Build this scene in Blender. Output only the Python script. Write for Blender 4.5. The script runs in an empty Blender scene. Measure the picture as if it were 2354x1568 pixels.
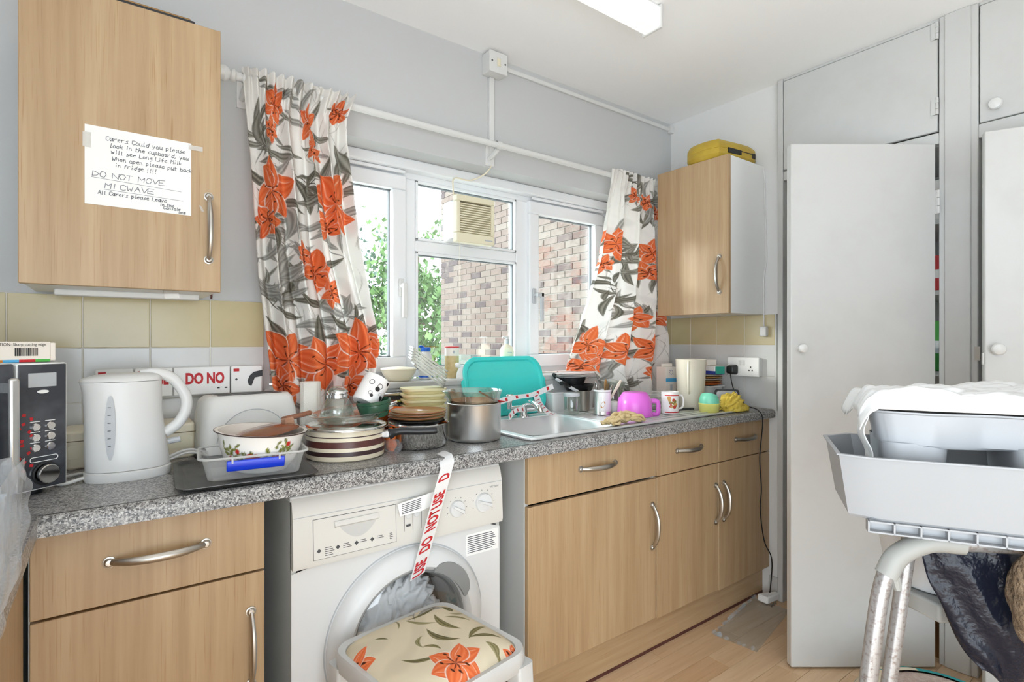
import bpy, math, random
import numpy as np
from mathutils import Vector, Matrix

scene = bpy.context.scene
COL = scene.collection
rnd = random.Random(7)
PI = math.pi

# ---------------------------------------------------------------- camera, sky, sun, exposure
CAM_H = 1.24
cam_d = bpy.data.cameras.new('camera')
cam_d.sensor_width = 36.0
cam_d.lens = 36.0 * 1243.0 / 2354.0
cam_d.clip_start = 0.02
cam = bpy.data.objects.new('camera', cam_d)
COL.objects.link(cam)
cam.location = (0, 0, CAM_H)
cam.rotation_euler = (PI / 2, 0, math.radians(53.4 - 90.0))
scene.camera = cam

world = bpy.data.worlds.new('overcast_sky')
scene.world = world
world.use_nodes = True
bg = world.node_tree.nodes['Background']
bg.inputs[0].default_value = (0.85, 0.935, 1.0, 1)
bg.inputs[1].default_value = 1.9

sun_d = bpy.data.lights.new('sun', 'SUN')
sun_d.energy = 1.3
sun_d.angle = math.radians(12)
sun_d.color = (1.0, 0.97, 0.92)
sun = bpy.data.objects.new('sun', sun_d)
COL.objects.link(sun)
sun.rotation_euler = Vector((0.80, -0.48, -0.25)).to_track_quat('-Z', 'Y').to_euler()

vs = scene.view_settings
vs.view_transform = 'Standard'
vs.look = 'None'
vs.gamma = 1
vs.exposure = 1.88
vs.use_curve_mapping = False
try:
    scene.cycles.use_denoising = True
    scene.cycles.max_bounces = 10
    scene.cycles.transparent_max_bounces = 18
    scene.cycles.diffuse_bounces = 5
    scene.cycles.caustics_reflective = False
    scene.cycles.caustics_refractive = False
except Exception:
    pass

# ---------------------------------------------------------------- materials
def lin(c):
    return c / 12.92 if c <= 0.04045 else ((c + 0.055) / 1.055) ** 2.4
def rgb(h):
    h = h.lstrip('#')
    return tuple(lin(int(h[i:i + 2], 16) / 255.0) for i in (0, 2, 4))
def rgba(h):
    return rgb(h) + (1.0,)
MATS = {}
def base_mat(name):
    m = bpy.data.materials.new(name)
    m.use_nodes = True
    MATS[name] = m
    nt = m.node_tree
    b = nt.nodes['Principled BSDF']
    return m, nt, b
def N(nt, kind, **kw):
    n = nt.nodes.new(kind)
    for k, v in kw.items():
        setattr(n, k, v)
    return n
def obj_coords(nt, scale=(1, 1, 1)):
    tc = N(nt, 'ShaderNodeTexCoord')
    mp = N(nt, 'ShaderNodeMapping')
    mp.inputs['Scale'].default_value = scale
    nt.links.new(tc.outputs['Object'], mp.inputs['Vector'])
    return mp.outputs['Vector']
def noise(nt, vec, scale, detail=3, rough=0.5):
    n = N(nt, 'ShaderNodeTexNoise')
    n.inputs['Scale'].default_value = scale
    n.inputs['Detail'].default_value = detail
    n.inputs['Roughness'].default_value = rough
    nt.links.new(vec, n.inputs['Vector'])
    return n.outputs['Fac']
def ramp(nt, fac, stops, interp='LINEAR'):
    r = N(nt, 'ShaderNodeValToRGB')
    r.color_ramp.interpolation = interp
    e = r.color_ramp.elements
    while len(e) < len(stops):
        e.new(0.5)
    for i, (p, c) in enumerate(stops):
        e[i].position = p
        e[i].color = c if len(c) == 4 else tuple(c) + (1,)
    nt.links.new(fac, r.inputs['Fac'])
    return r.outputs['Color']
def bump(nt, b, fac, strength, dist=0.002):
    n = N(nt, 'ShaderNodeBump')
    n.inputs['Strength'].default_value = strength
    n.inputs['Distance'].default_value = dist
    nt.links.new(fac, n.inputs['Height'])
    nt.links.new(n.outputs['Normal'], b.inputs['Normal'])
def mat(name, col, rough=0.5, metal=0.0, spec=0.5, var=None, bmp=None, trans=0.0, coat=0.0, sub=0.0, emit=0.0):
    """Plain surface; var = (scale, second colour, amount position) mottles it, bmp = (scale, strength, distance)."""
    if name in MATS:
        return MATS[name]
    m, nt, b = base_mat(name)
    b.inputs['Base Color'].default_value = rgba(col)
    b.inputs['Roughness'].default_value = rough
    b.inputs['Metallic'].default_value = metal
    b.inputs['Specular IOR Level'].default_value = spec
    b.inputs['Transmission Weight'].default_value = trans
    b.inputs['Coat Weight'].default_value = coat
    if sub:
        b.inputs['Subsurface Weight'].default_value = sub
        b.inputs['Subsurface Scale'].default_value = 0.02
    if emit:
        b.inputs['Emission Color'].default_value = rgba(col)
        b.inputs['Emission Strength'].default_value = emit
    vec = None
    if var or bmp:
        vec = obj_coords(nt)
    if var:
        f = noise(nt, vec, var[0], 4, 0.6)
        lo, hi = (var[2], var[3]) if len(var) > 3 else (0.35, 0.75)
        nt.links.new(ramp(nt, f, [(lo, rgba(col)), (hi, rgba(var[1]))]), b.inputs['Base Color'])
    if bmp:
        bump(nt, b, noise(nt, vec, bmp[0], 3), bmp[1], bmp[2] if len(bmp) > 2 else 0.002)
    return m
def clear(name, tint='ffffff', keep=0.75, rough=0.08, body='ffffff', edge=0.5, bmp=None, shine=False):
    """Thin glass or clear plastic: part transparent, part glossy body, more body at grazing angles."""
    if name in MATS:
        return MATS[name]
    m, nt, b = base_mat(name)
    b.inputs['Base Color'].default_value = rgba(body)
    b.inputs['Roughness'].default_value = rough
    t = N(nt, 'ShaderNodeBsdfTransparent')
    t.inputs['Color'].default_value = rgba(tint)
    lw = N(nt, 'ShaderNodeLayerWeight')
    lw.inputs['Blend'].default_value = 0.35
    mr = N(nt, 'ShaderNodeMapRange')
    mr.inputs['To Min'].default_value = 1 - keep
    mr.inputs['To Max'].default_value = min(1.0, 1 - keep + edge)
    nt.links.new(lw.outputs['Facing'], mr.inputs['Value'])
    mx = N(nt, 'ShaderNodeMixShader')
    nt.links.new(mr.outputs['Result'], mx.inputs['Fac'])
    nt.links.new(t.outputs['BSDF'], mx.inputs[1])
    if shine:                       # glass reflects, it has no white body of its own
        nt.nodes.remove(b)
        b = N(nt, 'ShaderNodeBsdfGlossy')
        b.inputs['Color'].default_value = rgba(body)
        b.inputs['Roughness'].default_value = rough
    nt.links.new(b.outputs['BSDF'], mx.inputs[2])
    nt.links.new(mx.outputs['Shader'], nt.nodes['Material Output'].inputs['Surface'])
    if bmp:
        bump(nt, b, noise(nt, obj_coords(nt), bmp[0], 3), bmp[1], bmp[2])
    return m
def wood(name, c1, c2, c3, sc, rough=0.42):
    """Straight-grained beech laminate: long streaks along one axis plus short dark pores."""
    m, nt, b = base_mat(name)
    v = obj_coords(nt, sc)
    f1 = noise(nt, v, 1.0, 5, 0.6)
    col = ramp(nt, f1, [(0.30, rgba(c1)), (0.52, rgba(c2)), (0.72, rgba(c3))])
    v2 = obj_coords(nt, tuple(s * 9 if s == max(sc) else s * 5 for s in sc))
    f2 = noise(nt, v2, 1.0, 2, 0.5)
    pores = ramp(nt, f2, [(0.60, (1, 1, 1, 1)), (0.74, rgba('e6d6c0'))])
    mx = N(nt, 'ShaderNodeMix', data_type='RGBA', blend_type='MULTIPLY')
    mx.inputs[0].default_value = 0.8
    nt.links.new(col, mx.inputs[6])
    nt.links.new(pores, mx.inputs[7])
    nt.links.new(mx.outputs[2], b.inputs['Base Color'])
    b.inputs['Roughness'].default_value = rough
    return m

mat('wall_paint', 'c6c7c7', 0.75, bmp=(90, 0.12, 0.002))
mat('ceiling_paint', 'fcfcfc', 0.8, bmp=(60, 0.10, 0.002))
mat('old_paint', 'e4e4e3', 0.6, bmp=(40, 0.1, 0.002), var=(7.0, 'c4bfb6', 0.66, 0.9))
mat('gloss_white', 'cbcbc9', 0.4, var=(5.0, 'c3c2bf', 0.45, 0.9))
mat('upvc', 'eceef0', 0.25)
mat('gasket', '6d7276', 0.6)
mat('tile_white', 'd3d3d1', 0.18, var=(6.0, 'cbcac6', 0.45, 0.9))
mat('tile_yellow', 'c8ba92', 0.2, var=(5.0, 'c0b188', 0.4, 0.8))
mat('grout', 'dedad0', 0.9)
wood('beech', 'ab8d69', 'b69975', 'c0a581', (34, 34, 1.3))
wood('beech_along', 'ab8d69', 'b69975', 'c0a581', (1.3, 34, 34))
mat('beech_edge', 'a97f4d', 0.5)
mat('melamine', 'efefed', 0.4)
mat('grey_panel', 'c9c9c6', 0.5)
mat('steel', 'e2e2e1', 0.30, 1.0, bmp=(140, 0.04, 0.001))
mat('satin_steel', 'bdb8b0', 0.34, 1.0)
mat('sink_steel', 'e9eaea', 0.42, 0.65)
mat('basin_grey', 'abaeb2', 0.4)
mat('polished_steel', 'dcdcda', 0.09, 1.0)
mat('chrome', 'e6e6e6', 0.06, 1.0)
mat('white_plastic', 'dcdcda', 0.32)
mat('matt_white_plastic', 'e9e8e4', 0.5, bmp=(300, 0.05, 0.001))
mat('cream_plastic', 'ebe2cb', 0.4, sub=0.05)
mat('cream_enamel', 'efe6cd', 0.3)
mat('butter_plastic', 'e9dfae', 0.4)
mat('grey_plastic', 'b9bcbf', 0.4)
mat('pale_grey_plastic', 'cfd1d3', 0.38)
mat('black_plastic', '1d1e20', 0.35)
mat('dark_grey', '4a4c4e', 0.5)
mat('black', '0c0c0d', 0.5)
mat('dark_tray', '5b5c5d', 0.42, 0.6, var=(20, '6c6c6b'))
mat('paper', 'f3f2ef', 0.8)
mat('kitchen_paper', 'f3efe6', 0.9, bmp=(260, 0.6, 0.003))
mat('ink', '55585d', 0.8)
mat('ink_dark', '2c2d30', 0.8)
mat('red_print', 'c5262c', 0.6)
mat('teal_plastic', '41d8d2', 0.35, sub=0.1)
mat('magenta_plastic', 'e26fdc', 0.3)
mat('orange_glaze', 'e0702c', 0.25)
mat('amber_glaze', 'c08a4c', 0.2)
mat('maroon', '5d3430', 0.35, var=(40, '4b2725'))
mat('dark_maroon', '3a2526', 0.35)
mat('stoneware', 'ddd2ba', 0.3, var=(14, 'c6b792', 0.55, 0.85))
mat('green_glaze', '2f5541', 0.22)
mat('brown_food', 'a5785c', 0.5, var=(60, 'cba68c'))
mat('blue_plastic', '1c3fd6', 0.3)
mat('blue_cap', '1f62c9', 0.35)
mat('sky_blue', '4fa9d9', 0.5)
mat('card_blue', '2a3f9a', 0.5)
mat('card_green', '4fae48', 0.5)
mat('card_orange', 'c8822f', 0.5)
mat('teal_card', '2f9a86', 0.5)
mat('carton', 'efe7dc', 0.45)
mat('yellow_cloth', 'e4cb5c', 0.9, var=(40, 'd4b648'))
mat('lime_plastic', 'e6e380', 0.35)
mat('mint_plastic', '7ed9bb', 0.35)
mat('beige_cloth', 'd9c296', 0.95, var=(60, 'c3a972'))
mat('gold_plastic', 'c3a53a', 0.4, var=(12, 'b3952f'))
mat('yellowed_plastic', 'e6dfc4', 0.4)
mat('brown_slat', '6b5838', 0.6)
mat('laundry', 'e9eaeb', 0.9)
mat('drum', '8a8c90', 0.4, 0.5)
mat('rubber', '8c8d8c', 0.6)
mat('label_white', 'f6f6f4', 0.5)
mat('washer_white', 'dddede', 0.3)
mat('washer_panel', 'dddbd5', 0.35)
mat('washer_side', 'c4c6c3', 0.45)
mat('bark', '5a4b3e', 0.9)
mat('leaf_green', '5f7c41', 0.7, var=(2.0, '466636'))
mat('leaf_dull', '566b5d', 0.7, var=(2.0, '445a4f'))
mat('mortar', '87807a', 0.9)
mat('bag_black', '171a26', 0.24, bmp=(38, 0.7, 0.008), spec=0.3)
mat('brown_fur', '84705a', 0.95, var=(60, '5f4e3c'), bmp=(120, 1.0, 0.01))
mat('pink_fur', 'c4aea4', 0.95, var=(50, 'd6c8be'), bmp=(120, 1.0, 0.01))
mat('teal_fabric', '2b8f93', 0.9, var=(9, 'd8cdb6', 0.48, 0.52))
mat('white_cloth', 'd9d9d8', 0.9)
mat('alloy', 'a9a8a8', 0.32, 0.5, var=(120, '82766f', 0.5, 0.7))
mat('grip_grey', '9c9c98', 0.5)
mat('soft_black', '2a2b2e', 0.45)
mat('red', 'c23131', 0.5)
mat('gold', 'c99a53', 0.5)
mat('polka_black', '2b2627', 0.3)
mat('china', 'f2f0ee', 0.15)
mat('leaf_print', '7d7a33', 0.4)
mat('tea_glass_brown', '8a5a42', 0.15)
mat('silver_ring', 'c9c9c8', 0.2, 1.0)
clear('window_glass', 'f7fbfa', keep=0.95, rough=0.02, edge=0.25, shine=True)
clear('clear_glass', 'e9eeea', keep=0.90, rough=0.03, edge=0.45, shine=True)
clear('amber_glass', 'e2c49c', keep=0.55, rough=0.08, body='b98a54', edge=0.5)
clear('clear_plastic', 'fafafa', keep=0.74, rough=0.2, body='e4e4e2', edge=0.3)
clear('bag_clear', 'f7f8f9', keep=0.88, rough=0.14, body='e4e7ea', edge=0.30, bmp=(18, 0.6, 0.012))
clear('acrylic', 'f6f7f6', keep=0.90, rough=0.12, body='dfe2e2', edge=0.12)
clear('sticky_tape', 'faf9f6', keep=0.6, rough=0.2, body='f4f2ee', edge=0.3)
clear('barrier_tape', 'ffffff', keep=0.10, rough=0.2, body='eeeeee', edge=0.3)
clear('frosted', 'fdfaf2', keep=0.15, rough=0.35, body='efe9d8', edge=0.2)
clear('rim_clear', 'f4f5f4', keep=0.45, rough=0.25, body='e0e1df', edge=0.3)
clear('washer_glass', 'f2f4f6', keep=0.93, rough=0.03, edge=0.25, shine=True)

def granite():
    m, nt, b = base_mat('granite')
    v = obj_coords(nt)
    vo = N(nt, 'ShaderNodeTexVoronoi')
    vo.inputs['Scale'].default_value = 330
    nt.links.new(v, vo.inputs['Vector'])
    sep = N(nt, 'ShaderNodeSeparateColor')
    nt.links.new(vo.outputs['Color'], sep.inputs['Color'])
    c1 = ramp(nt, sep.outputs['Red'], [(0.0, rgba('555455')), (0.18, rgba('868483')), (0.45, rgba('aaa8a6')),
                                       (0.72, rgba('cdcbc8'))], 'CONSTANT')
    f = noise(nt, v, 520, 2)
    c2 = ramp(nt, f, [(0.40, rgba('8a8a8a')), (0.62, rgba('ffffff'))])
    mx = N(nt, 'ShaderNodeMix', data_type='RGBA', blend_type='MULTIPLY')
    mx.inputs[0].default_value = 0.55
    nt.links.new(c1, mx.inputs[6]); nt.links.new(c2, mx.inputs[7])
    nt.links.new(mx.outputs[2], b.inputs['Base Color'])
    b.inputs['Roughness'].default_value = 0.3
granite()
def printed_cloth(name, translucent=0.25, rough=0.85):
    """Cloth whose printed pattern is stored in the mesh's colour attribute."""
    m, nt, b = base_mat(name)
    a = N(nt, 'ShaderNodeAttribute', attribute_name='print')
    nt.links.new(a.outputs['Color'], b.inputs['Base Color'])
    b.inputs['Roughness'].default_value = rough
    b.inputs['Specular IOR Level'].default_value = 0.2
    tr = N(nt, 'ShaderNodeBsdfTranslucent')
    nt.links.new(a.outputs['Color'], tr.inputs['Color'])
    mx = N(nt, 'ShaderNodeMixShader')
    mx.inputs['Fac'].default_value = translucent
    nt.links.new(b.outputs['BSDF'], mx.inputs[1])
    nt.links.new(tr.outputs['BSDF'], mx.inputs[2])
    nt.links.new(mx.outputs['Shader'], nt.nodes['Material Output'].inputs['Surface'])
    return m
printed_cloth('curtain_cloth', 0.30)
printed_cloth('seat_cloth', 0.0)
printed_cloth('printed_enamel', 0.0, 0.2)

# ---------------------------------------------------------------- mesh helpers
def T(x=0, y=0, z=0):
    return Matrix.Translation((x, y, z))
def R(a, ax='Z'):
    return Matrix.Rotation(a, 4, ax)
class MB:
    """Collects shapes; build() links them as one mesh object."""
    def __init__(self):
        self.v = []; self.f = []; self.mi = []
    def add(self, vs, fs, m=None, mi=0):
        o = len(self.v)
        if m is not None:
            vs = [tuple(m @ Vector(p)) for p in vs]
        self.v += [tuple(p) for p in vs]
        self.f += [tuple(i + o for i in f) for f in fs]
        self.mi += [mi] * len(fs)
        return self
    def box(self, x0, x1, y0, y1, z0, z1, m=None, mi=0):
        vs = [(x0, y0, z0), (x1, y0, z0), (x1, y1, z0), (x0, y1, z0), (x0, y0, z1), (x1, y0, z1), (x1, y1, z1), (x0, y1, z1)]
        fs = [(0, 3, 2, 1), (4, 5, 6, 7), (0, 1, 5, 4), (1, 2, 6, 5), (2, 3, 7, 6), (3, 0, 4, 7)]
        return self.add(vs, fs, m, mi)
    def prism(self, poly, z0, z1, m=None, mi=0, top_scale=1.0, caps=(True, True)):
        n = len(poly)
        cx = sum(p[0] for p in poly) / n; cy = sum(p[1] for p in poly) / n
        vs = [(p[0], p[1], z0) for p in poly] + [(cx + (p[0] - cx) * top_scale, cy + (p[1] - cy) * top_scale, z1) for p in poly]
        fs = [(i, (i + 1) % n, n + (i + 1) % n, n + i) for i in range(n)]
        if caps[0]: fs.append(tuple(range(n - 1, -1, -1)))
        if caps[1]: fs.append(tuple(range(n, 2 * n)))
        return self.add(vs, fs, m, mi)
    def loft(self, rings, m=None, mi=0, cap0=True, cap1=True, closed=True):
        """rings: list of equally long point loops."""
        n = len(rings[0]); vs = [p for r in rings for p in r]; fs = []
        k = n if closed else n - 1
        for j in range(len(rings) - 1):
            for i in range(k):
                a = j * n + i; b_ = j * n + (i + 1) % n
                fs.append((a, b_, b_ + n, a + n))
        if cap0: fs.append(tuple(range(n - 1, -1, -1)))
        if cap1: fs.append(tuple((len(rings) - 1) * n + i for i in range(n)))
        return self.add(vs, fs, m, mi)
    def lathe(self, prof, n=36, m=None, mi=0, sx=1.0, sy=1.0):
        """prof: (radius, z) from start to end; radius 0 closes."""
        vs = []; fs = []; idx = []
        for r, z in prof:
            if r < 1e-6:
                idx.append([len(vs)]); vs.append((0, 0, z))
            else:
                idx.append(list(range(len(vs), len(vs) + n)))
                vs += [(r * sx * math.cos(2 * PI * i / n), r * sy * math.sin(2 * PI * i / n), z) for i in range(n)]
        for a, b_ in zip(idx[:-1], idx[1:]):
            for i in range(n):
                j = (i + 1) % n
                if len(a) == 1 and len(b_) == 1: continue
                if len(a) == 1: fs.append((a[0], b_[j], b_[i]))
                elif len(b_) == 1: fs.append((a[i], a[j], b_[0]))
                else: fs.append((a[i], a[j], b_[j], b_[i]))
        return self.add(vs, fs, m, mi)
    def tube(self, pts, r, n=10, m=None, mi=0, flat=1.0, up=None):
        """r: radius or list; flat scales the section along the second axis."""
        pts = [Vector(p) for p in pts]
        rs = r if isinstance(r, (list, tuple)) else [r] * len(pts)
        rings = []; prev = None
        for i, p in enumerate(pts):
            t = (pts[min(i + 1, len(pts) - 1)] - pts[max(i - 1, 0)]).normalized()
            if prev is None:
                a = Vector(up) if up else (Vector((0, 0, 1)) if abs(t.z) < 0.9 else Vector((1, 0, 0)))
                s = t.cross(a).normalized()
            else:
                s = (prev - t * prev.dot(t)).normalized()
            prev = s
            w = t.cross(s)
            rings.append([tuple(p + (s * math.cos(2 * PI * k / n) * flat + w * math.sin(2 * PI * k / n)) * rs[i]) for k in range(n)])
        return self.loft(rings, m, mi)
    def strip(self, pts, width_vec, m=None, mi=0):
        """ribbon through pts, width_vec half-width vector (or list)."""
        vs = []; fs = []
        for i, p in enumerate(pts):
            w = Vector(width_vec[i]) if isinstance(width_vec, list) else Vector(width_vec)
            vs += [tuple(Vector(p) - w), tuple(Vector(p) + w)]
        for i in range(len(pts) - 1):
            fs.append((2 * i, 2 * i + 1, 2 * i + 3, 2 * i + 2))
        return self.add(vs, fs, m, mi)
    def grid(self, fn, nu, nv, m=None, mi=0):
        vs = [fn(i / (nu - 1), j / (nv - 1)) for j in range(nv) for i in range(nu)]
        fs = [(j * nu + i, j * nu + i + 1, (j + 1) * nu + i + 1, (j + 1) * nu + i) for j in range(nv - 1) for i in range(nu - 1)]
        return self.add(vs, fs, m, mi)
    def build(self, name, material, parent=None, w=False, smooth=35, bevel=0, seg=2, loc=None, rot=None, solid=0, subsurf=0):
        me = bpy.data.meshes.new(name)
        me.from_pydata(self.v, [], self.f)
        mats = material if isinstance(material, (list, tuple)) else [material]
        for mm in mats:
            me.materials.append(MATS[mm])
        if len(mats) > 1:
            me.polygons.foreach_set('material_index', self.mi)
        if smooth:
            me.polygons.foreach_set('use_smooth', [True] * len(me.polygons))
            me.set_sharp_from_angle(angle=math.radians(smooth))
        me.update()
        o = bpy.data.objects.new(name, me)
        COL.objects.link(o)
        if loc: o.location = loc
        if rot: o.rotation_euler = rot
        if solid:
            md = o.modifiers.new('thickness', 'SOLIDIFY'); md.thickness = solid; md.offset = 0
        if bevel:
            md = o.modifiers.new('edge', 'BEVEL'); md.width = bevel; md.segments = seg; md.limit_method = 'ANGLE'
            md.angle_limit = math.radians(40); md.harden_normals = False
        if subsurf:
            md = o.modifiers.new('round', 'SUBSURF'); md.levels = subsurf; md.render_levels = subsurf
        if parent is not None:
            o.parent = parent
            if w:
                o.matrix_parent_inverse = ROOTS[parent.name].inverted()
        return o
ROOTS = {}
def tag(o, label, cat, group=None, kind=None):
    if label: o['label'] = label
    if cat: o['category'] = cat
    if group: o['group'] = group
    if kind: o['kind'] = kind
    return o
def thing(name, label, cat, loc=(0, 0, 0), rz=0.0, group=None, rot=None):
    o = bpy.data.objects.new(name, None)
    o.empty_display_size = 0.05
    COL.objects.link(o)
    o.location = loc
    o.rotation_euler = rot if rot else (0, 0, rz)
    from mathutils import Euler
    ROOTS[o.name] = T(*loc) @ (Euler(rot).to_matrix().to_4x4() if rot else R(rz))
    return tag(o, label, cat, group)
def setting(name, loc=(0, 0, 0)):
    o = thing(name, None, None, loc)
    o['kind'] = 'structure'
    return o
def struct(o, label=None, cat=None):
    o['kind'] = 'structure'
    return tag(o, label, cat)
def share(src, name, parent, loc, rot=None, scale=None, material=None):
    """another object on the same mesh data"""
    o = bpy.data.objects.new(name, src.data)
    COL.objects.link(o)
    o.parent = parent
    o.location = loc
    if rot: o.rotation_euler = rot
    if scale: o.scale = scale
    for md in src.modifiers:
        n = o.modifiers.new(md.name, md.type)
        if md.type == 'BEVEL':
            n.width = md.width; n.segments = md.segments; n.limit_method = 'ANGLE'; n.angle_limit = md.angle_limit
    if material:
        o.material_slots[0].link = 'OBJECT'
        o.material_slots[0].material = MATS[material]
    return o
def rrect(x0, x1, y0, y1, r, n=5):
    """rounded rectangle outline"""
    out = []
    for cx, cy, a0 in ((x1 - r, y1 - r, 0), (x0 + r, y1 - r, PI / 2), (x0 + r, y0 + r, PI), (x1 - r, y0 + r, 1.5 * PI)):
        for i in range(n + 1):
            a = a0 + PI / 2 * i / n
            out.append((cx + r * math.cos(a), cy + r * math.sin(a)))
    return out
def ring_at(poly, z):
    return [(p[0], p[1], z) for p in poly]
def arc(c, r, a0, a1, n, plane='XZ'):
    out = []
    for i in range(n + 1):
        a = a0 + (a1 - a0) * i / n
        u, v = r * math.cos(a), r * math.sin(a)
        out.append((c[0] + u, c[1], c[2] + v) if plane == 'XZ' else ((c[0] + u, c[1] + v, c[2]) if plane == 'XY' else (c[0], c[1] + u, c[2] + v)))
    return out
def spline(pts, n=8):
    """Catmull-Rom through the points"""
    P_ = [Vector(p) for p in pts]
    P_ = [P_[0] * 2 - P_[1]] + P_ + [P_[-1] * 2 - P_[-2]]
    out = []
    for i in range(1, len(P_) - 2):
        for k in range(n):
            t = k / n
            a, b_, c, d = P_[i - 1], P_[i], P_[i + 1], P_[i + 2]
            out.append(tuple(0.5 * ((2 * b_) + (c - a) * t + (2 * a - 5 * b_ + 4 * c - d) * t * t + (3 * b_ - a - 3 * c + d) * t ** 3)))
    out.append(tuple(P_[-2]))
    return out
def text(string, size, org, ux, uy, material, parent, name='lettering', w=False, squeeze=1.0, bold=0.0, lift=0.0006, center=False):
    """flat lettering: curve text turned into a mesh and laid on the plane org + x*ux + y*uy"""
    cu = bpy.data.curves.new(name, 'FONT')
    cu.body = string; cu.size = size; cu.offset = bold; cu.resolution_u = 3
    to = bpy.data.objects.new(name, cu)
    COL.objects.link(to)
    me = bpy.data.meshes.new_from_object(to.evaluated_get(bpy.context.evaluated_depsgraph_get()))
    bpy.data.objects.remove(to); bpy.data.curves.remove(cu)
    org, ux, uy = Vector(org), Vector(ux).normalized(), Vector(uy).normalized()
    nz = ux.cross(uy)
    xs = [v.co.x for v in me.vertices] or [0]
    off = -0.5 * (max(xs) + min(xs)) * squeeze if center else 0
    for v in me.vertices:
        v.co = org + ux * (v.co.x * squeeze + off) + uy * v.co.y + nz * lift
    me.materials.clear(); me.materials.append(MATS[material])
    me.name = name
    o = bpy.data.objects.new(name, me)
    COL.objects.link(o)
    o.parent = parent
    if w: o.matrix_parent_inverse = ROOTS[parent.name].inverted()
    return o
def bow_handle(parent, p0, p1, out, name='handle', rise=0.028, r=0.0064, w=True):
    """brushed bow handle with a round rosette at each end"""
    p0, p1, out = Vector(p0), Vector(p1), Vector(out).normalized()
    ax = (p1 - p0).normalized()
    mb = MB()
    pts = []; rs = []
    n = 18
    for i in range(n + 1):
        t = i / n
        h = rise * (1 - abs(2 * t - 1) ** 2.6)
        pts.append(p0 + (p1 - p0) * t + out * (h + 0.002)); rs.append(r * (1 + 0.45 * math.sin(PI * t)))
    mb.tube(pts, rs, 10, flat=0.8)
    q = out.to_track_quat('Z', 'Y').to_matrix().to_4x4()
    for p in (p0, p1):
        mb.lathe([(0, 0.009), (0.006, 0.0085), (0.0085, 0.006), (0.009, 0.003), (0.0115, 0.0025), (0.0115, 0.0)], 16, Matrix.Translation(p) @ q)
    return mb.build(name, 'satin_steel', parent, w=w and parent.name in ROOTS)
# ================================================================ THE ROOM
WX0, WX1 = -0.75, 2.585        # left and right wall faces
WY = 1.95                      # face of the window wall
YB = -1.5                      # back of the room behind the camera, with an unseen opening added for fill light
ZC = 2.482                     # ceiling
ZW = 0.91                      # worktop top

# floor: laminate planks on a base
fl = struct(MB().box(WX0 - 0.2, 3.2, YB, 2.2, -0.12, -0.012).build('floor', 'beech_edge', smooth=0))
wood('laminate_a', 'cdab86', 'd9b893', 'e0c29f', (1.4, 22, 22), 0.35)
wood('laminate_b', 'c6a17a', 'd2ae88', 'dabb97', (1.1, 17, 17), 0.35)
wood('laminate_c', 'd1b08c', 'dcbd99', 'e3c8a8', (1.7, 26, 26), 0.35)
pw, pl_ = 0.095, 0.62
plank_src = {}
row = 0
y = 1.44
while y > YB:
    off = (row * 0.23) % pl_
    x = WX0 - off
    while x < 2.62:
        a, b_ = max(x, WX0), min(x + pl_, 2.60)
        if b_ - a > 0.02:
            key = (round(b_ - a, 3), row % 3 if False else rnd.randrange(3))
            if key not in plank_src:
                o = MB().box(0, b_ - a - 0.0012, -pw + 0.0012, 0, -0.012, 0).build('plank', 'laminate_' + 'abc'[key[1]], fl, smooth=0, bevel=0.0006, seg=1)
                o.location = (a, y, 0); plank_src[key] = o
            else:
                share(plank_src[key], 'plank', fl, (a, y, 0))
        x += pl_
    y -= pw; row += 1

struct(MB().box(WX0 - 0.2, 3.2, YB, 2.2, ZC, ZC + 0.12).build('ceiling', 'ceiling_paint', smooth=0))
lw_ = MB()          # left wall, with an unseen opening added beside the camera to let light in
lw_.box(WX0 - 0.2, WX0, 0.30, 2.2, -0.02, ZC); lw_.box(WX0 - 0.2, WX0, YB, 0.30, 1.95, ZC)
struct(lw_.build('wall_left', 'wall_paint', smooth=0))
# window wall with its opening
OX0, OX1, OZ0, OZ1 = 0.43, 2.22, 1.085, 1.995
wb = MB()
wb.box(WX0 - 0.2, OX0, WY, 2.2, -0.02, ZC); wb.box(OX1, 3.2, WY, 2.2, -0.02, ZC)
wb.box(OX0, OX1, WY, 2.2, OZ1, ZC); wb.box(OX0, OX1, WY, 2.2, -0.02, OZ0 - 0.03)
wall_back = struct(wb.build('wall_back', 'wall_paint', smooth=0))
# right wall: plain up to the built-in cupboards, then the cupboards' back and far side
wr = MB()
wr.box(WX1, WX1 + 0.15, 1.315, WY, -0.02, ZC)
wall_right = struct(wr.build('wall_right', 'old_paint', smooth=0))
struct(MB().box(3.08, 3.2, YB, 1.315, -0.02, ZC).build('wall_cupboard_back', 'wall_paint', smooth=0))
struct(MB().box(WX1, 3.08, YB, -0.02, -0.02, ZC).build('wall_beyond_cupboards', 'wall_paint', smooth=0))

bk = MB()  # unseen wall; its gap and header are shaped for the fill light
bk.box(WX0 - 0.2, 3.2, YB - 0.1, YB, 1.6, ZC); bk.box(WX0 - 0.2, -0.45, YB - 0.1, YB, -0.02, 1.6); bk.box(0.5, 3.2, YB - 0.1, YB, -0.02, 1.6)
struct(bk.build('wall_front', 'wall_paint', smooth=0))

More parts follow.
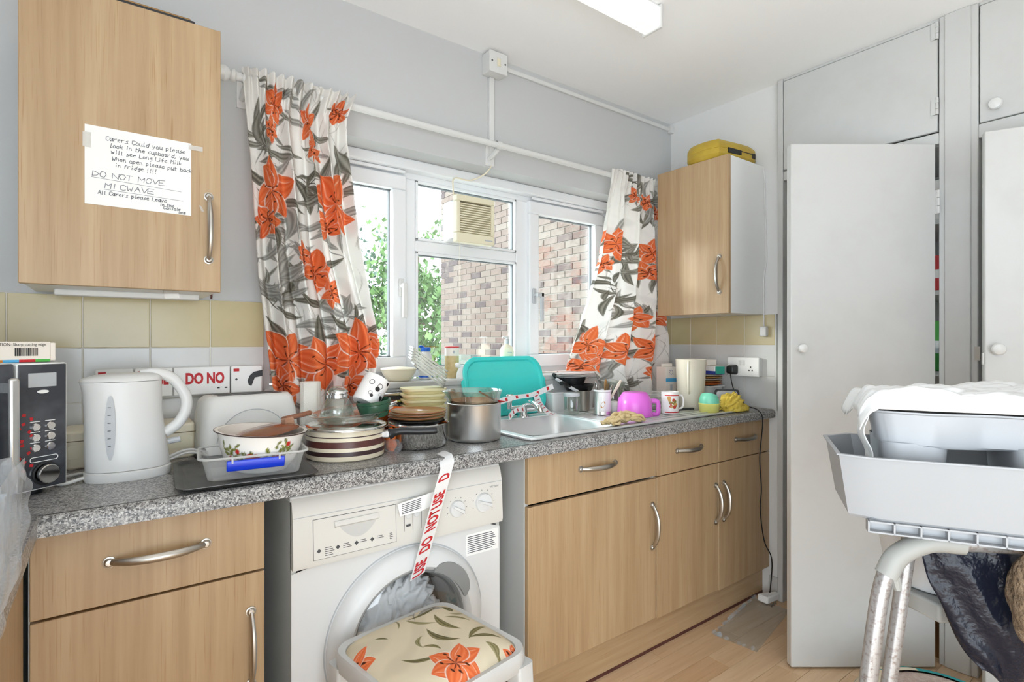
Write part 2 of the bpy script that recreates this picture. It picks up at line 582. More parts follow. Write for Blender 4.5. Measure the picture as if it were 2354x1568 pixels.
# ---- tiles: 150 mm squares, two white courses and a yellow one
TP = 0.158
rows = [(0.913, 1.065, 'tile_white'), (1.067, 1.219, 'tile_white'), (1.221, 1.368, 'tile_yellow')]
tile_src = MB().box(-0.5, 0.5, -0.5, 0.5, 0, 1)
tsrc = {}
def tile(parent, c, sx, sz, mname, axis, face):
    """a tile proud of the wall; axis 'Y' for the window wall, 'X' for the right wall"""
    key = (round(sx, 3), round(sz, 3), mname, axis)
    loc = (c[0], face, c[1]) if axis == 'Y' else (face, c[0], c[1])
    if key not in tsrc:
        mb = MB()
        if axis == 'Y': mb.box(-sx / 2, sx / 2, -0.007, 0.0, -sz / 2, sz / 2)
        else: mb.box(-0.007, 0.0, -sx / 2, sx / 2, -sz / 2, sz / 2)
        o = mb.build('tile', mname, parent, bevel=0.0015, smooth=40)
        o.location = loc
        tsrc[key] = o
        return o
    return share(tsrc[key], 'tile', parent, loc)
gr = MB()
gr.box(WX0, OX0 - 0.02, WY - 0.0092, WY, 0.905, 1.369); gr.box(OX0 - 0.02, 2.585, WY - 0.0092, WY, 0.905, 1.066); gr.box(OX1 + 0.02, 2.585, WY - 0.0092, WY, 1.0, 1.369)
gr.box(2.5758, 2.585, 1.337, WY, 0.905, 1.369)
struct(gr.build('grout_bed', 'grout', wall_back, smooth=0))
x = -0.0626 - 5 * TP
while x < 2.58:
    a, b_ = max(x, WX0), min(x + TP, 2.58)
    for z0, z1, mn in rows:
        if b_ - a < 0.02: continue
        if a > OX0 - 0.04 and b_ < OX1 + 0.02 and z1 > 1.07: continue
        a2, b2 = a, b_
        if z1 > 1.07 and a < OX0 < b_ + 0.02: b2 = min(b_, OX0 - 0.015)
        if z1 > 1.07 and a < OX1 + 0.02 < b_: a2 = OX1 + 0.02
        if b2 - a2 < 0.02: continue
        tile(wall_back, ((a2 + b2) / 2, (z0 + z1) / 2), b2 - a2 - 0.003, z1 - z0, mn, 'Y', WY - 0.004)
    x += TP
yy = 1.337
while yy < WY - 0.03:
    a, b_ = yy, min(yy + TP, WY - 0.012)
    for z0, z1, mn in rows:
        tile(wall_right, ((a + b_) / 2, (z0 + z1) / 2), b_ - a - 0.003, z1 - z0, mn, 'X', 2.581)
    yy += TP
struct(MB().box(2.570, 2.585, 1.328, 1.336, 0.905, 1.37).build('trim_1', 'gloss_white'))
struct(MB().box(2.573, 2.585, 1.317, 1.37, 0.0, 0.10).build('baseboard_right', 'gloss_white', bevel=0.004))

# ---- window
win = setting('window_1', (1.32, 2.11, OZ0))
FY0, FY1 = 2.108, 2.172
fr = MB()
fr.box(OX0, OX1, FY0, FY1, 1.93, OZ1)                       # head
fr.box(OX0, OX1, FY0, FY1, OZ0, 1.118)                      # bottom rail
fr.box(OX0, OX0 + 0.05, FY0, FY1, 1.118, 1.93); fr.box(OX1 - 0.05, OX1, FY0, FY1, 1.118, 1.93)
fr.box(0.99, 1.05, FY0, FY1, 1.118, 1.93); fr.box(1.59, 1.665, FY0, FY1, 1.118, 1.93)      # mullions
fr.box(1.05, 1.59, FY0, FY1, 1.625, 1.672)                  # transom
fr.build('frame', 'upvc', win, w=True, bevel=0.004)
bd = MB()
for x0, x1, z0, z1 in ((1.05, 1.59, 1.672, 1.93), (1.05, 1.59, 1.118, 1.625)):
    t = 0.012
    bd.box(x0, x1, FY0 - 0.004, FY0 + 0.018, z0, z0 + t); bd.box(x0, x1, FY0 - 0.004, FY0 + 0.018, z1 - t, z1)
    bd.box(x0, x0 + t, FY0 - 0.004, FY0 + 0.018, z0, z1); bd.box(x1 - t, x1, FY0 - 0.004, FY0 + 0.018, z0, z1)
bd.build('glazing_bead', 'upvc', win, w=True, bevel=0.003)
gk = MB()
def gasket(x0, x1, z0, z1):
    t = 0.004
    gk.box(x0, x1, FY0 + 0.01, FY0 + 0.026, z0, z0 + t); gk.box(x0, x1, FY0 + 0.01, FY0 + 0.026, z1 - t, z1)
    gk.box(x0, x0 + t, FY0 + 0.01, FY0 + 0.026, z0, z1); gk.box(x1 - t, x1, FY0 + 0.01, FY0 + 0.026, z0, z1)
panes = [(1.062, 1.578, 1.684, 1.918), (1.062, 1.578, 1.130, 1.613)]
for p in panes:
    gasket(*p)
    MB().box(p[0] - 0.004, p[1] + 0.004, FY0 + 0.020, FY0 + 0.026, p[2] - 0.004, p[3] + 0.004).build('pane', 'window_glass', win, w=True, smooth=0)
for x0, x1 in ((0.475, 0.998), (1.657, 2.175)):
    sash = MB()
    z0, z1 = 1.112, 1.934
    t = 0.062
    for b_ in ((x0, x1, z0, z0 + t), (x0, x1, z1 - t, z1), (x0, x0 + t, z0 + t, z1 - t), (x1 - t, x1, z0 + t, z1 - t)):
        sash.box(b_[0], b_[1], FY0 - 0.022, FY0 + 0.04, b_[2], b_[3])
    s_ = sash.build('sash', 'upvc', win, w=True, bevel=0.006)
    gasket(x0 + t, x1 - t, z0 + t, z1 - t)
    MB().box(x0 + t - 0.004, x1 - t + 0.004, FY0 + 0.018, FY0 + 0.024, z0 + t - 0.004, z1 - t + 0.004).build('pane', 'window_glass', s_, smooth=0)
    MB().box(x0 + 0.01, x1 - 0.01, FY0 - 0.034, FY0 - 0.0225, 1.938, 1.952).build('trickle_vent', 'upvc', win, w=True, bevel=0.003)
    hx = x1 - 0.026 if x0 < 1 else x0 + 0.026
    hd = MB()
    fy = FY0 - 0.022
    hd.box(hx - 0.011, hx + 0.011, fy - 0.010, fy, 1.425, 1.50)
    hd.tube([(hx, fy - 0.008, 1.468), (hx, fy - 0.036, 1.468)], 0.009, 12)
    if x0 < 1:
        hd.box(hx - 0.010, hx + 0.010, fy - 0.045, fy - 0.031, 1.335, 1.478)
        hd.build('handle', 'white_plastic', s_, bevel=0.004)
    else:
        hd.box(hx - 0.010, hx + 0.032, fy - 0.045, fy - 0.031, 1.455, 1.478)
        hd.box(hx + 0.012, hx + 0.032, fy - 0.045, fy - 0.031, 1.335, 1.478)
        hd.build('handle', 'grey_plastic', s_, bevel=0.004)
gk.build('gasket', 'gasket', win, w=True, smooth=0)
# reveal lining and sill
sl = MB()
sl.box(OX0 - 0.02, OX1 + 0.02, 1.932, 2.108, OZ0 - 0.03, OZ0 - 0.004)
struct(sl.build('window_sill', 'gloss_white', bevel=0.006), )
struct(MB().box(OX0, OX1, 2.05, 2.108, 1.953, 1.995).build('trim_2', 'upvc', bevel=0.006))

# ---- electrical trunking, switch, curtain rod
tr = MB()
tr.box(1.375, 2.585, WY - 0.012, WY, 2.437, 2.456)
tk = thing('cable_trunking', 'white trunking running just under the ceiling to the corner', 'trunking', (1.98, WY, 2.437))
tr.build('cover', 'white_plastic', tk, w=True, bevel=0.003)
MB().box(2.556, 2.585, WY - 0.022, WY, 2.425, 2.468).build('end_box', 'white_plastic', tk, w=True, bevel=0.003)
tk2 = thing('cable_trunking', 'white trunking dropping from the wall switch behind the curtain pole', 'trunking', (1.331, WY, 2.0))
MB().box(1.318, 1.344, WY - 0.014, WY, 2.0, 2.385).build('cover', 'white_plastic', tk2, w=True, bevel=0.003)
MB().tube(spline([(1.331, WY - 0.01, 2.002), (1.33, 2.0, 1.978), (1.28, 2.04, 1.953), (1.20, 2.035, 1.948), (1.19, 2.03, 1.90), (1.20, 2.04, 1.868)], 8), 0.0035, 8).build('cable', 'cream_plastic', tk2, w=True)
sw = thing('fused_switch', 'white square fused switch box high on the wall at the ceiling', 'switch', (1.331, WY, 2.386))
MB().box(1.286, 1.376, WY - 0.055, WY, 2.386, 2.472).build('back_box', 'white_plastic', sw, w=True, bevel=0.004)
MB().box(1.284, 1.378, WY - 0.063, WY - 0.055, 2.384, 2.474).build('face_plate', 'white_plastic', sw, w=True, bevel=0.003)
MB().box(1.322, 1.340, WY - 0.067, WY - 0.063, 2.412, 2.446).build('rocker', 'yellowed_plastic', sw, w=True, bevel=0.002)
for sx_ in (1.297, 1.365):
    MB().lathe([(0.004, 0), (0.004, 0.002), (0, 0.002)], 10, T(sx_, WY - 0.063, 2.429) @ R(PI / 2, 'X')).build('screw', 'dark_grey', sw, w=True)

pole = thing('curtain_pole', 'white curtain pole with turned end knob above the window', 'curtain pole', (1.33, 1.87, 2.068))
MB().tube([(0.325, 1.87, 2.068), (2.40, 1.87, 2.068)], 0.0125, 14).build('rod', 'white_plastic', pole, w=True)
MB().lathe([(0, 0), (0.012, 0.002), (0.022, 0.012), (0.024, 0.024), (0.018, 0.036), (0.012, 0.04), (0.018, 0.044), (0.020, 0.052), (0.013, 0.058), (0.013, 0.07)], 20,
           T(0.258, 1.87, 2.068) @ R(PI / 2, 'Y')).build('finial', 'white_plastic', pole, w=True)
for bx in (0.345, 1.318):
    bk = MB()
    bk.box(bx - 0.016, bx + 0.016, WY - 0.006, WY, 2.0, 2.085)
    bk.tube(spline([(bx, WY - 0.004, 2.03), (bx, 1.91, 2.038), (bx, 1.878, 2.052)], 6), 0.010, 8)
    bk.lathe([(0.0165, -0.012), (0.0165, 0.012)], 16, T(bx, 1.87, 2.068) @ R(PI / 2, 'Y'))
    bk.build('bracket', 'white_plastic', pole, w=True, bevel=0.001)

# ---- fluorescent ceiling light
lamp = thing('ceiling_light', 'white fluorescent batten light with ribbed diffuser on the ceiling', 'light', (1.0, 1.31, ZC))
lx0, lx1, ly0, ly1 = 0.35, 1.62, 1.268, 1.352
MB().box(lx0, lx1, ly0 + 0.01, ly1 - 0.01, 2.462, ZC).build('base', 'white_plastic', lamp, w=True, bevel=0.002)
m_, nt_, b__ = base_mat('diffuser')
b__.inputs['Base Color'].default_value = rgba('f4f4f2'); b__.inputs['Roughness'].default_value = 0.4
b__.inputs['Emission Color'].default_value = (1, 0.99, 0.98, 1); b__.inputs['Emission Strength'].default_value = 0.12
df = MB()
nr = 190
ringz = []
for i in range(nr + 1):
    xx = lx0 + (lx1 - lx0) * i / nr
    e = 0.0012 if i % 2 else 0.0
    ringz.append([(xx, ly0 + e, 2.465), (xx, ly0 + 0.004 + e, 2.402), (xx, ly0 + 0.012, 2.396 + e), (xx, ly1 - 0.012, 2.396 + e), (xx, ly1 - 0.004 - e, 2.402), (xx, ly1 - e, 2.465)])
df.loft(ringz)
df.build('diffuser', 'diffuser', lamp, w=True, smooth=20)
MB().box(lx1, lx1 + 0.012, ly0 - 0.003, ly1 + 0.003, 2.392, 2.478).build('end_cap', 'white_plastic', lamp, w=True, bevel=0.003)

# ================================================================ FITTED UNITS
DY = 1.37        # plane of the base doors' faces
def base_unit(label, x0, x1, doors, drawers, left_mat='melamine', plinth=True, handles=()):
    u = thing('base_cabinet', label, 'cabinet', ((x0 + x1) / 2, DY, 0), group=None)
    c = MB()
    c.box(x0, x0 + 0.016, DY + 0.019, 1.92, 0.152 if x0 > 1.7 else 0.10, 0.868); c.box(x1 - 0.016, x1, DY + 0.019, 1.92, 0.152, 0.868)
    c.box(x0 + 0.016, x1 - 0.016, DY + 0.019, 1.92, 0.152, 0.168); c.box(x0 + 0.016, x1 - 0.016, 1.912, 1.92, 0.156, 0.868)
    c.box(x0 + 0.016, x1 - 0.016, DY + 0.019, DY + 0.05, 0.852, 0.868)
    c.build('carcass', left_mat, u, w=True, smooth=0)
    for (a, b_, z0, z1) in drawers:
        d = MB().box(a + 0.0015, b_ - 0.0015, DY, DY + 0.018, z0, z1).build('drawer_front', 'beech', u, w=True, bevel=0.0015)
        m_ = (a + b_) / 2
        L = handles[0] if handles else 0.085
        bow_handle(d, (m_ - L, DY, (z0 + z1) / 2 + 0.005), (m_ + L, DY, (z0 + z1) / 2 + 0.005), (0, -1, 0))
    for (a, b_, z0, z1, hx, hz0, hz1) in doors:
        d = MB().box(a + 0.0015, b_ - 0.0015, DY, DY + 0.018, z0, z1).build('door', 'beech', u, w=True, bevel=0.0015)
        if hx is not None:
            bow_handle(d, (hx, DY, hz0), (hx, DY, hz1), (0, -1, 0))
    return u
base_unit('beech drawer unit with one cupboard door, under the kettle', -0.127, 0.293,
          [(-0.125, 0.293, 0.140, 0.700, 0.262, 0.445, 0.612)], [(-0.125, 0.293, 0.705, 0.866)], handles=(0.086,))
base_unit('wide beech base cupboard with a drawer front, below the sink', 1.079, 1.725,
          [(1.081, 1.724, 0.150, 0.700, 1.700, 0.434, 0.600)], [(1.081, 1.724, 0.710, 0.866)], left_mat='grey_panel', handles=(0.087,))
base_unit('double beech base cupboard with two small drawers, next to the white cupboard door', 1.727, 2.583,
          [(1.727, 2.150, 0.145, 0.702, 2.128, 0.447, 0.608), (2.152, 2.583, 0.140, 0.702, 2.190, 0.447, 0.610)],
          [(1.727, 2.150, 0.706, 0.866), (2.152, 2.583, 0.706, 0.866)], handles=(0.082,))
pl = thing('plinth_board', 'beech plinth board along the foot of the sink cupboards', 'plinth', (1.8, 1.42, 0))
MB().box(1.095, 2.583, 1.405, 1.42, 0.012, 0.138).build('board', 'beech_along', pl, w=True, bevel=0.001)
MB().box(1.095, 2.583, 1.404, 1.421, 0.0, 0.012).build('seal', 'maroon', pl, w=True)
pl2 = thing('plinth_board', 'beech plinth board at the foot of the drawer unit under the kettle', 'plinth', (0.08, 1.42, 0))
MB().box(-0.127, 0.293, 1.405, 1.42, 0.0, 0.138).build('board', 'beech_along', pl2, w=True, bevel=0.001)
# return leg of the kitchen on the left wall
u = thing('base_cabinet', 'beech base cupboard turned at the corner, behind the hanging clear bag', 'cabinet', (-0.45, 0.8, 0))
MB().box(-0.74, -0.152, 0.35, 1.92, 0.10, 0.868).build('carcass', 'melamine', u, w=True, smooth=0)
d = MB().box(-0.150, -0.132, 0.772, 1.366, 0.14, 0.866).build('door', 'beech', u, w=True, bevel=0.0015)
MB().box(-0.150, -0.132, 0.352, 0.769, 0.14, 0.866).build('door', 'beech', u, w=True, bevel=0.0015)
# worktop, one continuous L with the sink cut out
SX0, SX1, SY0, SY1 = 1.145, 1.60, 1.425, 1.815
wt = MB()
wt.box(-0.11, SX0, 1.35, 1.946, 0.872, ZW); wt.box(SX1, 2.570, 1.35, 1.946, 0.872, ZW)
wt.box(SX0, SX1, 1.35, SY0, 0.872, ZW); wt.box(SX0, SX1, SY1, 1.946, 0.872, ZW)
wt.box(-0.745, -0.11, 0.35, 1.946, 0.872, ZW)
def nose(p0, p1, inward):
    """rounded front edge"""
    out = []
    for i in range(7):
        a = PI / 2 - PI / 2 * i / 6
        out.append((math.cos(a) * 0.016, ZW - 0.016 + math.sin(a) * 0.016))
    prof = [(-0.004, ZW)] + out + [(0.016, 0.872), (-0.004, 0.872)]
    wt.loft([[(p[0] - inward[0] * o_, p[1] - inward[1] * o_, z_) for o_, z_ in prof] for p in (p0, p1)])
nose((2.570, 1.35), (-0.11, 1.35), (0, 1))
wtop = tag(wt.build('worktop', 'granite', smooth=30), 'speckled grey granite-look worktop running under the window', 'worktop')

# sink and drainer
sk = thing('kitchen_sink', 'stainless steel inset sink with ribbed drainer beside the taped tap', 'sink', (1.7, 1.62, ZW))
rim = MB()
zr = 0.9155
outer = rrect(1.105, 2.355, 1.388, 1.862, 0.03)
def hole_plate(mb, outer_box, hole, z):
    x0, x1, y0, y1 = outer_box; a0, a1, b0, b1 = hole
    mb.box(x0, a0, y0, y1, ZW + 0.0005, z); mb.box(a1, x1, y0, y1, ZW + 0.0005, z); mb.box(a0, a1, y0, b0, ZW + 0.0005, z); mb.box(a0, a1, b1, y1, ZW + 0.0005, z)
hole_plate(rim, (1.112, 2.355, 1.392, 1.860), (SX0 + 0.006, SX1 - 0.006, SY0 + 0.006, SY1 - 0.006), zr)
rim.tube([(p[0], p[1], zr) for p in outer] + [(outer[0][0], outer[0][1], zr)], 0.0045, 8)
rim.build('deck', 'sink_steel', sk, w=True, smooth=30)
bowl = MB()
i0 = rrect(SX0 + 0.003, SX1 - 0.003, SY0 + 0.003, SY1 - 0.003, 0.05, 6)
i1 = rrect(SX0 + 0.012, SX1 - 0.012, SY0 + 0.012, SY1 - 0.012, 0.05, 6)
i2 = rrect(SX0 + 0.022, SX1 - 0.022, SY0 + 0.022, SY1 - 0.022, 0.05, 6)
i3 = rrect(SX0 + 0.05, SX1 - 0.05, SY0 + 0.05, SY1 - 0.05, 0.04, 6)
bowl.loft([ring_at(i0, zr + 0.001), ring_at(i1, 0.905), ring_at(i2, 0.785), ring_at(i3, 0.770)], cap0=False)
bowl.build('bowl', 'sink_steel', sk, w=True, smooth=50)
for i in range(11):
    yy = 1.435 + i * 0.037
    MB().box(1.69, 2.29, yy, yy + 0.007, zr, zr + 0.0035).build('drainer_rib', 'sink_steel', sk, w=True, bevel=0.0015)
ov = MB()
ov.lathe([(0.019, 0), (0.021, 0.003), (0.017, 0.005), (0.014, 0.002)], 24, T(1.172, 1.66, 0.876) @ R(PI / 2, 'Y'))
ov.build('overflow_ring', 'chrome', sk, w=True)
MB().lathe([(0, 0.001), (0.015, 0.001)], 20, T(1.172, 1.66, 0.876) @ R(PI / 2, 'Y')).build('overflow_hole', 'black', sk, w=True)
MB().tube(spline([(1.176, 1.655, 0.862), (1.19, 1.655, 0.82), (1.22, 1.65, 0.779), (1.33, 1.64, 0.776), (1.36, 1.63, 0.778)], 6), 0.0018, 6).build('plug_chain', 'chrome', sk, w=True)
MB().lathe([(0.03, 0.0), (0.028, 0.003), (0, 0.002)], 20, T(1.37, 1.62, 0.7705)).build('waste', 'chrome', sk, w=True)

# wall cabinets
def handle_v(d, x, y, z0, z1, out): bow_handle(d, (x, y, z0), (x, y, z1), out)
wc = thing('wall_cabinet', 'beech wall cabinet with a handwritten note, over the microwave', 'cabinet', (0.036, 1.79, 1.37))
WCX0, WCX1 = -0.166, 0.2376
c = MB()
c.box(WCX0 + 0.004, WCX0 + 0.02, 1.65, 1.948, 1.374, 2.068); c.box(WCX1 - 0.02, WCX1 - 0.004, 1.65, 1.948, 1.374, 2.068)
c.box(WCX0 + 0.02, WCX1 - 0.02, 1.65, 1.948, 1.374, 1.39); c.box(WCX0 + 0.02, WCX1 - 0.02, 1.65, 1.948, 2.052, 2.068); c.box(WCX0 + 0.02, WCX1 - 0.02, 1.94, 1.948, 1.39, 2.052)
c.build('carcass', 'melamine', wc, w=True, smooth=0)
dl = MB().box(WCX0, WCX1, 1.63, 1.649, 1.3705, 2.07).build('door', 'beech', wc, w=True, bevel=0.0015)
bow_handle(dl, (0.209, 1.63, 1.455), (0.209, 1.63, 1.622), (0, -1, 0))
MB().box(WCX0 + 0.05, WCX1 - 0.03, 1.80, 1.84, 1.358, 1.374).build('light_strip', 'matt_white_plastic', wc, w=True, bevel=0.003)

wr_ = thing('wall_cabinet', 'beech wall cabinet with white side, beside the right-hand curtain', 'cabinet', (2.43, 1.59, 1.368))
c = MB()
c.box(2.286, 2.583, 1.394, 1.41, 1.370, 2.095); c.box(2.286, 2.583, 1.774, 1.79, 1.370, 2.095)
c.box(2.286, 2.583, 1.41, 1.774, 1.370, 1.386); c.box(2.286, 2.583, 1.41, 1.774, 2.079, 2.095); c.box(2.575, 2.583, 1.41, 1.774, 1.386, 2.079)
c.build('carcass', 'melamine', wr_, w=True, smooth=0)
d2 = MB().box(2.265, 2.284, 1.392, 1.791, 1.368, 2.097).build('door', 'beech', wr_, w=True, bevel=0.0015)
bow_handle(d2, (2.265, 1.438, 1.468), (2.265, 1.438, 1.632), (-1, 0, 0))

# ---------------------------------------------------------------- built-in cupboards on the right wall
cp = thing('built_in_cupboard', 'white painted built-in cupboard frame with doors from floor to ceiling', 'cupboard', (2.6, 0.62, 0))
MB().box(2.553, 2.64, 1.290, 1.316, 0.0, ZC).build('post', 'gloss_white', cp, w=True, bevel=0.004)
f = MB().box(2.554, 2.60, 0.572, 0.690, 0.0, ZC).box(2.547, 2.56, 0.592, 0.672, 0.0, ZC)
f.build('post', 'gloss_white', cp, w=True, bevel=0.004)
for bx_ in ((2.560, 2.60, 0.69, 1.29, 2.0, 2.043), (2.560, 2.60, 0.69, 1.29, 2.470, ZC), (2.555, 2.60, -0.02, 0.572, 1.985, 2.035), (2.56, 2.60, -0.02, 0.572, 2.470, ZC)):
    MB().box(*bx_).build('rail', 'gloss_white', cp, w=True, bevel=0.003)
for bx_ in ((2.60, 3.08, 0.615, 0.645, 0.0, ZC), (2.60, 3.08, 1.29, 1.315, 0.0, ZC), (2.60, 3.08, 0.645, 1.29, 2.0, 2.02), (2.60, 3.08, -0.02, 0.615, 2.0, 2.02)):
    MB().box(*bx_).build('carcass_panel', 'gloss_white', cp, w=True, smooth=0)
for z in (0.42, 0.80, 1.12, 1.44, 1.72):
    MB().box(2.62, 3.07, 0.647, 1.288, z - 0.018, z).build('shelf', 'gloss_white', cp, w=True)
def knob(parent, p, out, r=0.019, m='white_plastic'):
    q = Vector(out).normalized().to_track_quat('Z', 'Y').to_matrix().to_4x4()
    return MB().lathe([(0.010, 0), (0.008, 0.008), (r * 0.9, 0.015), (r, 0.021), (r * 0.85, 0.028), (r * 0.4, 0.032), (0, 0.033)], 20, Matrix.Translation(p) @ q).build('knob', m, parent)
ud = MB().box(2.553, 2.572, 0.694, 1.287, 2.048, 2.466).build('upper_door', 'gloss_white', cp, w=True, bevel=0.003)
for z in (2.11, 2.40):
    hb = MB()
    for k in range(3): hb.tube([(2.548, 0.694, z + k * 0.022), (2.548, 0.694, z + 0.020 + k * 0.022)], 0.006, 8)
    hb.box(2.546, 2.553, 0.694, 0.712, z, z + 0.064)
    hb.build('hinge', 'gloss_white', ud)
ud2 = MB().box(2.553, 2.572, -0.02, 0.568, 2.038, 2.466).build('upper_door', 'gloss_white', cp, w=True, bevel=0.003)
knob(ud2, (2.553, 0.520, 2.087), (-1, 0, 0), 0.021)
# tall door standing open, parallel to the view
def leaf(hinge, ang, width, z0, z1, thick=0.034):
    """door leaf running from the hinge along ang; its room side faces the camera"""
    m = T(hinge[0], hinge[1], 0) @ R(ang)
    d = MB().box(0, width, -thick, 0, z0, z1, m).build('door', 'gloss_white', cp, w=True, bevel=0.004)
    return d, m
ang1 = math.atan2(0.596, -0.803)
d1, m1 = leaf((2.50, 0.6845), ang1, 0.546, 0.008, 1.985)
n1 = (m1.to_3x3() @ Vector((0, 1, 0)))
def on(m, x, y, z): return tuple(m @ Vector((x, y, z)))
knob(d1, on(m1, 0.512, 0.0, 1.213), tuple(n1), 0.017)
knob(d1, on(m1, 0.512, -0.034, 1.93), tuple(-n1), 0.017)
for z in (0.22, 1.72):
    hb = MB()
    for k in range(3): hb.tube([on(m1, -0.006, 0.004, z + k * 0.03), on(m1, -0.006, 0.004, z + 0.028 + k * 0.03)], 0.007, 8)
    hb.box(-0.004, 0.004, -0.03, 0.004, z, z + 0.088, m1)
    hb.build('hinge', 'gloss_white', d1)
v2 = Vector((2.36 - 2.56, 0.512 - 0.07))
d2_, m2 = leaf((2.56, 0.07), math.atan2(v2.y, v2.x), v2.length, 0.01, 1.945)
n2 = (m2.to_3x3() @ Vector((0, 1, 0)))
knob(d2_, on(m2, v2.length - 0.032, 0.0, 1.213), tuple(n2), 0.020)
MB().box(v2.length, v2.length + 0.003, -0.028, -0.012, 1.16, 1.20, m2).build('catch_plate', 'satin_steel', d2_)
ct = MB(); ct.box(2.532, 2.541, 0.562, 0.578, 1.17, 1.22)
ct.build('catch', 'satin_steel', cp, w=True)
# ================================================================ OUTSIDE
mat('bounce_ground', 'e8e6df', 0.9, var=(1.5, 'd8d6cc'))  # unseen ground, made pale to reflect light up onto the ceiling
BX = 3.75
nb = struct(MB().box(BX + 0.006, BX + 0.25, 2.5, 6.72, -0.6, 3.9).build('wall_neighbour', 'mortar', smooth=0))
brick_cols = ['62534c', '665a53', '5d4e47', '6b6059', '594843', '645650', '443839', '504240']
for i, h in enumerate(brick_cols):
    mat('brick_%d' % i, h, 0.9, var=(8, '766b63', 0.5, 0.95))
bsrc = {}
cand = []
bw, bh = 0.225, 0.075
for r in range(int(4.4 / bh)):
    z = -0.55 + r * bh
    yy = 6.72
    first = 0.1125 if r % 2 else 0.0
    if first: cand.append((6.72 - 0.052, z, 0.1025, r)); yy -= first
    while yy - bw > 2.6:
        cand.append((yy - bw / 2, z, bw - 0.010, r)); yy -= bw
def vis(c):
    """does the window opening show this brick from the room"""
    y_, z_ = c[0], c[1]
    d_ = 0.596 * BX + 0.803 * y_
    k = (0.803 * BX - 0.596 * y_) / d_
    v = (z_ - CAM_H) / d_
    return -0.16 < k < 0.20 and -0.06 < v < 0.42
inview = [c for c in cand if vis(c)]
inview.sort(key=lambda c: c[0])
near, rest = inview[:300], inview[300:] + [c for c in cand if not vis(c)]
for (yc, zc, L, r) in near:
    ci = rnd.choice((0, 0, 1, 1, 2, 3, 4, 5, 5, 6, 7)) if yc < 6.3 else rnd.choice((6, 7, 0, 6))
    key = (round(L, 3), ci)
    if key not in bsrc:
        o = MB().box(-0.006, 0.03, -L / 2, L / 2, -0.0325, 0.0325).build('brick', 'brick_%d' % ci, nb, bevel=0.002, seg=1, smooth=0)
        o.location = (BX, yc, zc); bsrc[key] = o
    else:
        share(bsrc[key], 'brick', nb, (BX, yc, zc))
rb = MB()
for (yc, zc, L, r) in rest:
    rb.box(BX - 0.006, BX + 0.02, yc - L / 2, yc + L / 2, zc - 0.0325, zc + 0.0325, mi=rnd.choice((0, 1, 2, 0, 1, 3)))
o = rb.build('brickwork', ['brick_0', 'brick_1', 'brick_2', 'brick_6'], nb, smooth=0)
o['kind'] = 'stuff'

def tree(label, base, h, crown, nleaf, lm, seed, branches=7, size=0.10, group=None):
    r_ = random.Random(seed)
    t = thing('garden_tree', label, 'tree', base, 0, group)
    tr_ = MB()
    tr_.tube(spline([(0, 0, 0), (0.08, 0.05, h * 0.4), (-0.05, 0, h * 0.75), (0.05, 0.1, h)], 5), [0.11 * (1 - 0.8 * i / 15) for i in range(16)], 8)
    tips = []
    for i in range(branches):
        a = r_.uniform(0, 2 * PI); z = h * r_.uniform(0.3, 0.95); L = crown * r_.uniform(0.6, 1.15)
        p = [(0, 0, z), (math.cos(a) * L * 0.5, math.sin(a) * L * 0.5, z + L * 0.25), (math.cos(a) * L, math.sin(a) * L, z + L * r_.uniform(0.2, 0.7))]
        tr_.tube(spline(p, 4), [0.03 * (1 - 0.85 * k / 8) for k in range(9)], 5)
        tips += spline(p, 4)[3:]
        for q in range(4):
            b0 = Vector(p[1]).lerp(Vector(p[2]), r_.random())
            e = b0 + Vector((r_.uniform(-1, 1), r_.uniform(-1, 1), r_.uniform(-0.2, 0.9))) * L * 0.4
            tr_.tube([b0, b0.lerp(e, 0.5) + Vector((0, 0, 0.04)), e], [0.008, 0.006, 0.003], 4)
            tips.append(tuple(e))
    tr_.build('trunk', 'bark', t)
    lf = MB()
    for i in range(nleaf):
        c_ = Vector(r_.choice(tips)) + Vector((r_.gauss(0, 1), r_.gauss(0, 1), r_.gauss(0, 0.8))) * crown * 0.16
        m = Matrix.Translation(c_) @ Matrix.Rotation(r_.uniform(0, 2 * PI), 4, 'Z') @ Matrix.Rotation(r_.uniform(0, PI), 4, 'X')
        s = size * r_.uniform(0.5, 1.2)
        lf.add([(0, 0, 0), (s * 0.35, s * 0.4, s * 0.05), (0, s, 0), (-s * 0.35, s * 0.4, s * 0.05)], [(0, 1, 2, 3)], m)
    o = lf.build('foliage', lm, t, smooth=0)
    o['kind'] = 'stuff'
    return t
tree('bright green leafy tree close to the corner of the brick building', (4.35, 8.6, -0.6), 3.6, 1.15, 5200, 'leaf_green', 3, 16, 0.12)
tree('tall dull green tree with bare branches seen through the casement by the left curtain', (3.1, 9.6, -0.6), 3.5, 1.3, 1900, 'leaf_dull', 12, 14, 0.13)
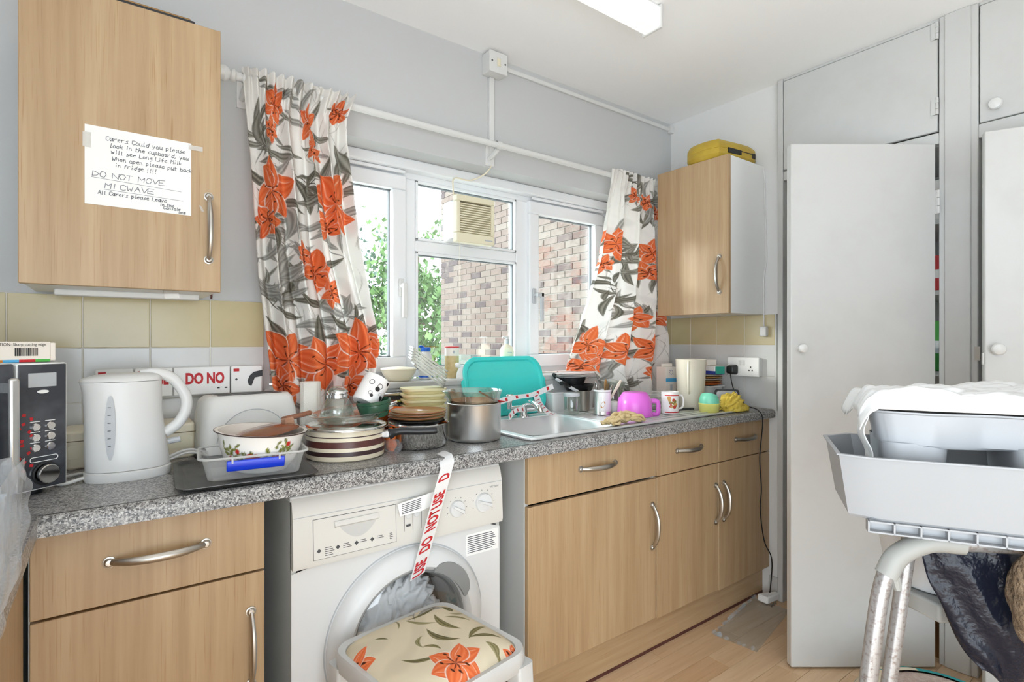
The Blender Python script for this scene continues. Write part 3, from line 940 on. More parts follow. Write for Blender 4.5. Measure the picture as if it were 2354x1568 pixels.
for (bx_, by_, lab, sd) in ((2.9, 8.2, 'low pale shrub outside the casement beside the left curtain', 21), (4.25, 7.6, 'yellow green shrub at the foot of the tree by the brick corner', 22)):
    sh = thing('garden_shrub', lab, 'shrub', (bx_, by_, -0.6))
    r_ = random.Random(sd)
    st = MB()
    for i in range(9):
        a = r_.uniform(0, 2 * PI); st.tube([(0, 0, 0), (math.cos(a) * 0.2, math.sin(a) * 0.2, 0.8), (math.cos(a) * 0.45, math.sin(a) * 0.45, 1.5)], [0.02, 0.012, 0.004], 5)
    st.build('stem', 'bark', sh)
    lf = MB()
    for i in range(1500):
        a = r_.uniform(0, 2 * PI); q = r_.random() ** 0.5 * 0.6; z = r_.uniform(0.1, 1.75)
        m = Matrix.Translation((math.cos(a) * q, math.sin(a) * q, z)) @ R(r_.uniform(0, 6.28)) @ R(r_.uniform(0, PI), 'X')
        s = 0.11
        lf.add([(0, 0, 0), (s * 0.35, s * 0.4, 0.01), (0, s, 0), (-s * 0.35, s * 0.4, 0.01)], [(0, 1, 2, 3)], m)
    o = lf.build('foliage', 'leaf_green' if sd == 22 else 'leaf_dull', sh, smooth=0); o['kind'] = 'stuff'
struct(MB().box(-6, 9, 2.25, 16, -0.7, -0.6).build('ground_outside', 'bounce_ground', smooth=0))

# ================================================================ THINGS FIXED TO THE WINDOW OR WALLS
fan = thing('extractor_fan', 'yellowed square extractor fan with slatted grille set in the window pane', 'fan', (1.28, 2.0, 1.664))
MB().box(1.193, 1.372, 2.02, 2.128, 1.676, 1.858).build('housing', 'white_plastic', fan, w=True, bevel=0.012)
fb = MB()
fb.box(1.183, 1.378, 1.985, 2.02, 1.664, 1.706); fb.box(1.183, 1.378, 1.985, 2.02, 1.842, 1.868)
fb.box(1.183, 1.200, 1.985, 2.02, 1.706, 1.842); fb.box(1.362, 1.378, 1.985, 2.02, 1.706, 1.842); fb.box(1.2, 1.362, 2.010, 2.02, 1.706, 1.842, mi=1)
fb.build('cover', ['yellowed_plastic', 'brown_slat'], fan, w=True, bevel=0.004)
src = None
for i in range(13):
    z = 1.711 + i * 0.0100
    if src is None:
        src = MB().box(-0.081, 0.081, -0.006, 0.008, -0.0024, 0.0024, R(-0.25, 'X')).build('slat', 'yellowed_plastic', fan, smooth=0)
        src.location = (0, 2.0 - 2.0 + 0.0, z - 1.664); src.location = (0.0, -0.003, z - 1.664)
    else:
        share(src, 'slat', fan, (0.0, -0.003, z - 1.664))
MB().box(1.325, 1.365, 1.983, 1.985, 1.680, 1.685).build('badge', 'grey_plastic', fan, w=True)
MB().tube(spline([(1.205, 2.0, 1.664), (1.206, 2.0, 1.5), (1.205, 2.0, 1.36)], 4), 0.0008, 5).build('pull_cord', 'cream_plastic', fan, w=True)

def socket(label, x0, x1, kind, axis='Y'):
    """surface-mounted plate on the left tiles"""
    z0, z1 = 1.076, 1.16
    s = thing('wall_socket' if kind != 'switch' else 'wall_switch', label, 'socket' if kind != 'switch' else 'switch', ((x0 + x1) / 2, 1.94, z0))
    MB().box(x0 + 0.002, x1 - 0.002, 1.915, 1.94, z0, z1 - 0.002).build('back_box', 'white_plastic', s, w=True, bevel=0.003)
    MB().box(x0, x1, 1.906, 1.915, z0 - 0.001, z1).build('face_plate', 'label_white', s, w=True, bevel=0.003)
    return s
def pins(s, cx, z, y=1.906, mname='black'):
    mb = MB()
    mb.box(cx - 0.003, cx + 0.003, y - 0.0006, y, z + 0.010, z + 0.018); mb.box(cx - 0.014, cx - 0.007, y - 0.0006, y, z - 0.008, z - 0.004); mb.box(cx + 0.007, cx + 0.014, y - 0.0006, y, z - 0.008, z - 0.004)
    mb.build('pin_hole', mname, s, w=True, smooth=0)
s1 = socket('white cooker switch plate farthest left, half hidden behind the kettle lid', -0.034, 0.053, 'switch')
MB().box(-0.028, -0.010, 1.9045, 1.906, 1.142, 1.152).build('neon', 'red_print', s1, w=True)
s2 = socket('white switch plate with red USE tape, behind the kettle handle', 0.057, 0.150, 'switch')
MB().box(0.064, 0.080, 1.9045, 1.906, 1.144, 1.152).build('neon', 'red_print', s2, w=True)
text('USE', 0.044, (0.094, 1.906, 1.112), (1, 0, 0), (0, 0, 1), 'red_print', s2, w=True, squeeze=0.62, bold=0.0018)
s3 = socket('white double socket plate taped over with red DO NOT lettering', 0.152, 0.304, 'socket')
text('DO NO', 0.045, (0.182, 1.9058, 1.110), (1, 0, 0), (0, 0, 1), 'red_print', s3, w=True, squeeze=0.68, bold=0.0020)
pins(s3, 0.282, 1.100); pins(s3, 0.180, 1.094)
s4 = socket('white single socket plate with a torn black tape patch beside the curtain', 0.307, 0.398, 'socket')
MB().box(0.314, 0.330, 1.9045, 1.906, 1.143, 1.152).build('neon', 'red_print', s4, w=True)
MB().add([(0.358, 1.9045, 1.098), (0.366, 1.9045, 1.095), (0.372, 1.9045, 1.112), (0.376, 1.9045, 1.122), (0.399, 1.9045, 1.126), (0.399, 1.9045, 1.146), (0.372, 1.9045, 1.140), (0.360, 1.9045, 1.128), (0.354, 1.9045, 1.112)], [tuple(range(9))]).build('black_tape', 'soft_black', s4, w=True)
MB().lathe([(0.0035, 0), (0.0035, 0.001), (0, 0.001)], 10, T(0.322, 1.906, 1.118) @ R(PI / 2, 'X')).build('screw', 'dark_grey', s4, w=True)

# right wall double socket with the black plug
s5 = thing('wall_socket', 'white double socket by the yellow tiles with a black plug in it', 'socket', (2.57, 1.48, 1.064))
MB().box(2.545, 2.574, 1.400, 1.562, 1.066, 1.156).build('back_box', 'white_plastic', s5, w=True, bevel=0.004)
MB().box(2.536, 2.545, 1.398, 1.564, 1.064, 1.158).build('face_plate', 'label_white', s5, w=True, bevel=0.003)
pm = MB()
for (y_, z_) in ((1.440, 1.110), (1.432, 1.094), (1.448, 1.094)): pm.box(2.5352, 2.536, y_ - 0.003, y_ + 0.003, z_ - 0.003, z_ + 0.004)
pm.build('pin_hole', 'black', s5, w=True, smooth=0)
rk = MB(); rk.box(2.5345, 2.536, 1.470, 1.484, 1.118, 1.144); rk.box(2.5345, 2.536, 1.488, 1.502, 1.118, 1.144)
rk.build('rocker', 'white_plastic', s5, w=True, bevel=0.001)
pg = thing('power_plug', 'black three-pin plug in the white double socket, its lead hanging over the worktop', 'plug', (2.50, 1.53, 1.08))
MB().prism(rrect(-0.026, 0.026, -0.025, 0.025, 0.012, 4), 0, 0.040, T(2.536, 1.530, 1.096) @ R(-PI / 2, 'Y'), top_scale=0.72).build('body', 'black_plastic', pg, w=True, bevel=0.004)
cordpts = spline([(2.505, 1.530, 1.078), (2.47, 1.50, 1.03), (2.43, 1.455, 0.985), (2.425, 1.40, 0.935), (2.43, 1.345, 0.917), (2.432, 1.322, 0.87), (2.43, 1.335, 0.70),
                  (2.45, 1.338, 0.55), (2.44, 1.338, 0.45), (2.47, 1.335, 0.30), (2.525, 1.328, 0.20), (2.515, 1.33, 0.06), (2.517, 1.336, 0.045)], 8)
MB().tube(cordpts, 0.0026, 7).build('lead', 'black_plastic', pg, w=True)
adp = thing('power_adaptor', 'white plug adaptor lying on the floor in the corner by the skirting', 'adaptor', (2.51, 1.325, 0))
MB().prism([(-0.045, -0.02), (0.05, -0.028), (0.05, -0.005), (-0.03, 0.032), (-0.045, 0.03)], 0.012, 0.045, T(2.50, 1.330, 0)).build('body', 'label_white', adp, w=True, bevel=0.006)
pn = MB()
for k in (-0.02, 0.0, 0.02): pn.box(2.495 + k - 0.003, 2.495 + k + 0.003, 1.30, 1.306, 0.0, 0.014)
pn.build('pin', 'satin_steel', adp, w=True)

# cable that runs round the right wall cabinet and its little junction block
jb = thing('hanging_connector', 'small white connector block hanging on a cable below the right wall cabinet', 'connector', (2.57, 1.39, 1.27))
MB().box(2.545, 2.574, 1.368, 1.402, 1.262, 1.312).build('block', 'white_plastic', jb, w=True, bevel=0.006)
MB().tube(spline([(2.575, 1.46, 2.100), (2.565, 1.412, 2.098), (2.563, 1.386, 2.06), (2.566, 1.383, 1.9), (2.566, 1.375, 1.65), (2.566, 1.388, 1.56), (2.566, 1.39, 1.42), (2.564, 1.388, 1.312)], 8), 0.0032, 7).build('cable', 'white_plastic', jb, w=True)

# ================================================================ WASHING MACHINE
wm = thing('washing_machine', 'white front-loading washing machine taped off with DO NOT USE tape', 'washing machine', (0.676, 1.66, 0))
X0, X1, YF = 0.360, 0.992, 1.402
b = MB()
b.box(X0, X0 + 0.012, YF + 0.003, 1.90, 0.015, 0.840); b.box(X1 - 0.012, X1, YF + 0.003, 1.90, 0.015, 0.840); b.box(X0, X1, 1.89, 1.90, 0.015, 0.840); b.box(X0, X1, YF, 1.90, 0.015, 0.03)
b.build('body', 'washer_side', wm, w=True, smooth=0)
MB().box(X0 - 0.002, X1 + 0.002, YF + 0.004, 1.905, 0.836, 0.852).build('top', 'washer_white', wm, w=True, bevel=0.004)
DC = (0.680, 0.422)
fp = MB()
n = 64
ins = []; out = []
for i in range(n):
    a = 2 * PI * i / n + PI / n
    ca, sa = math.cos(a), math.sin(a)
    ins.append((DC[0] + 0.19 * ca, DC[1] + 0.19 * sa))
    hx = (X1 - DC[0]) if ca > 0 else (DC[0] - X0); hz = (0.668 - DC[1]) if sa > 0 else (DC[1] - 0.02)
    t = min(hx / max(abs(ca), 1e-6), hz / max(abs(sa), 1e-6))
    out.append((DC[0] + t * ca, DC[1] + t * sa))
vs_ = [(p[0], YF, p[1]) for p in ins] + [(p[0], YF, p[1]) for p in out]
fp.add(vs_, [(i, n + i, n + (i + 1) % n, (i + 1) % n) for i in range(n)])
fp.build('front_panel', 'washer_white', wm, w=True, smooth=0)
cpn = MB()
prof = [(YF + 0.01, 0.672), (YF - 0.014, 0.672), (YF - 0.018, 0.684), (YF - 0.012, 0.80), (YF - 0.004, 0.834), (YF + 0.004, 0.846), (YF + 0.01, 0.846)]
cpn.loft([[(x_, p[0], p[1]) for p in prof] for x_ in (X0, X1)])
ctl = cpn.build('control_panel', 'washer_panel', wm, w=True, smooth=25)
def pan_y(z): return YF - 0.018 + (z - 0.684) / (0.80 - 0.684) * 0.006
pn_slope = Vector((0, 0.006, 0.116)).normalized()
# seam above the controls
MB().box(X0 + 0.002, X1 - 0.002, YF - 0.0125, YF - 0.008, 0.7995, 0.8012).build('seam', 'grey_plastic', ctl)
dx0, dx1, dz0, dz1 = 0.408, 0.632, 0.688, 0.790
q = MB()
def panel_patch(mb, x0, x1, z0, z1, lift, thick=0.002):
    mb.add([(x0, pan_y(z0) - lift, z0), (x1, pan_y(z0) - lift, z0), (x1, pan_y(z1) - lift, z1), (x0, pan_y(z1) - lift, z1),
            (x0, pan_y(z0) + thick, z0), (x1, pan_y(z0) + thick, z0), (x1, pan_y(z1) + thick, z1), (x0, pan_y(z1) + thick, z1)],
           [(0, 1, 2, 3), (0, 4, 5, 1), (1, 5, 6, 2), (2, 6, 7, 3), (3, 7, 4, 0)])
panel_patch(q, dx0, dx1, dz0, dz1, 0.0004)
MB_ = q.build('drawer_gap', 'dark_grey', wm, w=True, smooth=0)
q = MB(); panel_patch(q, dx0 + 0.0012, dx1 - 0.0012, dz0 + 0.0012, dz1 - 0.0012, 0.0012)
drw = q.build('detergent_drawer', 'washer_panel', wm, w=True, smooth=0)
g = MB()
pts = [(0.475 + 0.10 * i / 14, -0.036 * math.sin(PI * i / 14) ** 0.8) for i in range(15)]
zz = 0.762
g.loft([[(p[0], pan_y(zz + p[1]) - 0.0019, zz + p[1]) for p in pts], [(p[0], pan_y(zz + p[1] * 0.75) + 0.012, zz - 0.004 + p[1] * 0.7) for p in pts]], closed=False, cap0=False, cap1=False)
g.add([(p[0], pan_y(zz + p[1]) - 0.0018, zz + p[1]) for p in pts], [tuple(range(15))])
g.build('pull_recess', 'grey_panel', drw, smooth=60)
MB().add([(0.462, pan_y(zz) - 0.0014, zz - 0.002), (0.578, pan_y(zz) - 0.0014, zz - 0.002), (0.580, pan_y(zz) - 0.008, zz + 0.003), (0.580, pan_y(zz) - 0.003, zz + 0.016), (0.462, pan_y(zz) - 0.003, zz + 0.014), (0.462, pan_y(zz) - 0.008, zz + 0.003)],
         [(0, 1, 2, 5), (5, 2, 3, 4)]).build('pull_lip', 'washer_panel', drw, smooth=60)
mk = MB()
for cx, rows_, wline in ((0.437, 5, 0.024), (0.484, 3, 0.022), (0.53, 2, 0.020), (0.576, 2, 0.022), (0.612, 4, 0.010)):
    for k in range(rows_):
        z = 0.714 - k * 0.0048
        mk.box(cx, cx + wline * (0.7 + 0.3 * ((k * 7) % 3) / 2), pan_y(z) - 0.0017, pan_y(z) - 0.0012, z, z + 0.0014)
for cx in (0.422, 0.470, 0.519, 0.562):
    mk.add([(cx - 0.006, pan_y(0.71) - 0.0017, 0.710), (cx, pan_y(0.71) - 0.0017, 0.704), (cx + 0.006, pan_y(0.71) - 0.0017, 0.710), (cx, pan_y(0.71) - 0.0017, 0.716)], [(0, 1, 2, 3)])
mk.build('programme_print', 'dark_grey', drw, smooth=0)
for cx in (0.669, 0.694):
    MB().lathe([(0.009, 0), (0.009, 0.003), (0.008, 0.004), (0, 0.004)], 18, T(cx, pan_y(0.753), 0.753) @ R(PI / 2, 'X')).build('push_button', 'washer_white', wm, w=True)
lns = MB()
for cx in (0.656, 0.682, 0.708, 0.735): lns.box(cx, cx + 0.0008, pan_y(0.73) - 0.0012, pan_y(0.73), 0.710, 0.758)
lns.box(0.662, 0.675, pan_y(0.72) - 0.0012, pan_y(0.72), 0.722, 0.728); lns.build('button_print', 'dark_grey', wm, w=True, smooth=0)
def dial(cx, cz, r, tilt):
    k = MB()
    m = T(cx, pan_y(cz), cz) @ R(PI / 2, 'X')
    k.lathe([(r, -0.001), (r, 0.004), (r * 0.93, 0.008), (r * 0.4, 0.010), (0, 0.010)], 28, m)
    mm = m @ R(tilt)
    k.loft([[(-r * 0.9, -0.004, 0.008), (r * 0.9, -0.006, 0.008), (r * 0.9, 0.006, 0.008), (-r * 0.9, 0.004, 0.008)],
            [(-r * 0.8, -0.003, 0.018), (r * 0.8, -0.004, 0.018), (r * 0.8, 0.004, 0.018), (-r * 0.8, 0.003, 0.018)]], mm)
    o = k.build('dial', 'washer_white', wm, w=True, smooth=40)
    tk_ = MB()
    for i in range(11):
        a = 2 * PI * i / 11
        tk_.box(r * 1.28, r * 1.38, -0.0007, 0.0007, 0.0006, 0.0012, m @ R(a))
    tk_.build('dial_mark', 'dark_grey', o, smooth=0)
dial(0.826, 0.742, 0.025, -0.55); dial(0.920, 0.744, 0.029, -0.35)
tsm = text('WFC1200W', 0.008, (0.945, pan_y(0.782), 0.784), (1, 0, 0), tuple(pn_slope), 'ink', wm, 'model_text', w=True, squeeze=0.8)
# rating sticker
st_ = MB().box(0.868, 0.984, YF - 0.0012, YF, 0.585, 0.650).build('instruction_sticker', 'label_white', wm, w=True, smooth=0)
ln = MB()
for k in range(9): ln.box(0.872, 0.872 + 0.106 * (0.85 + 0.15 * ((k * 5) % 4) / 3), YF - 0.0016, YF - 0.0012, 0.641 - k * 0.006, 0.6432 - k * 0.006)
ln.build('small_print', 'ink', st_, smooth=0)
# porthole
md = T(DC[0], YF, DC[1]) @ R(PI / 2, 'X')
dring = MB().lathe([(0.236, -0.001), (0.234, 0.012), (0.226, 0.022), (0.205, 0.034), (0.185, 0.036), (0.174, 0.026), (0.170, 0.010), (0.172, -0.02)], 72, md).build('door_ring', 'washer_white', wm, w=True, smooth=40)
MB().lathe([(0.238, 0.0005), (0.242, 0.0015), (0.242, 0.0)], 72, md).build('door_seam', 'grey_plastic', wm, w=True)
MB().lathe([(0.172, 0.012), (0.166, 0.016), (0.160, 0.006), (0.150, -0.05), (0.148, -0.10)], 64, md).build('door_gasket', 'rubber', dring, smooth=60)
MB().lathe([(0.164, 0.012), (0.15, 0.018), (0.10, 0.026), (0, 0.030)], 56, md).build('door_glass', 'washer_glass', dring, smooth=60)
MB().lathe([(0.150, -0.09), (0.215, -0.10), (0.235, -0.16), (0.235, -0.40), (0.18, -0.43), (0, -0.43)], 48, md).build('drum', 'drum', wm, w=True, smooth=50)
hl = MB()
a0, a1 = math.radians(22), math.radians(70)
ro = []; 
for i in range(15):
    a = a0 + (a1 - a0) * i / 14
    e = math.sin(PI * i / 14) ** 0.5
    ri, rr = 0.172, 0.180 + 0.034 * e
    ro.append([(DC[0] + math.cos(a) * ri, YF - 0.030, DC[1] + math.sin(a) * ri), (DC[0] + math.cos(a) * ri, YF - 0.0375, DC[1] + math.sin(a) * ri),
               (DC[0] + math.cos(a) * rr, YF - 0.0385, DC[1] + math.sin(a) * rr), (DC[0] + math.cos(a) * rr, YF - 0.030, DC[1] + math.sin(a) * rr)])
hl.loft(ro)
hl.build('door_handle', 'rubber', dring, smooth=50)
# laundry inside
def blob(name, material, center, size, seed, parent=None, nu=46, nv=30, amp=0.22, freq=3.0, loc=None, w=False, flatten=None):
    """crumpled lump of cloth: ellipsoid with ridged folds"""
    r_ = random.Random(seed)
    ws = [(Vector((r_.gauss(0, 1), r_.gauss(0, 1), r_.gauss(0, 1))).normalized() * freq * r_.uniform(0.6, 2.2), r_.uniform(0, 6.28), r_.uniform(0.4, 1)) for _ in range(9)]
    mb = MB()
    rings = []
    for j in range(nv):
        th = PI * (j + 0.5) / nv
        ring = []
        for i in range(nu):
            ph = 2 * PI * i / nu
            d_ = Vector((math.sin(th) * math.cos(ph), math.sin(th) * math.sin(ph), math.cos(th)))
            s = 0
            for k, p_, a_ in ws: s += a_ * abs(math.sin(d_.dot(k) + p_))
            rr = 1 + amp * (s / 4.0 - 0.7)
            z = d_.z * rr * size[2]
            if flatten is not None: z = max(z, flatten)
            ring.append((center[0] + d_.x * rr * size[0], center[1] + d_.y * rr * size[1], center[2] + z))
        rings.append(ring)
    mb.loft(rings)
    return mb.build(name, material, parent, w=w, smooth=180, loc=loc)
lau = thing('laundry', 'crumpled white laundry in the drum behind the washing machine door glass', 'clothes', (0.66, 1.52, 0.30))
for i, (c_, s_) in enumerate((((0.60, 1.445, 0.43), (0.075, 0.045, 0.085)), ((0.68, 1.45, 0.48), (0.075, 0.045, 0.07)), ((0.70, 1.445, 0.40), (0.085, 0.045, 0.075)), ((0.63, 1.445, 0.34), (0.09, 0.05, 0.065)))):
    blob('garment', 'laundry', c_, s_, 40 + i, lau, nu=80, nv=50, amp=0.7, freq=6.0, w=True)

# barrier tape over the machine
tp = thing('barrier_tape', 'white tape with red DO NOT USE lettering stuck from worktop to washing machine door', 'tape', (0.72, 1.35, 0.6))
P0, P1 = Vector((0.757, 1.322, 0.893)), Vector((0.684, 1.362, 0.585))
ax_ = (P0 - P1).normalized()
wd = Vector((0.0235, 0.002, 0.006))
pts = [(0.768, 1.40, 0.9105), (0.764, 1.350, 0.9108), (0.760, 1.334, 0.906), tuple(P0)] + [tuple(P0.lerp(P1, t)) for t in (0.25, 0.5, 0.75, 1.0)]
MB().strip(pts, tuple(wd)).build('ribbon', 'barrier_tape', tp, w=True, smooth=60)
perp = wd.normalized()
for word, at_ in (('USE', 0.002), ('DO', 0.070), ('NOT', 0.130), ('USE', 0.196), ('D', 0.274)):
    text(word, 0.050, tuple(P1 + ax_ * at_ + perp * 0.0165), tuple(ax_), tuple(-perp), 'red_print', tp, w=True, squeeze=0.56, bold=0.0016, lift=0.0012)
nt2 = thing('paper_label', 'torn white printed label stuck across the washing machine controls', 'label', (0.69, 1.375, 0.755))
o_ = MB().add([(0.632, 1.378, 0.792), (0.738, 1.366, 0.812), (0.742, 1.366, 0.775), (0.700, 1.372, 0.762), (0.640, 1.378, 0.757)], [(0, 1, 2, 3, 4)]).build('slip', 'label_white', nt2, w=True)
ln = MB()
for k in range(6): ln.add([(0.645, 1.3768 - 0.0004, 0.787 - k * 0.005), (0.700, 1.3704 - 0.0004, 0.797 - k * 0.005), (0.700, 1.3704 - 0.0004, 0.799 - k * 0.005), (0.645, 1.3768 - 0.0004, 0.789 - k * 0.005)], [(0, 1, 2, 3)])
ln.build('small_print', 'ink', o_, smooth=0)
# ================================================================ THINGS ON THE WORKTOP, LEFT TO RIGHT
def dir_cam(x, y):
    v = Vector((x, y)); return v.normalized()
# microwave, turned to the corner
mw = thing('microwave', 'black fronted microwave with silver dial standing across the corner under the wall cabinet', 'microwave', (-0.077, 1.553, ZW), math.atan2(0.57, 0.82))
# local frame: x along the front (0 at the near right corner, negative to the left), y into the case
mwW, mwD, mwH = 0.455, 0.33, 0.285
MB().box(-mwW + 0.004, -0.004, 0.014, mwD, 0.012, mwH).build('case', 'pale_grey_plastic', mw, bevel=0.006)
for fx in (-0.04, -mwW + 0.05):
    for fy in (0.04, mwD - 0.04): MB().lathe([(0.014, 0.0), (0.016, 0.013)], 12, T(fx, fy, 0)).build('foot', 'black_plastic', mw)
MB().box(-0.094, 0.0, 0.0, 0.014, 0.014, mwH - 0.002).build('bezel', 'label_white', mw, bevel=0.004)
mat('smoked', '3c3e44', 0.12, var=(6, '74777d', 0.45, 0.9))
cpn = MB().box(-0.0925, -0.0025, -0.0012, 0.004, 0.0165, mwH - 0.0045).build('control_panel', 'smoked', mw, bevel=0.002)
MB().box(-mwW, -0.099, 0.0, 0.014, 0.014, mwH - 0.002).build('door', 'smoked', mw, bevel=0.003)
MB().box(-0.122, -0.104, -0.030, -0.018, 0.05, mwH - 0.03).build('door_handle', 'steel', mw, bevel=0.005)
for z_ in (0.06, mwH - 0.06): MB().box(-0.118, -0.108, -0.02, 0.002, z_, z_ + 0.02).build('handle_post', 'steel', mw)
MB().box(-0.075, -0.022, -0.002, 0.0, 0.232, 0.262).build('display', 'grey_plastic', mw, bevel=0.002)
MB().lathe([(0.011, 0), (0.011, 0.001), (0, 0.001)], 24, T(-0.048, -0.0012, 0.222) @ R(PI / 2, 'X'), sy=0.35).build('logo_oval', 'label_white', mw)
for r_i in range(3):
    for c_i in range(2):
        MB().lathe([(0.0085, 0.0), (0.0085, 0.003), (0.007, 0.005), (0, 0.005)], 18, T(-0.062 + c_i * 0.028, -0.0012, 0.148 - r_i * 0.022) @ R(PI / 2, 'X')).build('push_button', 'chrome', mw)
mkz = MB()
for r_i in range(3):
    for c_i in range(2):
        mkz.box(-0.072 + c_i * 0.028, -0.053 + c_i * 0.028, -0.0018, -0.0012, 0.1585 - r_i * 0.022, 0.1600 - r_i * 0.022)
mkz.build('panel_print', 'label_white', mw, smooth=0)
MB().tube([(p[0], -0.002, p[1]) for p in [(a_ - 0.0, b_) for a_, b_ in rrect(-0.072, -0.020, 0.074, 0.084, 0.0045, 4)]] + [(-0.020, -0.002, 0.0795)], 0.0008, 5).build('slot_outline', 'label_white', mw)
MB().lathe([(0.025, 0.0), (0.025, 0.003), (0.022, 0.004), (0.022, 0.004)], 32, T(-0.044, -0.0012, 0.047) @ R(PI / 2, 'X')).build('dial_ring', 'black_plastic', mw)
dl_ = MB().lathe([(0.020, 0.002), (0.020, 0.015), (0.0185, 0.017), (0, 0.017)], 32, T(-0.044, -0.0012, 0.047) @ R(PI / 2, 'X')).build('dial', 'polished_steel', mw)
fo = MB()
for k in range(14):
    t = k / 13
    m = T(-0.083 + 0.012 * math.sin(k * 1.7) + 0.018 * t * (1 - t), -0.002, 0.175 - 0.115 * t) @ R(k * 1.3, 'Y')
    fo.add([(-0.004, 0, -0.002), (0.003, 0, -0.003), (0.004, 0, 0.002), (-0.002, 0, 0.004)], [(0, 1, 2, 3)], m)
fo.build('torn_sticker', 'red_print', mw, smooth=0)
# foil box on the microwave
ang = math.atan2(0.57, 0.82)
fbx = thing('foil_box', 'cream foil carton with barcode and coloured stripes, on top of the microwave', 'box', (-0.105, 1.548, ZW + 0.2855), ang - 0.12)
MB().box(-0.33, 0.0, 0.0, 0.045, 0.0, 0.043).build('carton', 'carton', fbx, bevel=0.001)
text('CAUTION: Sharp cutting edge', 0.0085, (-0.104, -0.0004, 0.0345), (1, 0, 0), (0, 0, 1), 'ink_dark', fbx, squeeze=0.9)
bc = MB(); bx = -0.062; r_ = random.Random(5)
while bx < -0.022:
    w_ = r_.choice((0.0007, 0.0012, 0.0018)); bc.box(bx, bx + w_, -0.0006, 0.0, 0.013, 0.030); bx += w_ + r_.choice((0.0008, 0.0013))
bc.build('barcode', 'ink_dark', fbx, smooth=0)
xs = [-0.33, -0.112, -0.082, -0.055, -0.027, -0.001]
for i, mn in enumerate(('card_green', 'card_orange', 'sky_blue', 'red_print', 'card_green')):
    MB().box(xs[i], xs[i + 1], -0.0006, 0.0, 0.0, 0.0055).build('colour_stripe', mn, fbx, smooth=0)
rec = MB()
for k in range(3):
    a = 2 * PI * k / 3
    rec.tube([(-0.108 + 0.008 * math.cos(a + t), -0.0008, 0.020 + 0.008 * math.sin(a + t)) for t in (0, 0.5, 1.0, 1.4)], 0.0016, 5)
rec.build('recycling_mark', 'ink_dark', fbx)
MB().box(0.0, 0.011, 0.002, 0.043, 0.002, 0.041).build('end_flap', 'carton', fbx, bevel=0.002)

# clear plastic bag lying on the return worktop and hanging over its edge
bag = thing('plastic_bag', 'crumpled clear plastic bag hanging over the worktop edge by the microwave', 'bag', (-0.2, 0.90, ZW))
def bagf(u, v):
    # u along the edge, v from the back over the edge and down
    y_ = 0.66 + 0.33 * u
    if v < 0.45:
        t = v / 0.45
        x_ = -0.33 + 0.237 * t; z_ = 0.925 + 0.215 * math.sin(PI * min(1, t * 0.75 + 0.25)) * (0.55 + 0.45 * math.sin(2.2 * u + 0.6))
    else:
        t = (v - 0.45) / 0.55
        x_ = -0.093 + 0.004 * math.sin(7 * u + 3 * t) ; z_ = 1.085 - 0.105 * t - 0.08 * t * (1 - u)
        y_ -= 0.05 * t * t * u
    n_ = (0.007 * math.sin(15 * u + 5 * v) * math.sin(9 * v + 4 * u) + 0.003 * math.sin(27 * v - 17 * u)) * (1.0 - 0.6 * max(0.0, v - 0.4))
    return (x_ + n_, y_, max(z_ + n_ * 0.8, 0.915 if v < 0.4 else 0.0))
MB().grid(bagf, 44, 60).build('outer_film', 'bag_clear', bag, w=True, smooth=60)
def bagg(u, v):
    p = bagf(0.06 + 0.88 * u, 0.08 + 0.86 * v); return (p[0] - 0.014 - 0.006 * math.sin(23 * u + 9 * v), p[1], max(p[2] - 0.010 * math.sin(13 * v + 7 * u), 0.914 if v < 0.4 else 0.0))
MB().grid(bagg, 36, 44).build('inner_film', 'bag_clear', bag, w=True, smooth=60)

# cream bread-box like appliance behind the kettle
br = thing('cream_container', 'low cream plastic container with two recessed panels, behind the kettle', 'container', (0.05, 1.84, ZW))
MB().prism(rrect(-0.10, 0.195, 1.775, 1.925, 0.02), ZW, ZW + 0.098).build('body', 'cream_plastic', br, w=True, bevel=0.006)
for x_ in (-0.088, 0.125):
    MB().prism(rrect(0, 0.062, 0, 0.034, 0.006), 0, 0.002, T(x_, 1.7765, ZW + 0.028) @ R(PI / 2, 'X')).build('recessed_panel', 'yellowed_plastic', br, w=True)
MB().box(-0.10, 0.195, 1.774, 1.7755, ZW + 0.072, ZW + 0.074).build('lid_seam', 'brown_slat', br, w=True)

# kettle
kt = thing('electric_kettle', 'white plastic jug kettle with grey water gauge', 'kettle', (0.032, 1.620, ZW), 0.06)
def oval(a, b, cx, z, n=40, p=2.3):
    out = []
    for i in range(n):
        t = 2 * PI * i / n
        c_, s_ = math.cos(t), math.sin(t)
        out.append((cx + a * math.copysign(abs(c_) ** (2 / p), c_), b * math.copysign(abs(s_) ** (2 / p), s_), z))
    return out
kb = MB()
kb.loft([oval(0.086, 0.062, 0.004, 0.0), oval(0.088, 0.064, 0.004, 0.004), oval(0.088, 0.064, 0.004, 0.021), oval(0.085, 0.061, 0.004, 0.023)])
kb.build('base', 'white_plastic', kt, smooth=50)
kb = MB()
kb.loft([oval(0.085, 0.061, 0.004, 0.0245), oval(0.085, 0.062, 0.002, 0.05), oval(0.081, 0.061, -0.002, 0.10), oval(0.078, 0.059, -0.005, 0.16), oval(0.079, 0.057, -0.007, 0.212), oval(0.082, 0.056, -0.010, 0.233)])
kb.build('jug', 'white_plastic', kt, smooth=50)
kl = MB()
kl.loft([oval(0.083, 0.057, -0.010, 0.234), oval(0.080, 0.054, -0.008, 0.241), oval(0.064, 0.042, 0.0, 0.249), oval(0.04, 0.025, 0.008, 0.253)])
kl.build('lid', 'white_plastic', kt, smooth=60)
kh = MB()
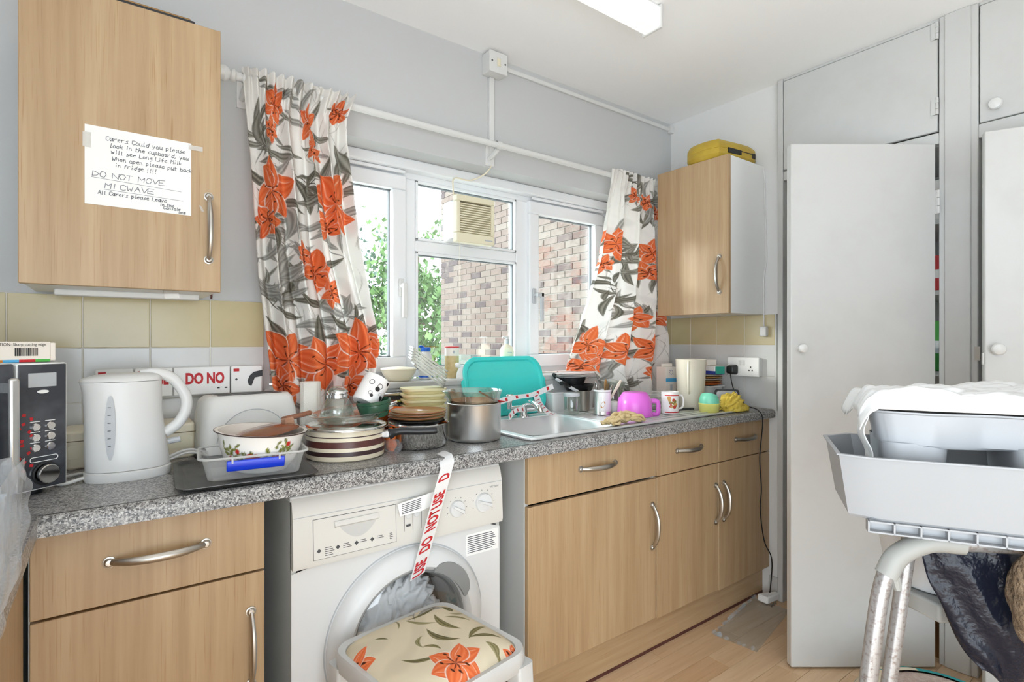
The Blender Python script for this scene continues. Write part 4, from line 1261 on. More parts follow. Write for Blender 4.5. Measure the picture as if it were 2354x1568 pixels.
hp = spline([(0.028, 0, 0.246), (0.062, 0, 0.250), (0.098, 0, 0.232), (0.124, 0, 0.188), (0.124, 0, 0.150), (0.106, 0, 0.118), (0.078, 0, 0.098)], 6)
kh.tube(hp, [0.0135] * len(hp), 12, flat=0.85)
kh.build('handle', 'white_plastic', kt, smooth=60)
kg = MB()
gp = [(0.010 * math.cos(2 * PI * i / 28), 0.075 * math.sin(2 * PI * i / 28)) for i in range(28)]
def jug_y(x_, z_): 
    t = max(-1, min(1, (x_ + 0.004) / 0.080)); return -0.0605 * (1 - abs(t) ** 2.3) ** (1 / 2.3)
kg.add([(-0.036 + p[0], jug_y(-0.036 + p[0], 0) - 0.0015, 0.128 + p[1]) for p in gp], [tuple(range(28))])
kg.build('water_gauge', 'grey_plastic', kt)
mk_ = MB()
for k in range(6): mk_.box(-0.041, -0.035, jug_y(-0.036, 0) - 0.003, jug_y(-0.036, 0) - 0.0017, 0.085 + k * 0.018, 0.0865 + k * 0.018)
mk_.build('gauge_mark', 'dark_grey', kt, smooth=0)
MB().tube([(0.085, 0, 0.075), (0.112, -0.004, 0.079)], 0.0075, 10).build('switch', 'grey_plastic', kt)
MB().tube(spline([(-0.08, -0.01, 0.012), (-0.12, -0.02, 0.005), (-0.135, 0.03, 0.005), (-0.09, 0.075, 0.005), (0.02, 0.085, 0.005)], 8), 0.004, 8).build('power_cord', 'white_plastic', kt)
wcd = MB()
for k, z in enumerate((0.03, 0.022)):
    wcd.tube(spline([(0.09, 0.03, z), (0.14, 0.06, z + 0.008), (0.19, 0.09, z - 0.01)], 6), 0.0035, 7)
wcd.tube([(0.165, 0.095, 0.005), (0.20, 0.105, 0.035)], 0.011, 8, mi=1)
cdt = thing('coiled_lead', 'white power lead with a black plug, between kettle and toaster', 'lead', (0.032, 1.620, ZW), 0.06)
wcd.build('lead', ['white_plastic', 'black_plastic'], cdt)

# toaster
to = thing('toaster', 'white two-slot toaster standing behind the flowered bowl', 'toaster', (0.205, 1.716, ZW), 0.12)
def tsec(x0, x1, y0, y1, r, z): return ring_at(rrect(x0, x1, y0, y1, r, 5), z)
tb = MB()
tb.loft([tsec(0.0, 0.275, 0, 0.132, 0.03, 0.008), tsec(-0.002, 0.277, -0.002, 0.134, 0.03, 0.03), tsec(0.004, 0.270, 0.006, 0.126, 0.03, 0.12), tsec(0.010, 0.262, 0.014, 0.118, 0.03, 0.158), tsec(0.022, 0.252, 0.024, 0.108, 0.025, 0.170)])
tb.build('body', 'matt_white_plastic', to, smooth=60)
MB().prism(rrect(0.006, 0.269, 0.006, 0.126, 0.025), 0.0, 0.008).build('foot_plate', 'dark_grey', to)
for y_ in (0.036, 0.074):
    MB().prism(rrect(0.05, 0.232, y_, y_ + 0.022, 0.006), 0.1705, 0.1712).build('slot', 'dark_grey', to)
MB().tube(arc((0.135, -0.004, 0.03), 0.10, 0.1, PI - 0.1, 20), 0.0012, 5).build('moulded_arch', 'grey_plastic', to)

# dark baking tray with the clear box
bt_ = thing('baking_tray', 'dark grey shallow baking tray overlapping the worktop edge', 'tray', (0.27, 1.50, ZW + 0.001), -0.06)
t_ = MB()
t_.loft([ring_at(rrect(-0.130, 0.130, -0.145, 0.150, 0.02), 0.0), ring_at(rrect(-0.134, 0.134, -0.149, 0.154, 0.022), 0.001), ring_at(rrect(-0.142, 0.142, -0.157, 0.162, 0.024), 0.010),
         ring_at(rrect(-0.149, 0.149, -0.164, 0.169, 0.026), 0.011), ring_at(rrect(-0.149, 0.149, -0.164, 0.169, 0.026), 0.0095), ring_at(rrect(-0.143, 0.143, -0.158, 0.163, 0.024), 0.009), ring_at(rrect(-0.132, 0.132, -0.147, 0.152, 0.02), 0.0025)])
t_.build('pan', 'dark_tray', bt_, smooth=40)
cb = thing('food_box', 'clear plastic food box with a bright blue clip, standing on the dark tray', 'box', (0.285, 1.468, ZW + 0.0045), -0.11)
c_ = MB()
c_.loft([ring_at(rrect(-0.096, 0.096, -0.070, 0.070, 0.018), 0.001), ring_at(rrect(-0.100, 0.100, -0.074, 0.074, 0.02), 0.004), ring_at(rrect(-0.112, 0.112, -0.086, 0.086, 0.024), 0.056), ring_at(rrect(-0.119, 0.119, -0.093, 0.093, 0.027), 0.0565),
         ring_at(rrect(-0.119, 0.119, -0.093, 0.093, 0.027), 0.0535)], cap1=False)
c_.build('tub', 'clear_plastic', cb, smooth=40)
rm = rrect(-0.118, 0.118, -0.092, 0.092, 0.027)
MB().tube([(p[0], p[1], 0.056) for p in rm] + [(rm[0][0], rm[0][1], 0.056)], 0.0028, 8).build('rim', 'rim_clear', cb)
k_ = MB(); k_.loft([[(x_, y_, z_) for (y_, z_) in ((-0.0895, 0.050), (-0.096, 0.050), (-0.097, 0.038), (-0.089, 0.024), (-0.082, 0.026))] for x_ in (-0.062, 0.062)])
k_.build('clip', 'blue_plastic', cb, bevel=0.002)
for x_ in (-0.050, 0.050): MB().box(x_ - 0.002, x_ + 0.002, -0.0985, -0.093, 0.044, 0.058).build('clip_hinge', 'rim_clear', cb)

# painted print helpers (colour attribute on a dense mesh)
def set_print(o, cols):
    ca = o.data.color_attributes.new('print', 'FLOAT_COLOR', 'POINT')
    a = np.ones((len(o.data.vertices), 4), dtype=np.float32)
    a[:, :3] = cols
    ca.data.foreach_set('color', a.ravel())
def smooth01(x, a, b):
    t = np.clip((x - a) / (b - a), 0, 1); return t * t * (3 - 2 * t)
def put(col, mask, c):
    c = np.asarray(c)
    return col * (1 - mask[:, None]) + (c if c.ndim == 2 else c[None, :]) * mask[:, None]
def petal_mask(P, x0, y0, x1, y1, w, bend=0.0, soft=0.0016, tip=0.75):
    dx, dy = x1 - x0, y1 - y0
    L = math.hypot(dx, dy)
    ux, uy = dx / L, dy / L
    rx, ry = P[:, 0] - x0, P[:, 1] - y0
    t = (rx * ux + ry * uy) / L
    tc = np.clip(t, 0, 1)
    off = -rx * uy + ry * ux - bend * L * 4 * tc * (1 - tc)
    hw = w * np.sin(PI * tc ** tip) ** 0.85
    m = smooth01(hw - np.abs(off), -soft * 0.3, soft) * ((t > 0) & (t < 1))
    return m, tc, off / np.maximum(hw, 1e-5)
def paint_leaf(P, col, x0, y0, x1, y1, w, bend, tone, r_):
    m, t, o = petal_mask(P, x0, y0, x1, y1, w, bend, tip=1.0)
    a = np.array(tone[0]); b = np.array(tone[1])
    f = 0.5 + 0.5 * np.sin(o * 7.0 + t * 3.0 + r_)
    f = np.where(o > 0.0, f * 0.6, f)
    c = a[None, :] * (1 - f[:, None]) + b[None, :] * f[:, None]
    return put(col, m * 0.95, c)
ORANGE = (rgb('ea8150'), rgb('dc6436'), rgb('f6cbae'))
def paint_flower(P, col, cx, cy, R_, rot, seed, sx=1.0, n=6):
    r_ = random.Random(seed)
    Q = P.copy(); Q[:, 0] = cx + (P[:, 0] - cx) / sx
    order = list(range(n)); r_.shuffle(order)
    for k in order:
        a = rot + 2 * PI * k / n + r_.uniform(-0.25, 0.25)
        L = R_ * r_.uniform(0.75, 1.08)
        x1, y1 = cx + math.cos(a) * L, cy + math.sin(a) * L
        bend = r_.uniform(-0.10, 0.10); w = R_ * r_.uniform(0.25, 0.34)
        m, t, o = petal_mask(Q, cx, cy, x1, y1, w * 1.10, bend, tip=0.82)
        col = put(col, m * 0.9, np.array(rgb('f3e4d8')))
        m, t, o = petal_mask(Q, cx, cy, x1, y1, w, bend, tip=0.82)
        f = np.clip(0.5 + 0.35 * np.sin(o * 11 + t * 4 + seed) + 0.25 * (t - 0.5), 0, 1)
        c = np.array(ORANGE[0])[None, :] * (1 - f[:, None]) + np.array(ORANGE[1])[None, :] * f[:, None]
        hi = smooth01(0.10 - np.abs(o - 0.25 - 0.2 * np.sin(t * 5)), 0, 0.10) * smooth01(t, 0.15, 0.4) * (1 - smooth01(t, 0.7, 0.95))
        c = c * (1 - 0.65 * hi[:, None]) + np.array(ORANGE[2])[None, :] * 0.65 * hi[:, None]
        ed = smooth01(np.abs(o), 0.82, 1.0)
        c = c * (1 - 0.25 * ed[:, None])
        col = put(col, m, c)
    for k in range(6):
        a = rot + 0.5 + 2 * PI * k / 6 + r_.uniform(-0.3, 0.3); L = R_ * r_.uniform(0.25, 0.42)
        m, t, o = petal_mask(Q, cx, cy, cx + math.cos(a) * L, cy + math.sin(a) * L, 0.0022, 0.1, soft=0.0012)
        col = put(col, m, np.array(rgb('6a2c1c')))
        ex, ey = cx + math.cos(a) * L, cy + math.sin(a) * L
        m, t, o = petal_mask(Q, ex - 0.006, ey - 0.003, ex + 0.006, ey + 0.003, 0.003, 0, soft=0.0012)
        col = put(col, m, np.array(rgb('43261c')))
    return col
def paint_cloth(P, flowers, area, nleaf, seed, base='f1eee9', tones=None, minlen=0.05, maxlen=0.14):
    r_ = random.Random(seed)
    col = np.tile(np.array(rgb(base)), (len(P), 1))
    wsh = 0.5 + 0.5 * np.sin(P[:, 0] * 31 + 3 * np.sin(P[:, 1] * 17)) * np.sin(P[:, 1] * 23 + 2 * np.sin(P[:, 0] * 19))
    col = col * (1 - 0.10 * smooth01(wsh, 0.55, 0.95)[:, None])
    x0, x1, y0, y1 = area
    tones = tones or [((0.13, 0.12, 0.095), (0.40, 0.38, 0.33)), ((0.075, 0.068, 0.05), (0.26, 0.24, 0.19)), ((0.24, 0.23, 0.21), (0.52, 0.50, 0.46))]
    tones = [(tuple(a), tuple(b)) for a, b in tones]
    # faint grass strokes
    for i in range(nleaf):
        x_, y_ = r_.uniform(x0, x1), r_.uniform(y0, y1); a = r_.uniform(0.9, 2.2); L = r_.uniform(0.05, 0.14)
        m, t, o = petal_mask(P, x_, y_, x_ + math.cos(a) * L, y_ + math.sin(a) * L, 0.0016, r_.uniform(-0.2, 0.2), soft=0.0014)
        col = put(col, m * 0.55, np.array(rgb('8c8478')))
    # sprays of leaves growing from shared stems
    for s in range(max(1, nleaf // 7)):
        sx_, sy_ = r_.uniform(x0, x1), r_.uniform(y0, y1); a = r_.uniform(0, 2 * PI); tone = r_.choice(tones)
        m, t, o = petal_mask(P, sx_, sy_, sx_ + math.cos(a) * 0.14, sy_ + math.sin(a) * 0.14, 0.0022, 0.12, soft=0.0012)
        col = put(col, m, np.array(tone[0]))
        for k in range(7):
            f = 0.02 + 0.12 * k / 7
            bx_, by_ = sx_ + math.cos(a) * f, sy_ + math.sin(a) * f
            aa = a + (1 if k % 2 else -1) * r_.uniform(0.5, 1.3); L = r_.uniform(minlen, maxlen)
            col = paint_leaf(P, col, bx_, by_, bx_ + math.cos(aa) * L, by_ + math.sin(aa) * L, L * r_.uniform(0.09, 0.16), r_.uniform(-0.28, 0.28), tone, s + k)
    for (fx, fy, R_, rot, sx_) in flowers:
        for k in range(4):
            aa = rot + k * 1.6 + 0.7; L = R_ * r_.uniform(1.0, 1.5)
            col = paint_leaf(P, col, fx, fy, fx + math.cos(aa) * L, fy + math.sin(aa) * L, L * 0.10, r_.uniform(-0.25, 0.25), r_.choice(tones), k)
    for i, (fx, fy, R_, rot, sx_) in enumerate(flowers):
        col = paint_flower(P, col, fx, fy, R_, rot, seed * 31 + i, sx_)
    return np.clip(col, 0, 1)

# flowered enamel bowl with a lid lying in it
eb = thing('enamel_bowl', 'white enamel bowl painted with red fruit and leaves, sitting in the clear box', 'bowl', (0.302, 1.478, ZW + 0.0065), rot=(0.035, 0.06, 0))
prof = [(0, 0.002), (0.058, 0.002), (0.066, 0.006), (0.082, 0.030), (0.093, 0.060), (0.099, 0.092), (0.100, 0.096), (0.108, 0.099), (0.108, 0.101), (0.099, 0.100), (0.096, 0.092), (0.080, 0.034), (0.060, 0.008), (0, 0.007)]
# densify the outside for the print
dens = []
for (r0, z0), (r1, z1) in zip(prof[:-1], prof[1:]):
    k = 14 if 0.005 < z0 < 0.093 and r1 > r0 else 1
    for i in range(k): dens.append((r0 + (r1 - r0) * i / k, z0 + (z1 - z0) * i / k))
dens.append(prof[-1])
o = MB().lathe(dens, 220).build('bowl', 'printed_enamel', eb, smooth=60)
co = np.array([v.co[:] for v in o.data.vertices])
angp = np.arctan2(co[:, 1], co[:, 0]); rad = np.hypot(co[:, 0], co[:, 1])
P_ = np.stack([angp * 0.095, co[:, 2]], 1)
col = np.tile(np.array(rgb('f3f1ec')), (len(co), 1))
outm = np.zeros(len(co)); outm[:] = 1.0
r_ = random.Random(4)
for k in range(80):
    a = r_.uniform(-2.85, -0.95); z = 0.052 + 0.016 * math.sin(a * 4) + r_.uniform(-0.014, 0.016); ag = r_.uniform(0, 6.28); L = r_.uniform(0.010, 0.018)
    col = paint_leaf(P_, col, a * 0.095, z, a * 0.095 + math.cos(ag) * L, z + math.sin(ag) * L, L * 0.28, 0.1, (rgb('4d5a1e'), rgb('a3a04a')), k)
for (a, z, R_) in ((-2.60, 0.040, 0.008), (-2.05, 0.047, 0.011), (-1.90, 0.046, 0.011), (-1.72, 0.040, 0.009), (-1.45, 0.043, 0.009), (-1.30, 0.050, 0.009), (-1.10, 0.078, 0.007), (-2.35, 0.06, 0.006)):
    dd = np.hypot(P_[:, 0] - a * 0.095, P_[:, 1] - z)
    col = put(col, smooth01(R_ - dd, 0, 0.0012), np.array(rgb('c7332c')))
inner = (np.arange(len(co)) // 220) > (len(co) // 220 - 6)
col[inner] = np.array(rgb('e9e2d8'))
set_print(o, col)
rg = MB(); rg.tube(arc((0, 0, 0.100), 0.108, 0, 2 * PI, 48, 'XY'), 0.0013, 6); rg.build('rim_band', 'dark_maroon', eb)
ld = thing('pan_lid', 'brown smoked glass lid with a handle lying tilted in the flowered bowl', 'lid', (0.315, 1.485, ZW + 0.093), rot=(-0.10, -0.14, 0.25))
MB().lathe([(0, 0.016), (0.05, 0.013), (0.078, 0.004), (0.085, 0.0), (0.085, 0.003), (0.078, 0.007), (0.05, 0.017), (0, 0.020)], 48).build('glass', 'tea_glass_brown', ld, smooth=50)
hn = MB(); hn.box(0.055, 0.079, -0.014, 0.014, 0.004, 0.026); hn.build('lug', 'brown_food', ld, bevel=0.004)
MB().tube(spline([(0.058, 0, 0.024), (0.10, 0.006, 0.022), (0.138, 0.012, 0.021)], 6), [0.007] * 13, 10, flat=1.7, up=(0, 0, 1)).build('handle', 'tea_glass_brown', ld)

# kitchen roll
krl = thing('kitchen_roll', 'white paper kitchen roll standing in front of the left curtain', 'kitchen roll', (0.513, 1.772, ZW))
MB().lathe([(0.011, 0), (0.031, 0), (0.0315, 0.002), (0.0315, 0.198), (0.031, 0.2), (0.011, 0.2), (0.011, 0)], 40).build('roll', 'kitchen_paper', krl, smooth=50)
q = MB()
q.grid(lambda u, v: (0.0325 * math.cos(-2.5 + u * 1.35) * (1 + 0.10 * (1 - u) ** 2), 0.0325 * math.sin(-2.5 + u * 1.35) * (1 + 0.10 * (1 - u) ** 2), 0.001 + v * 0.198), 12, 2)
q.build('loose_sheet', 'kitchen_paper', krl, solid=0.0006)

# striped saucepan
SPX, SPY = 0.547, 1.543
sp = thing('saucepan', 'cream saucepan with brown stripes and black handle', 'saucepan', (SPX, SPY, ZW))
o = MB()
bands = [(0, 0.0, 0), (0.100, 0.0, 0), (0.108, 0.004, 0), (0.109, 0.016, 1), (0.109, 0.028, 0), (0.109, 0.038, 2), (0.109, 0.056, 0), (0.109, 0.066, 1), (0.109, 0.069, 0), (0.109, 0.084, 0)]
for a, b in zip(bands[:-1], bands[1:]):
    o.lathe([(a[0], a[1]), (b[0], b[1])], 56, mi=[0, 2, 1][a[2]] if a[2] else 0)
o.lathe([(0.109, 0.084), (0.105, 0.084), (0.104, 0.01), (0, 0.008)], 56)
o.build('pot', ['stoneware', 'maroon', 'dark_maroon'], sp, smooth=60)
MB().lathe([(0.108, 0.082), (0.119, 0.084), (0.1195, 0.088), (0.116, 0.092), (0.10, 0.096), (0.05, 0.098), (0, 0.098)], 56).build('steel_lid', 'polished_steel', sp, smooth=50)
hd = MB(); hd.box(0.1, 0.128, -0.012, 0.012, 0.050, 0.072, R(-0.62)); hd.build('handle_bracket', 'steel', sp, bevel=0.004)
hm = R(-0.62)
HP = [tuple(hm @ Vector(p)) for p in ((0.124, 0, 0.060),)]
hx = spline([HP[0], (HP[0][0] + 0.03, HP[0][1] - 0.012, 0.067), (HP[0][0] + 0.08, HP[0][1] - 0.040, 0.066), (HP[0][0] + 0.125, HP[0][1] - 0.060, 0.067)], 6)
MB().tube(hx, [0.016, 0.016, 0.014, 0.012, 0.011] + [0.0105] * (len(hx) - 7) + [0.0105, 0.009], 10, flat=1.0).build('handle', 'black_plastic', sp, smooth=60)
# glass pie dish on the lid
gd = thing('glass_dish', 'clear glass pie dish resting on the striped saucepan', 'dish', (SPX + 0.016, SPY - 0.002, ZW + 0.1002), rot=(0.0, -0.07, 0))
MB().lathe([(0, 0.002), (0.085, 0.002), (0.093, 0.006), (0.102, 0.022), (0.119, 0.025), (0.122, 0.028), (0.118, 0.029), (0.101, 0.026), (0.090, 0.010), (0, 0.006)], 56, T(0, 0, 0.001)).build('dish', 'clear_glass', gd, smooth=50)
gh = MB(); gh.tube(spline([(0.110, -0.03, 0.033), (0.134, -0.018, 0.035), (0.138, 0, 0.036), (0.134, 0.018, 0.035), (0.110, 0.03, 0.033)], 6), 0.004, 8); gh.build('lug_handle', 'clear_glass', gd)
# glass jar with chrome neck
gj = thing('glass_jar', 'upturned glass jar with chrome collar in the glass dish', 'jar', (SPX - 0.022, SPY + 0.008, ZW + 0.109))
MB().lathe([(0, 0), (0.040, 0), (0.046, 0.006), (0.047, 0.018), (0.042, 0.036), (0.031, 0.054), (0.027, 0.058)], 40).build('glass', 'clear_glass', gj, smooth=60)
MB().lathe([(0.028, 0.057), (0.030, 0.058), (0.030, 0.068), (0.027, 0.070), (0.027, 0.072), (0.030, 0.074), (0.0285, 0.078)], 40).build('collar', 'chrome', gj, smooth=40)
MB().lathe([(0.027, 0.077), (0.024, 0.084), (0.014, 0.090), (0, 0.092)], 32).build('cap', 'clear_glass', gj, smooth=60)
# green ramekin and polka dot mug
rmx, rmy = SPX + 0.070, SPY - 0.045
ram = thing('ramekin', 'dark green ribbed ramekin tilted in the glass dish', 'ramekin', (rmx, rmy, ZW + 0.112), rot=(0.02, -0.13, 0))
rb_ = MB()
nn = 64
def rib(r, z, amp=0.0): return [((r + amp * (i % 2)) * math.cos(2 * PI * i / nn), (r + amp * (i % 2)) * math.sin(2 * PI * i / nn), z) for i in range(nn)]
rb_.loft([rib(0.036, 0.0), rib(0.038, 0.003, 0.001), rib(0.046, 0.036, 0.0014), rib(0.0465, 0.037), rib(0.049, 0.039), rib(0.050, 0.046), rib(0.047, 0.048), rib(0.045, 0.044), rib(0.036, 0.006)])
rb_.build('pot', 'green_glaze', ram, smooth=30)
mug = thing('polka_dot_mug', 'white mug with black dots and rings tipped inside the green ramekin', 'mug', (rmx - 0.002, rmy + 0.010, ZW + 0.146), rot=(0.05, 0.0, 0.0))
mtilt = T(-0.022, 0.012, 0.0) @ R(0.62, 'Y') @ R(-0.25, 'X')
mm_ = MB().lathe([(0, 0.0), (0.036, 0.0), (0.039, 0.004), (0.0395, 0.085), (0.0375, 0.086), (0.036, 0.083), (0.035, 0.008), (0, 0.006)], 40, mtilt).build('cup', 'china', mug, smooth=50)
MB().tube([tuple(mtilt @ R(0.55) @ Vector(p)) for p in spline([(0.038, 0, 0.070), (0.055, 0, 0.074), (0.066, 0, 0.060), (0.064, 0, 0.036), (0.050, 0, 0.020), (0.038, 0, 0.016)], 5)], 0.0048, 8).build('handle', 'china', mug)
dt = MB()
def dot(a, z, r, ring=False):
    pts = []
    for i in range(18):
        t = 2 * PI * i / 18
        aa = a + r * math.cos(t) / 0.0395; pts.append((0.0401 * math.cos(aa), 0.0401 * math.sin(aa), z + r * math.sin(t)))
    if ring:
        pin = []
        for i in range(18):
            t = 2 * PI * i / 18; aa = a + 0.8 * r * math.cos(t) / 0.0395; pin.append((0.0401 * math.cos(aa), 0.0401 * math.sin(aa), z + 0.8 * r * math.sin(t)))
        dt.add(pts + pin, [(i, (i + 1) % 18, 18 + (i + 1) % 18, 18 + i) for i in range(18)], mtilt)
    else: dt.add(pts, [tuple(range(18))], mtilt)
for a, z, r, rg_ in ((-1.65, 0.045, 0.0075, False), (-1.55, 0.056, 0.0085, True), (-1.25, 0.036, 0.0055, True), (-1.0, 0.028, 0.0075, False), (-1.0, 0.077, 0.0055, False), (-2.0, 0.026, 0.006, True), (-1.85, 0.020, 0.005, False), (-2.25, 0.058, 0.008, True)):
    dot(a, z, r, rg_)
dt.build('dot_print', 'polka_black', mug, smooth=0)

# orange bowl behind the steel pan
ob = thing('orange_bowl', 'bright orange glazed bowl squeezed behind the shallow steel pan', 'bowl', (0.745, 1.742, ZW))
MB().lathe([(0, 0.003), (0.04, 0.0), (0.05, 0.004), (0.085, 0.055), (0.095, 0.092), (0.098, 0.094), (0.095, 0.096), (0.088, 0.086), (0.05, 0.012), (0, 0.010)], 48).build('bowl', 'orange_glaze', ob, smooth=60)
tg = thing('wrapped_scrap', 'scrap of red and clear wrapping between the striped saucepan and the steel pan', 'wrapper', (0.675, 1.51, ZW))
blob('film', 'bag_clear', (0, 0, 0.016), (0.022, 0.035, 0.016), 9, tg, amp=0.5)
blob('red_film', 'orange_glaze', (0.004, 0.02, 0.03), (0.012, 0.02, 0.03), 10, tg, amp=0.5)
# shallow steel pan with stacked amber plates
PX, PY = 0.780, 1.550
spn = thing('steel_pan', 'shallow polished steel pan with a stack of amber rimmed plates in it', 'pan', (PX, PY, ZW))
MB().lathe([(0, 0.0), (0.080, 0.0), (0.089, 0.004), (0.0935, 0.014), (0.0945, 0.066), (0.098, 0.070), (0.099, 0.073), (0.096, 0.075), (0.092, 0.068), (0.090, 0.012), (0, 0.008)], 64).build('pan', 'polished_steel', spn, smooth=45)
for k, (dz, rr, mn) in enumerate(((0.0745, 0.089, 'black_plastic'), (0.084, 0.090, 'amber_glaze'), (0.0925, 0.089, 'amber_glass'), (0.1005, 0.0875, 'amber_glass'))):
    pt = thing('stacked_plate', ['dark plate lowest in the stack on the shallow steel pan', 'amber plate second from the bottom of the stack on the steel pan', 'clear amber plate third from the bottom of the stack on the steel pan', 'amber bowl plate topmost of the stack on the steel pan'][k], 'plate', (PX - 0.004 + 0.003 * k, PY + 0.004, ZW + dz), group='plates stacked on the steel pan')
    MB().lathe([(0, 0.0), (0.05, 0.0), (0.06, 0.002), (rr - 0.004, 0.007), (rr, 0.0095), (rr - 0.002, 0.0115), (rr - 0.012, 0.009), (0.055, 0.004), (0, 0.003)], 56).build('plate', mn, pt, smooth=50)
    if mn != 'black_plastic':
        MB().tube(arc((0, 0, 0.0105), rr - 0.001, 0, 2 * PI, 48, 'XY'), 0.0016, 6).build('rim_band', 'tea_glass_brown', pt)

# tall steel pot with a glass jug bowl in it
TX, TY = 0.985, 1.540
tp_ = thing('steel_pot', 'tall brushed steel pot holding a glass mixing jug', 'pot', (TX, TY, ZW))
MB().lathe([(0, 0.0), (0.080, 0.0), (0.087, 0.004), (0.0895, 0.012), (0.0895, 0.120), (0.0915, 0.123), (0.0895, 0.125), (0.0875, 0.120), (0.0865, 0.012), (0, 0.008)], 64).build('pot', 'steel', tp_, smooth=45)
gb = thing('glass_jug', 'glass mixing jug with brown food remains, sitting in the tall steel pot', 'jug', (TX, TY, ZW + 0.066))
jug = MB()
def jr(r, z, lip=0.0): return [((r + lip * max(0, math.cos(2 * PI * i / 64 - PI * 0.93)) ** 24) * math.cos(2 * PI * i / 64), (r + lip * max(0, math.cos(2 * PI * i / 64 - PI * 0.93)) ** 24) * math.sin(2 * PI * i / 64), z) for i in range(64)]
jug.loft([jr(0.05, 0.0), jr(0.066, 0.006), jr(0.080, 0.04), jr(0.0865, 0.07), jr(0.092, 0.092, 0.012), jr(0.095, 0.098, 0.018), jr(0.093, 0.100, 0.018), jr(0.088, 0.094, 0.012), jr(0.082, 0.068), jr(0.075, 0.04), jr(0.060, 0.008)])
jug.build('jug', 'clear_glass', gb, smooth=60)
MB().lathe([(0, 0.008), (0.058, 0.009), (0.074, 0.04), (0.0805, 0.066), (0.079, 0.067), (0.070, 0.050), (0.0, 0.046)], 48).build('food_remains', 'brown_food', gb, smooth=60)
spo = thing('table_spoon', 'dark spoon resting in the glass jug', 'spoon', (TX + 0.03, TY - 0.05, ZW + 0.12))
MB().tube([(-0.05, -0.012, 0.045), (0.0, -0.008, 0.020), (0.025, -0.004, 0.008)], [0.003, 0.003, 0.004], 7).build('stem', 'tea_glass_brown', spo)
MB().lathe([(0, -0.003), (0.012, 0.0), (0.016, 0.004), (0.012, 0.002), (0, 0.0)], 20, T(0.038, -0.002, 0.006) @ R(0.2, 'Y'), sx=1.4).build('spoon_bowl', 'red', spo)

# cream tubs in a stack with a fan of lids
lidgrp = 'clear lids fanned on the cream tubs'
tubx, tuby = 0.925, 1.795
for k, (z0, h_) in enumerate(((0.0, 0.098), (0.0985, 0.020), (0.119, 0.020), (0.1395, 0.020))):
    tb_ = thing('cream_tub', ['deep butter yellow plastic tub at the bottom of the stack behind the steel pan', 'cream tub second from the bottom of the stack behind the steel pan', 'cream tub third from the bottom of the stack behind the steel pan', 'topmost cream tub of the stack behind the steel pan'][k], 'tub', (tubx, tuby, ZW + z0), -0.25, group='cream tubs stacked behind the pans')
    a_ = 0.078
    q = MB()
    q.loft([ring_at(rrect(-a_ + 0.01, a_ - 0.01, -0.052, 0.052, 0.02), 0), ring_at(rrect(-a_ + 0.004, a_ - 0.004, -0.058, 0.058, 0.022), h_ - 0.010), ring_at(rrect(-a_, a_, -0.062, 0.062, 0.024), h_ - 0.009), ring_at(rrect(-a_, a_, -0.062, 0.062, 0.024), h_ - 0.001), ring_at(rrect(-a_ + 0.008, a_ - 0.008, -0.054, 0.054, 0.02), h_)])
    q.build('tub', 'butter_plastic', tb_, smooth=40)
    if k == 0:
        MB().box(-0.066, 0.01, -0.0595, -0.0575, 0.05, 0.085).build('label', 'beige_cloth', tb_)
mat('lid_grey', 'bfc1b2', 0.35, var=(30, 'a9ab9c'))
for k in range(6):
    lidn = ['lowest clear lid of the fan leaning on the cream tubs', 'second lid from the bottom of the fan leaning on the cream tubs', 'third lid from the bottom of the fan leaning on the cream tubs',
            'fourth lid from the bottom of the fan leaning on the cream tubs', 'fifth lid from the bottom of the fan leaning on the cream tubs', 'topmost lid of the fan leaning on the cream tubs'][k]
    ll = thing('box_lid', lidn, 'lid', (tubx + 0.058 + 0.003 * k, tuby - 0.03, ZW + 0.162 + 0.0115 * k), rot=(0.10, 0.67 - 0.015 * k, -0.25), group=lidgrp)
    q = MB()
    L_ = 0.150 if k else 0.135
    q.loft([ring_at(rrect(-L_, 0.0, -0.05, 0.05, 0.015), 0.0), ring_at(rrect(-L_ - 0.003, 0.003, -0.053, 0.053, 0.017), 0.0005), ring_at(rrect(-L_ - 0.003, 0.003, -0.053, 0.053, 0.017), 0.0070), ring_at(rrect(-L_ + 0.004, -0.004, -0.046, 0.046, 0.013), 0.0070), ring_at(rrect(-L_ + 0.006, -0.006, -0.044, 0.044, 0.013), 0.004)])
    q.build('lid', 'lid_grey', ll, smooth=30)
# dark toolbox-like grill behind the mug
gl = thing('black_case', 'black box with chrome top edge behind the polka dot mug', 'case', (0.855, 1.885, ZW))
MB().box(-0.068, 0.068, -0.035, 0.03, 0.0, 0.128).build('case', 'soft_black', gl, bevel=0.004)
MB().box(-0.070, 0.070, -0.038, 0.032, 0.128, 0.140).build('top_rim', 'chrome', gl, bevel=0.003)
MB().box(-0.015, 0.066, -0.0365, -0.035, 0.106, 0.113).build('yellow_strip', 'lime_plastic', gl)
fr_ = MB()
for (a_, b_) in ((-0.062, -0.004), (0.004, 0.062)):
    fr_.tube([(p[0], -0.0358, p[1]) for p in rrect(a_, b_, 0.03, 0.095, 0.006, 3)] + [(b_, -0.0358, 0.089)], 0.0016, 5)
fr_.build('panel_frame', 'grey_plastic', gl)
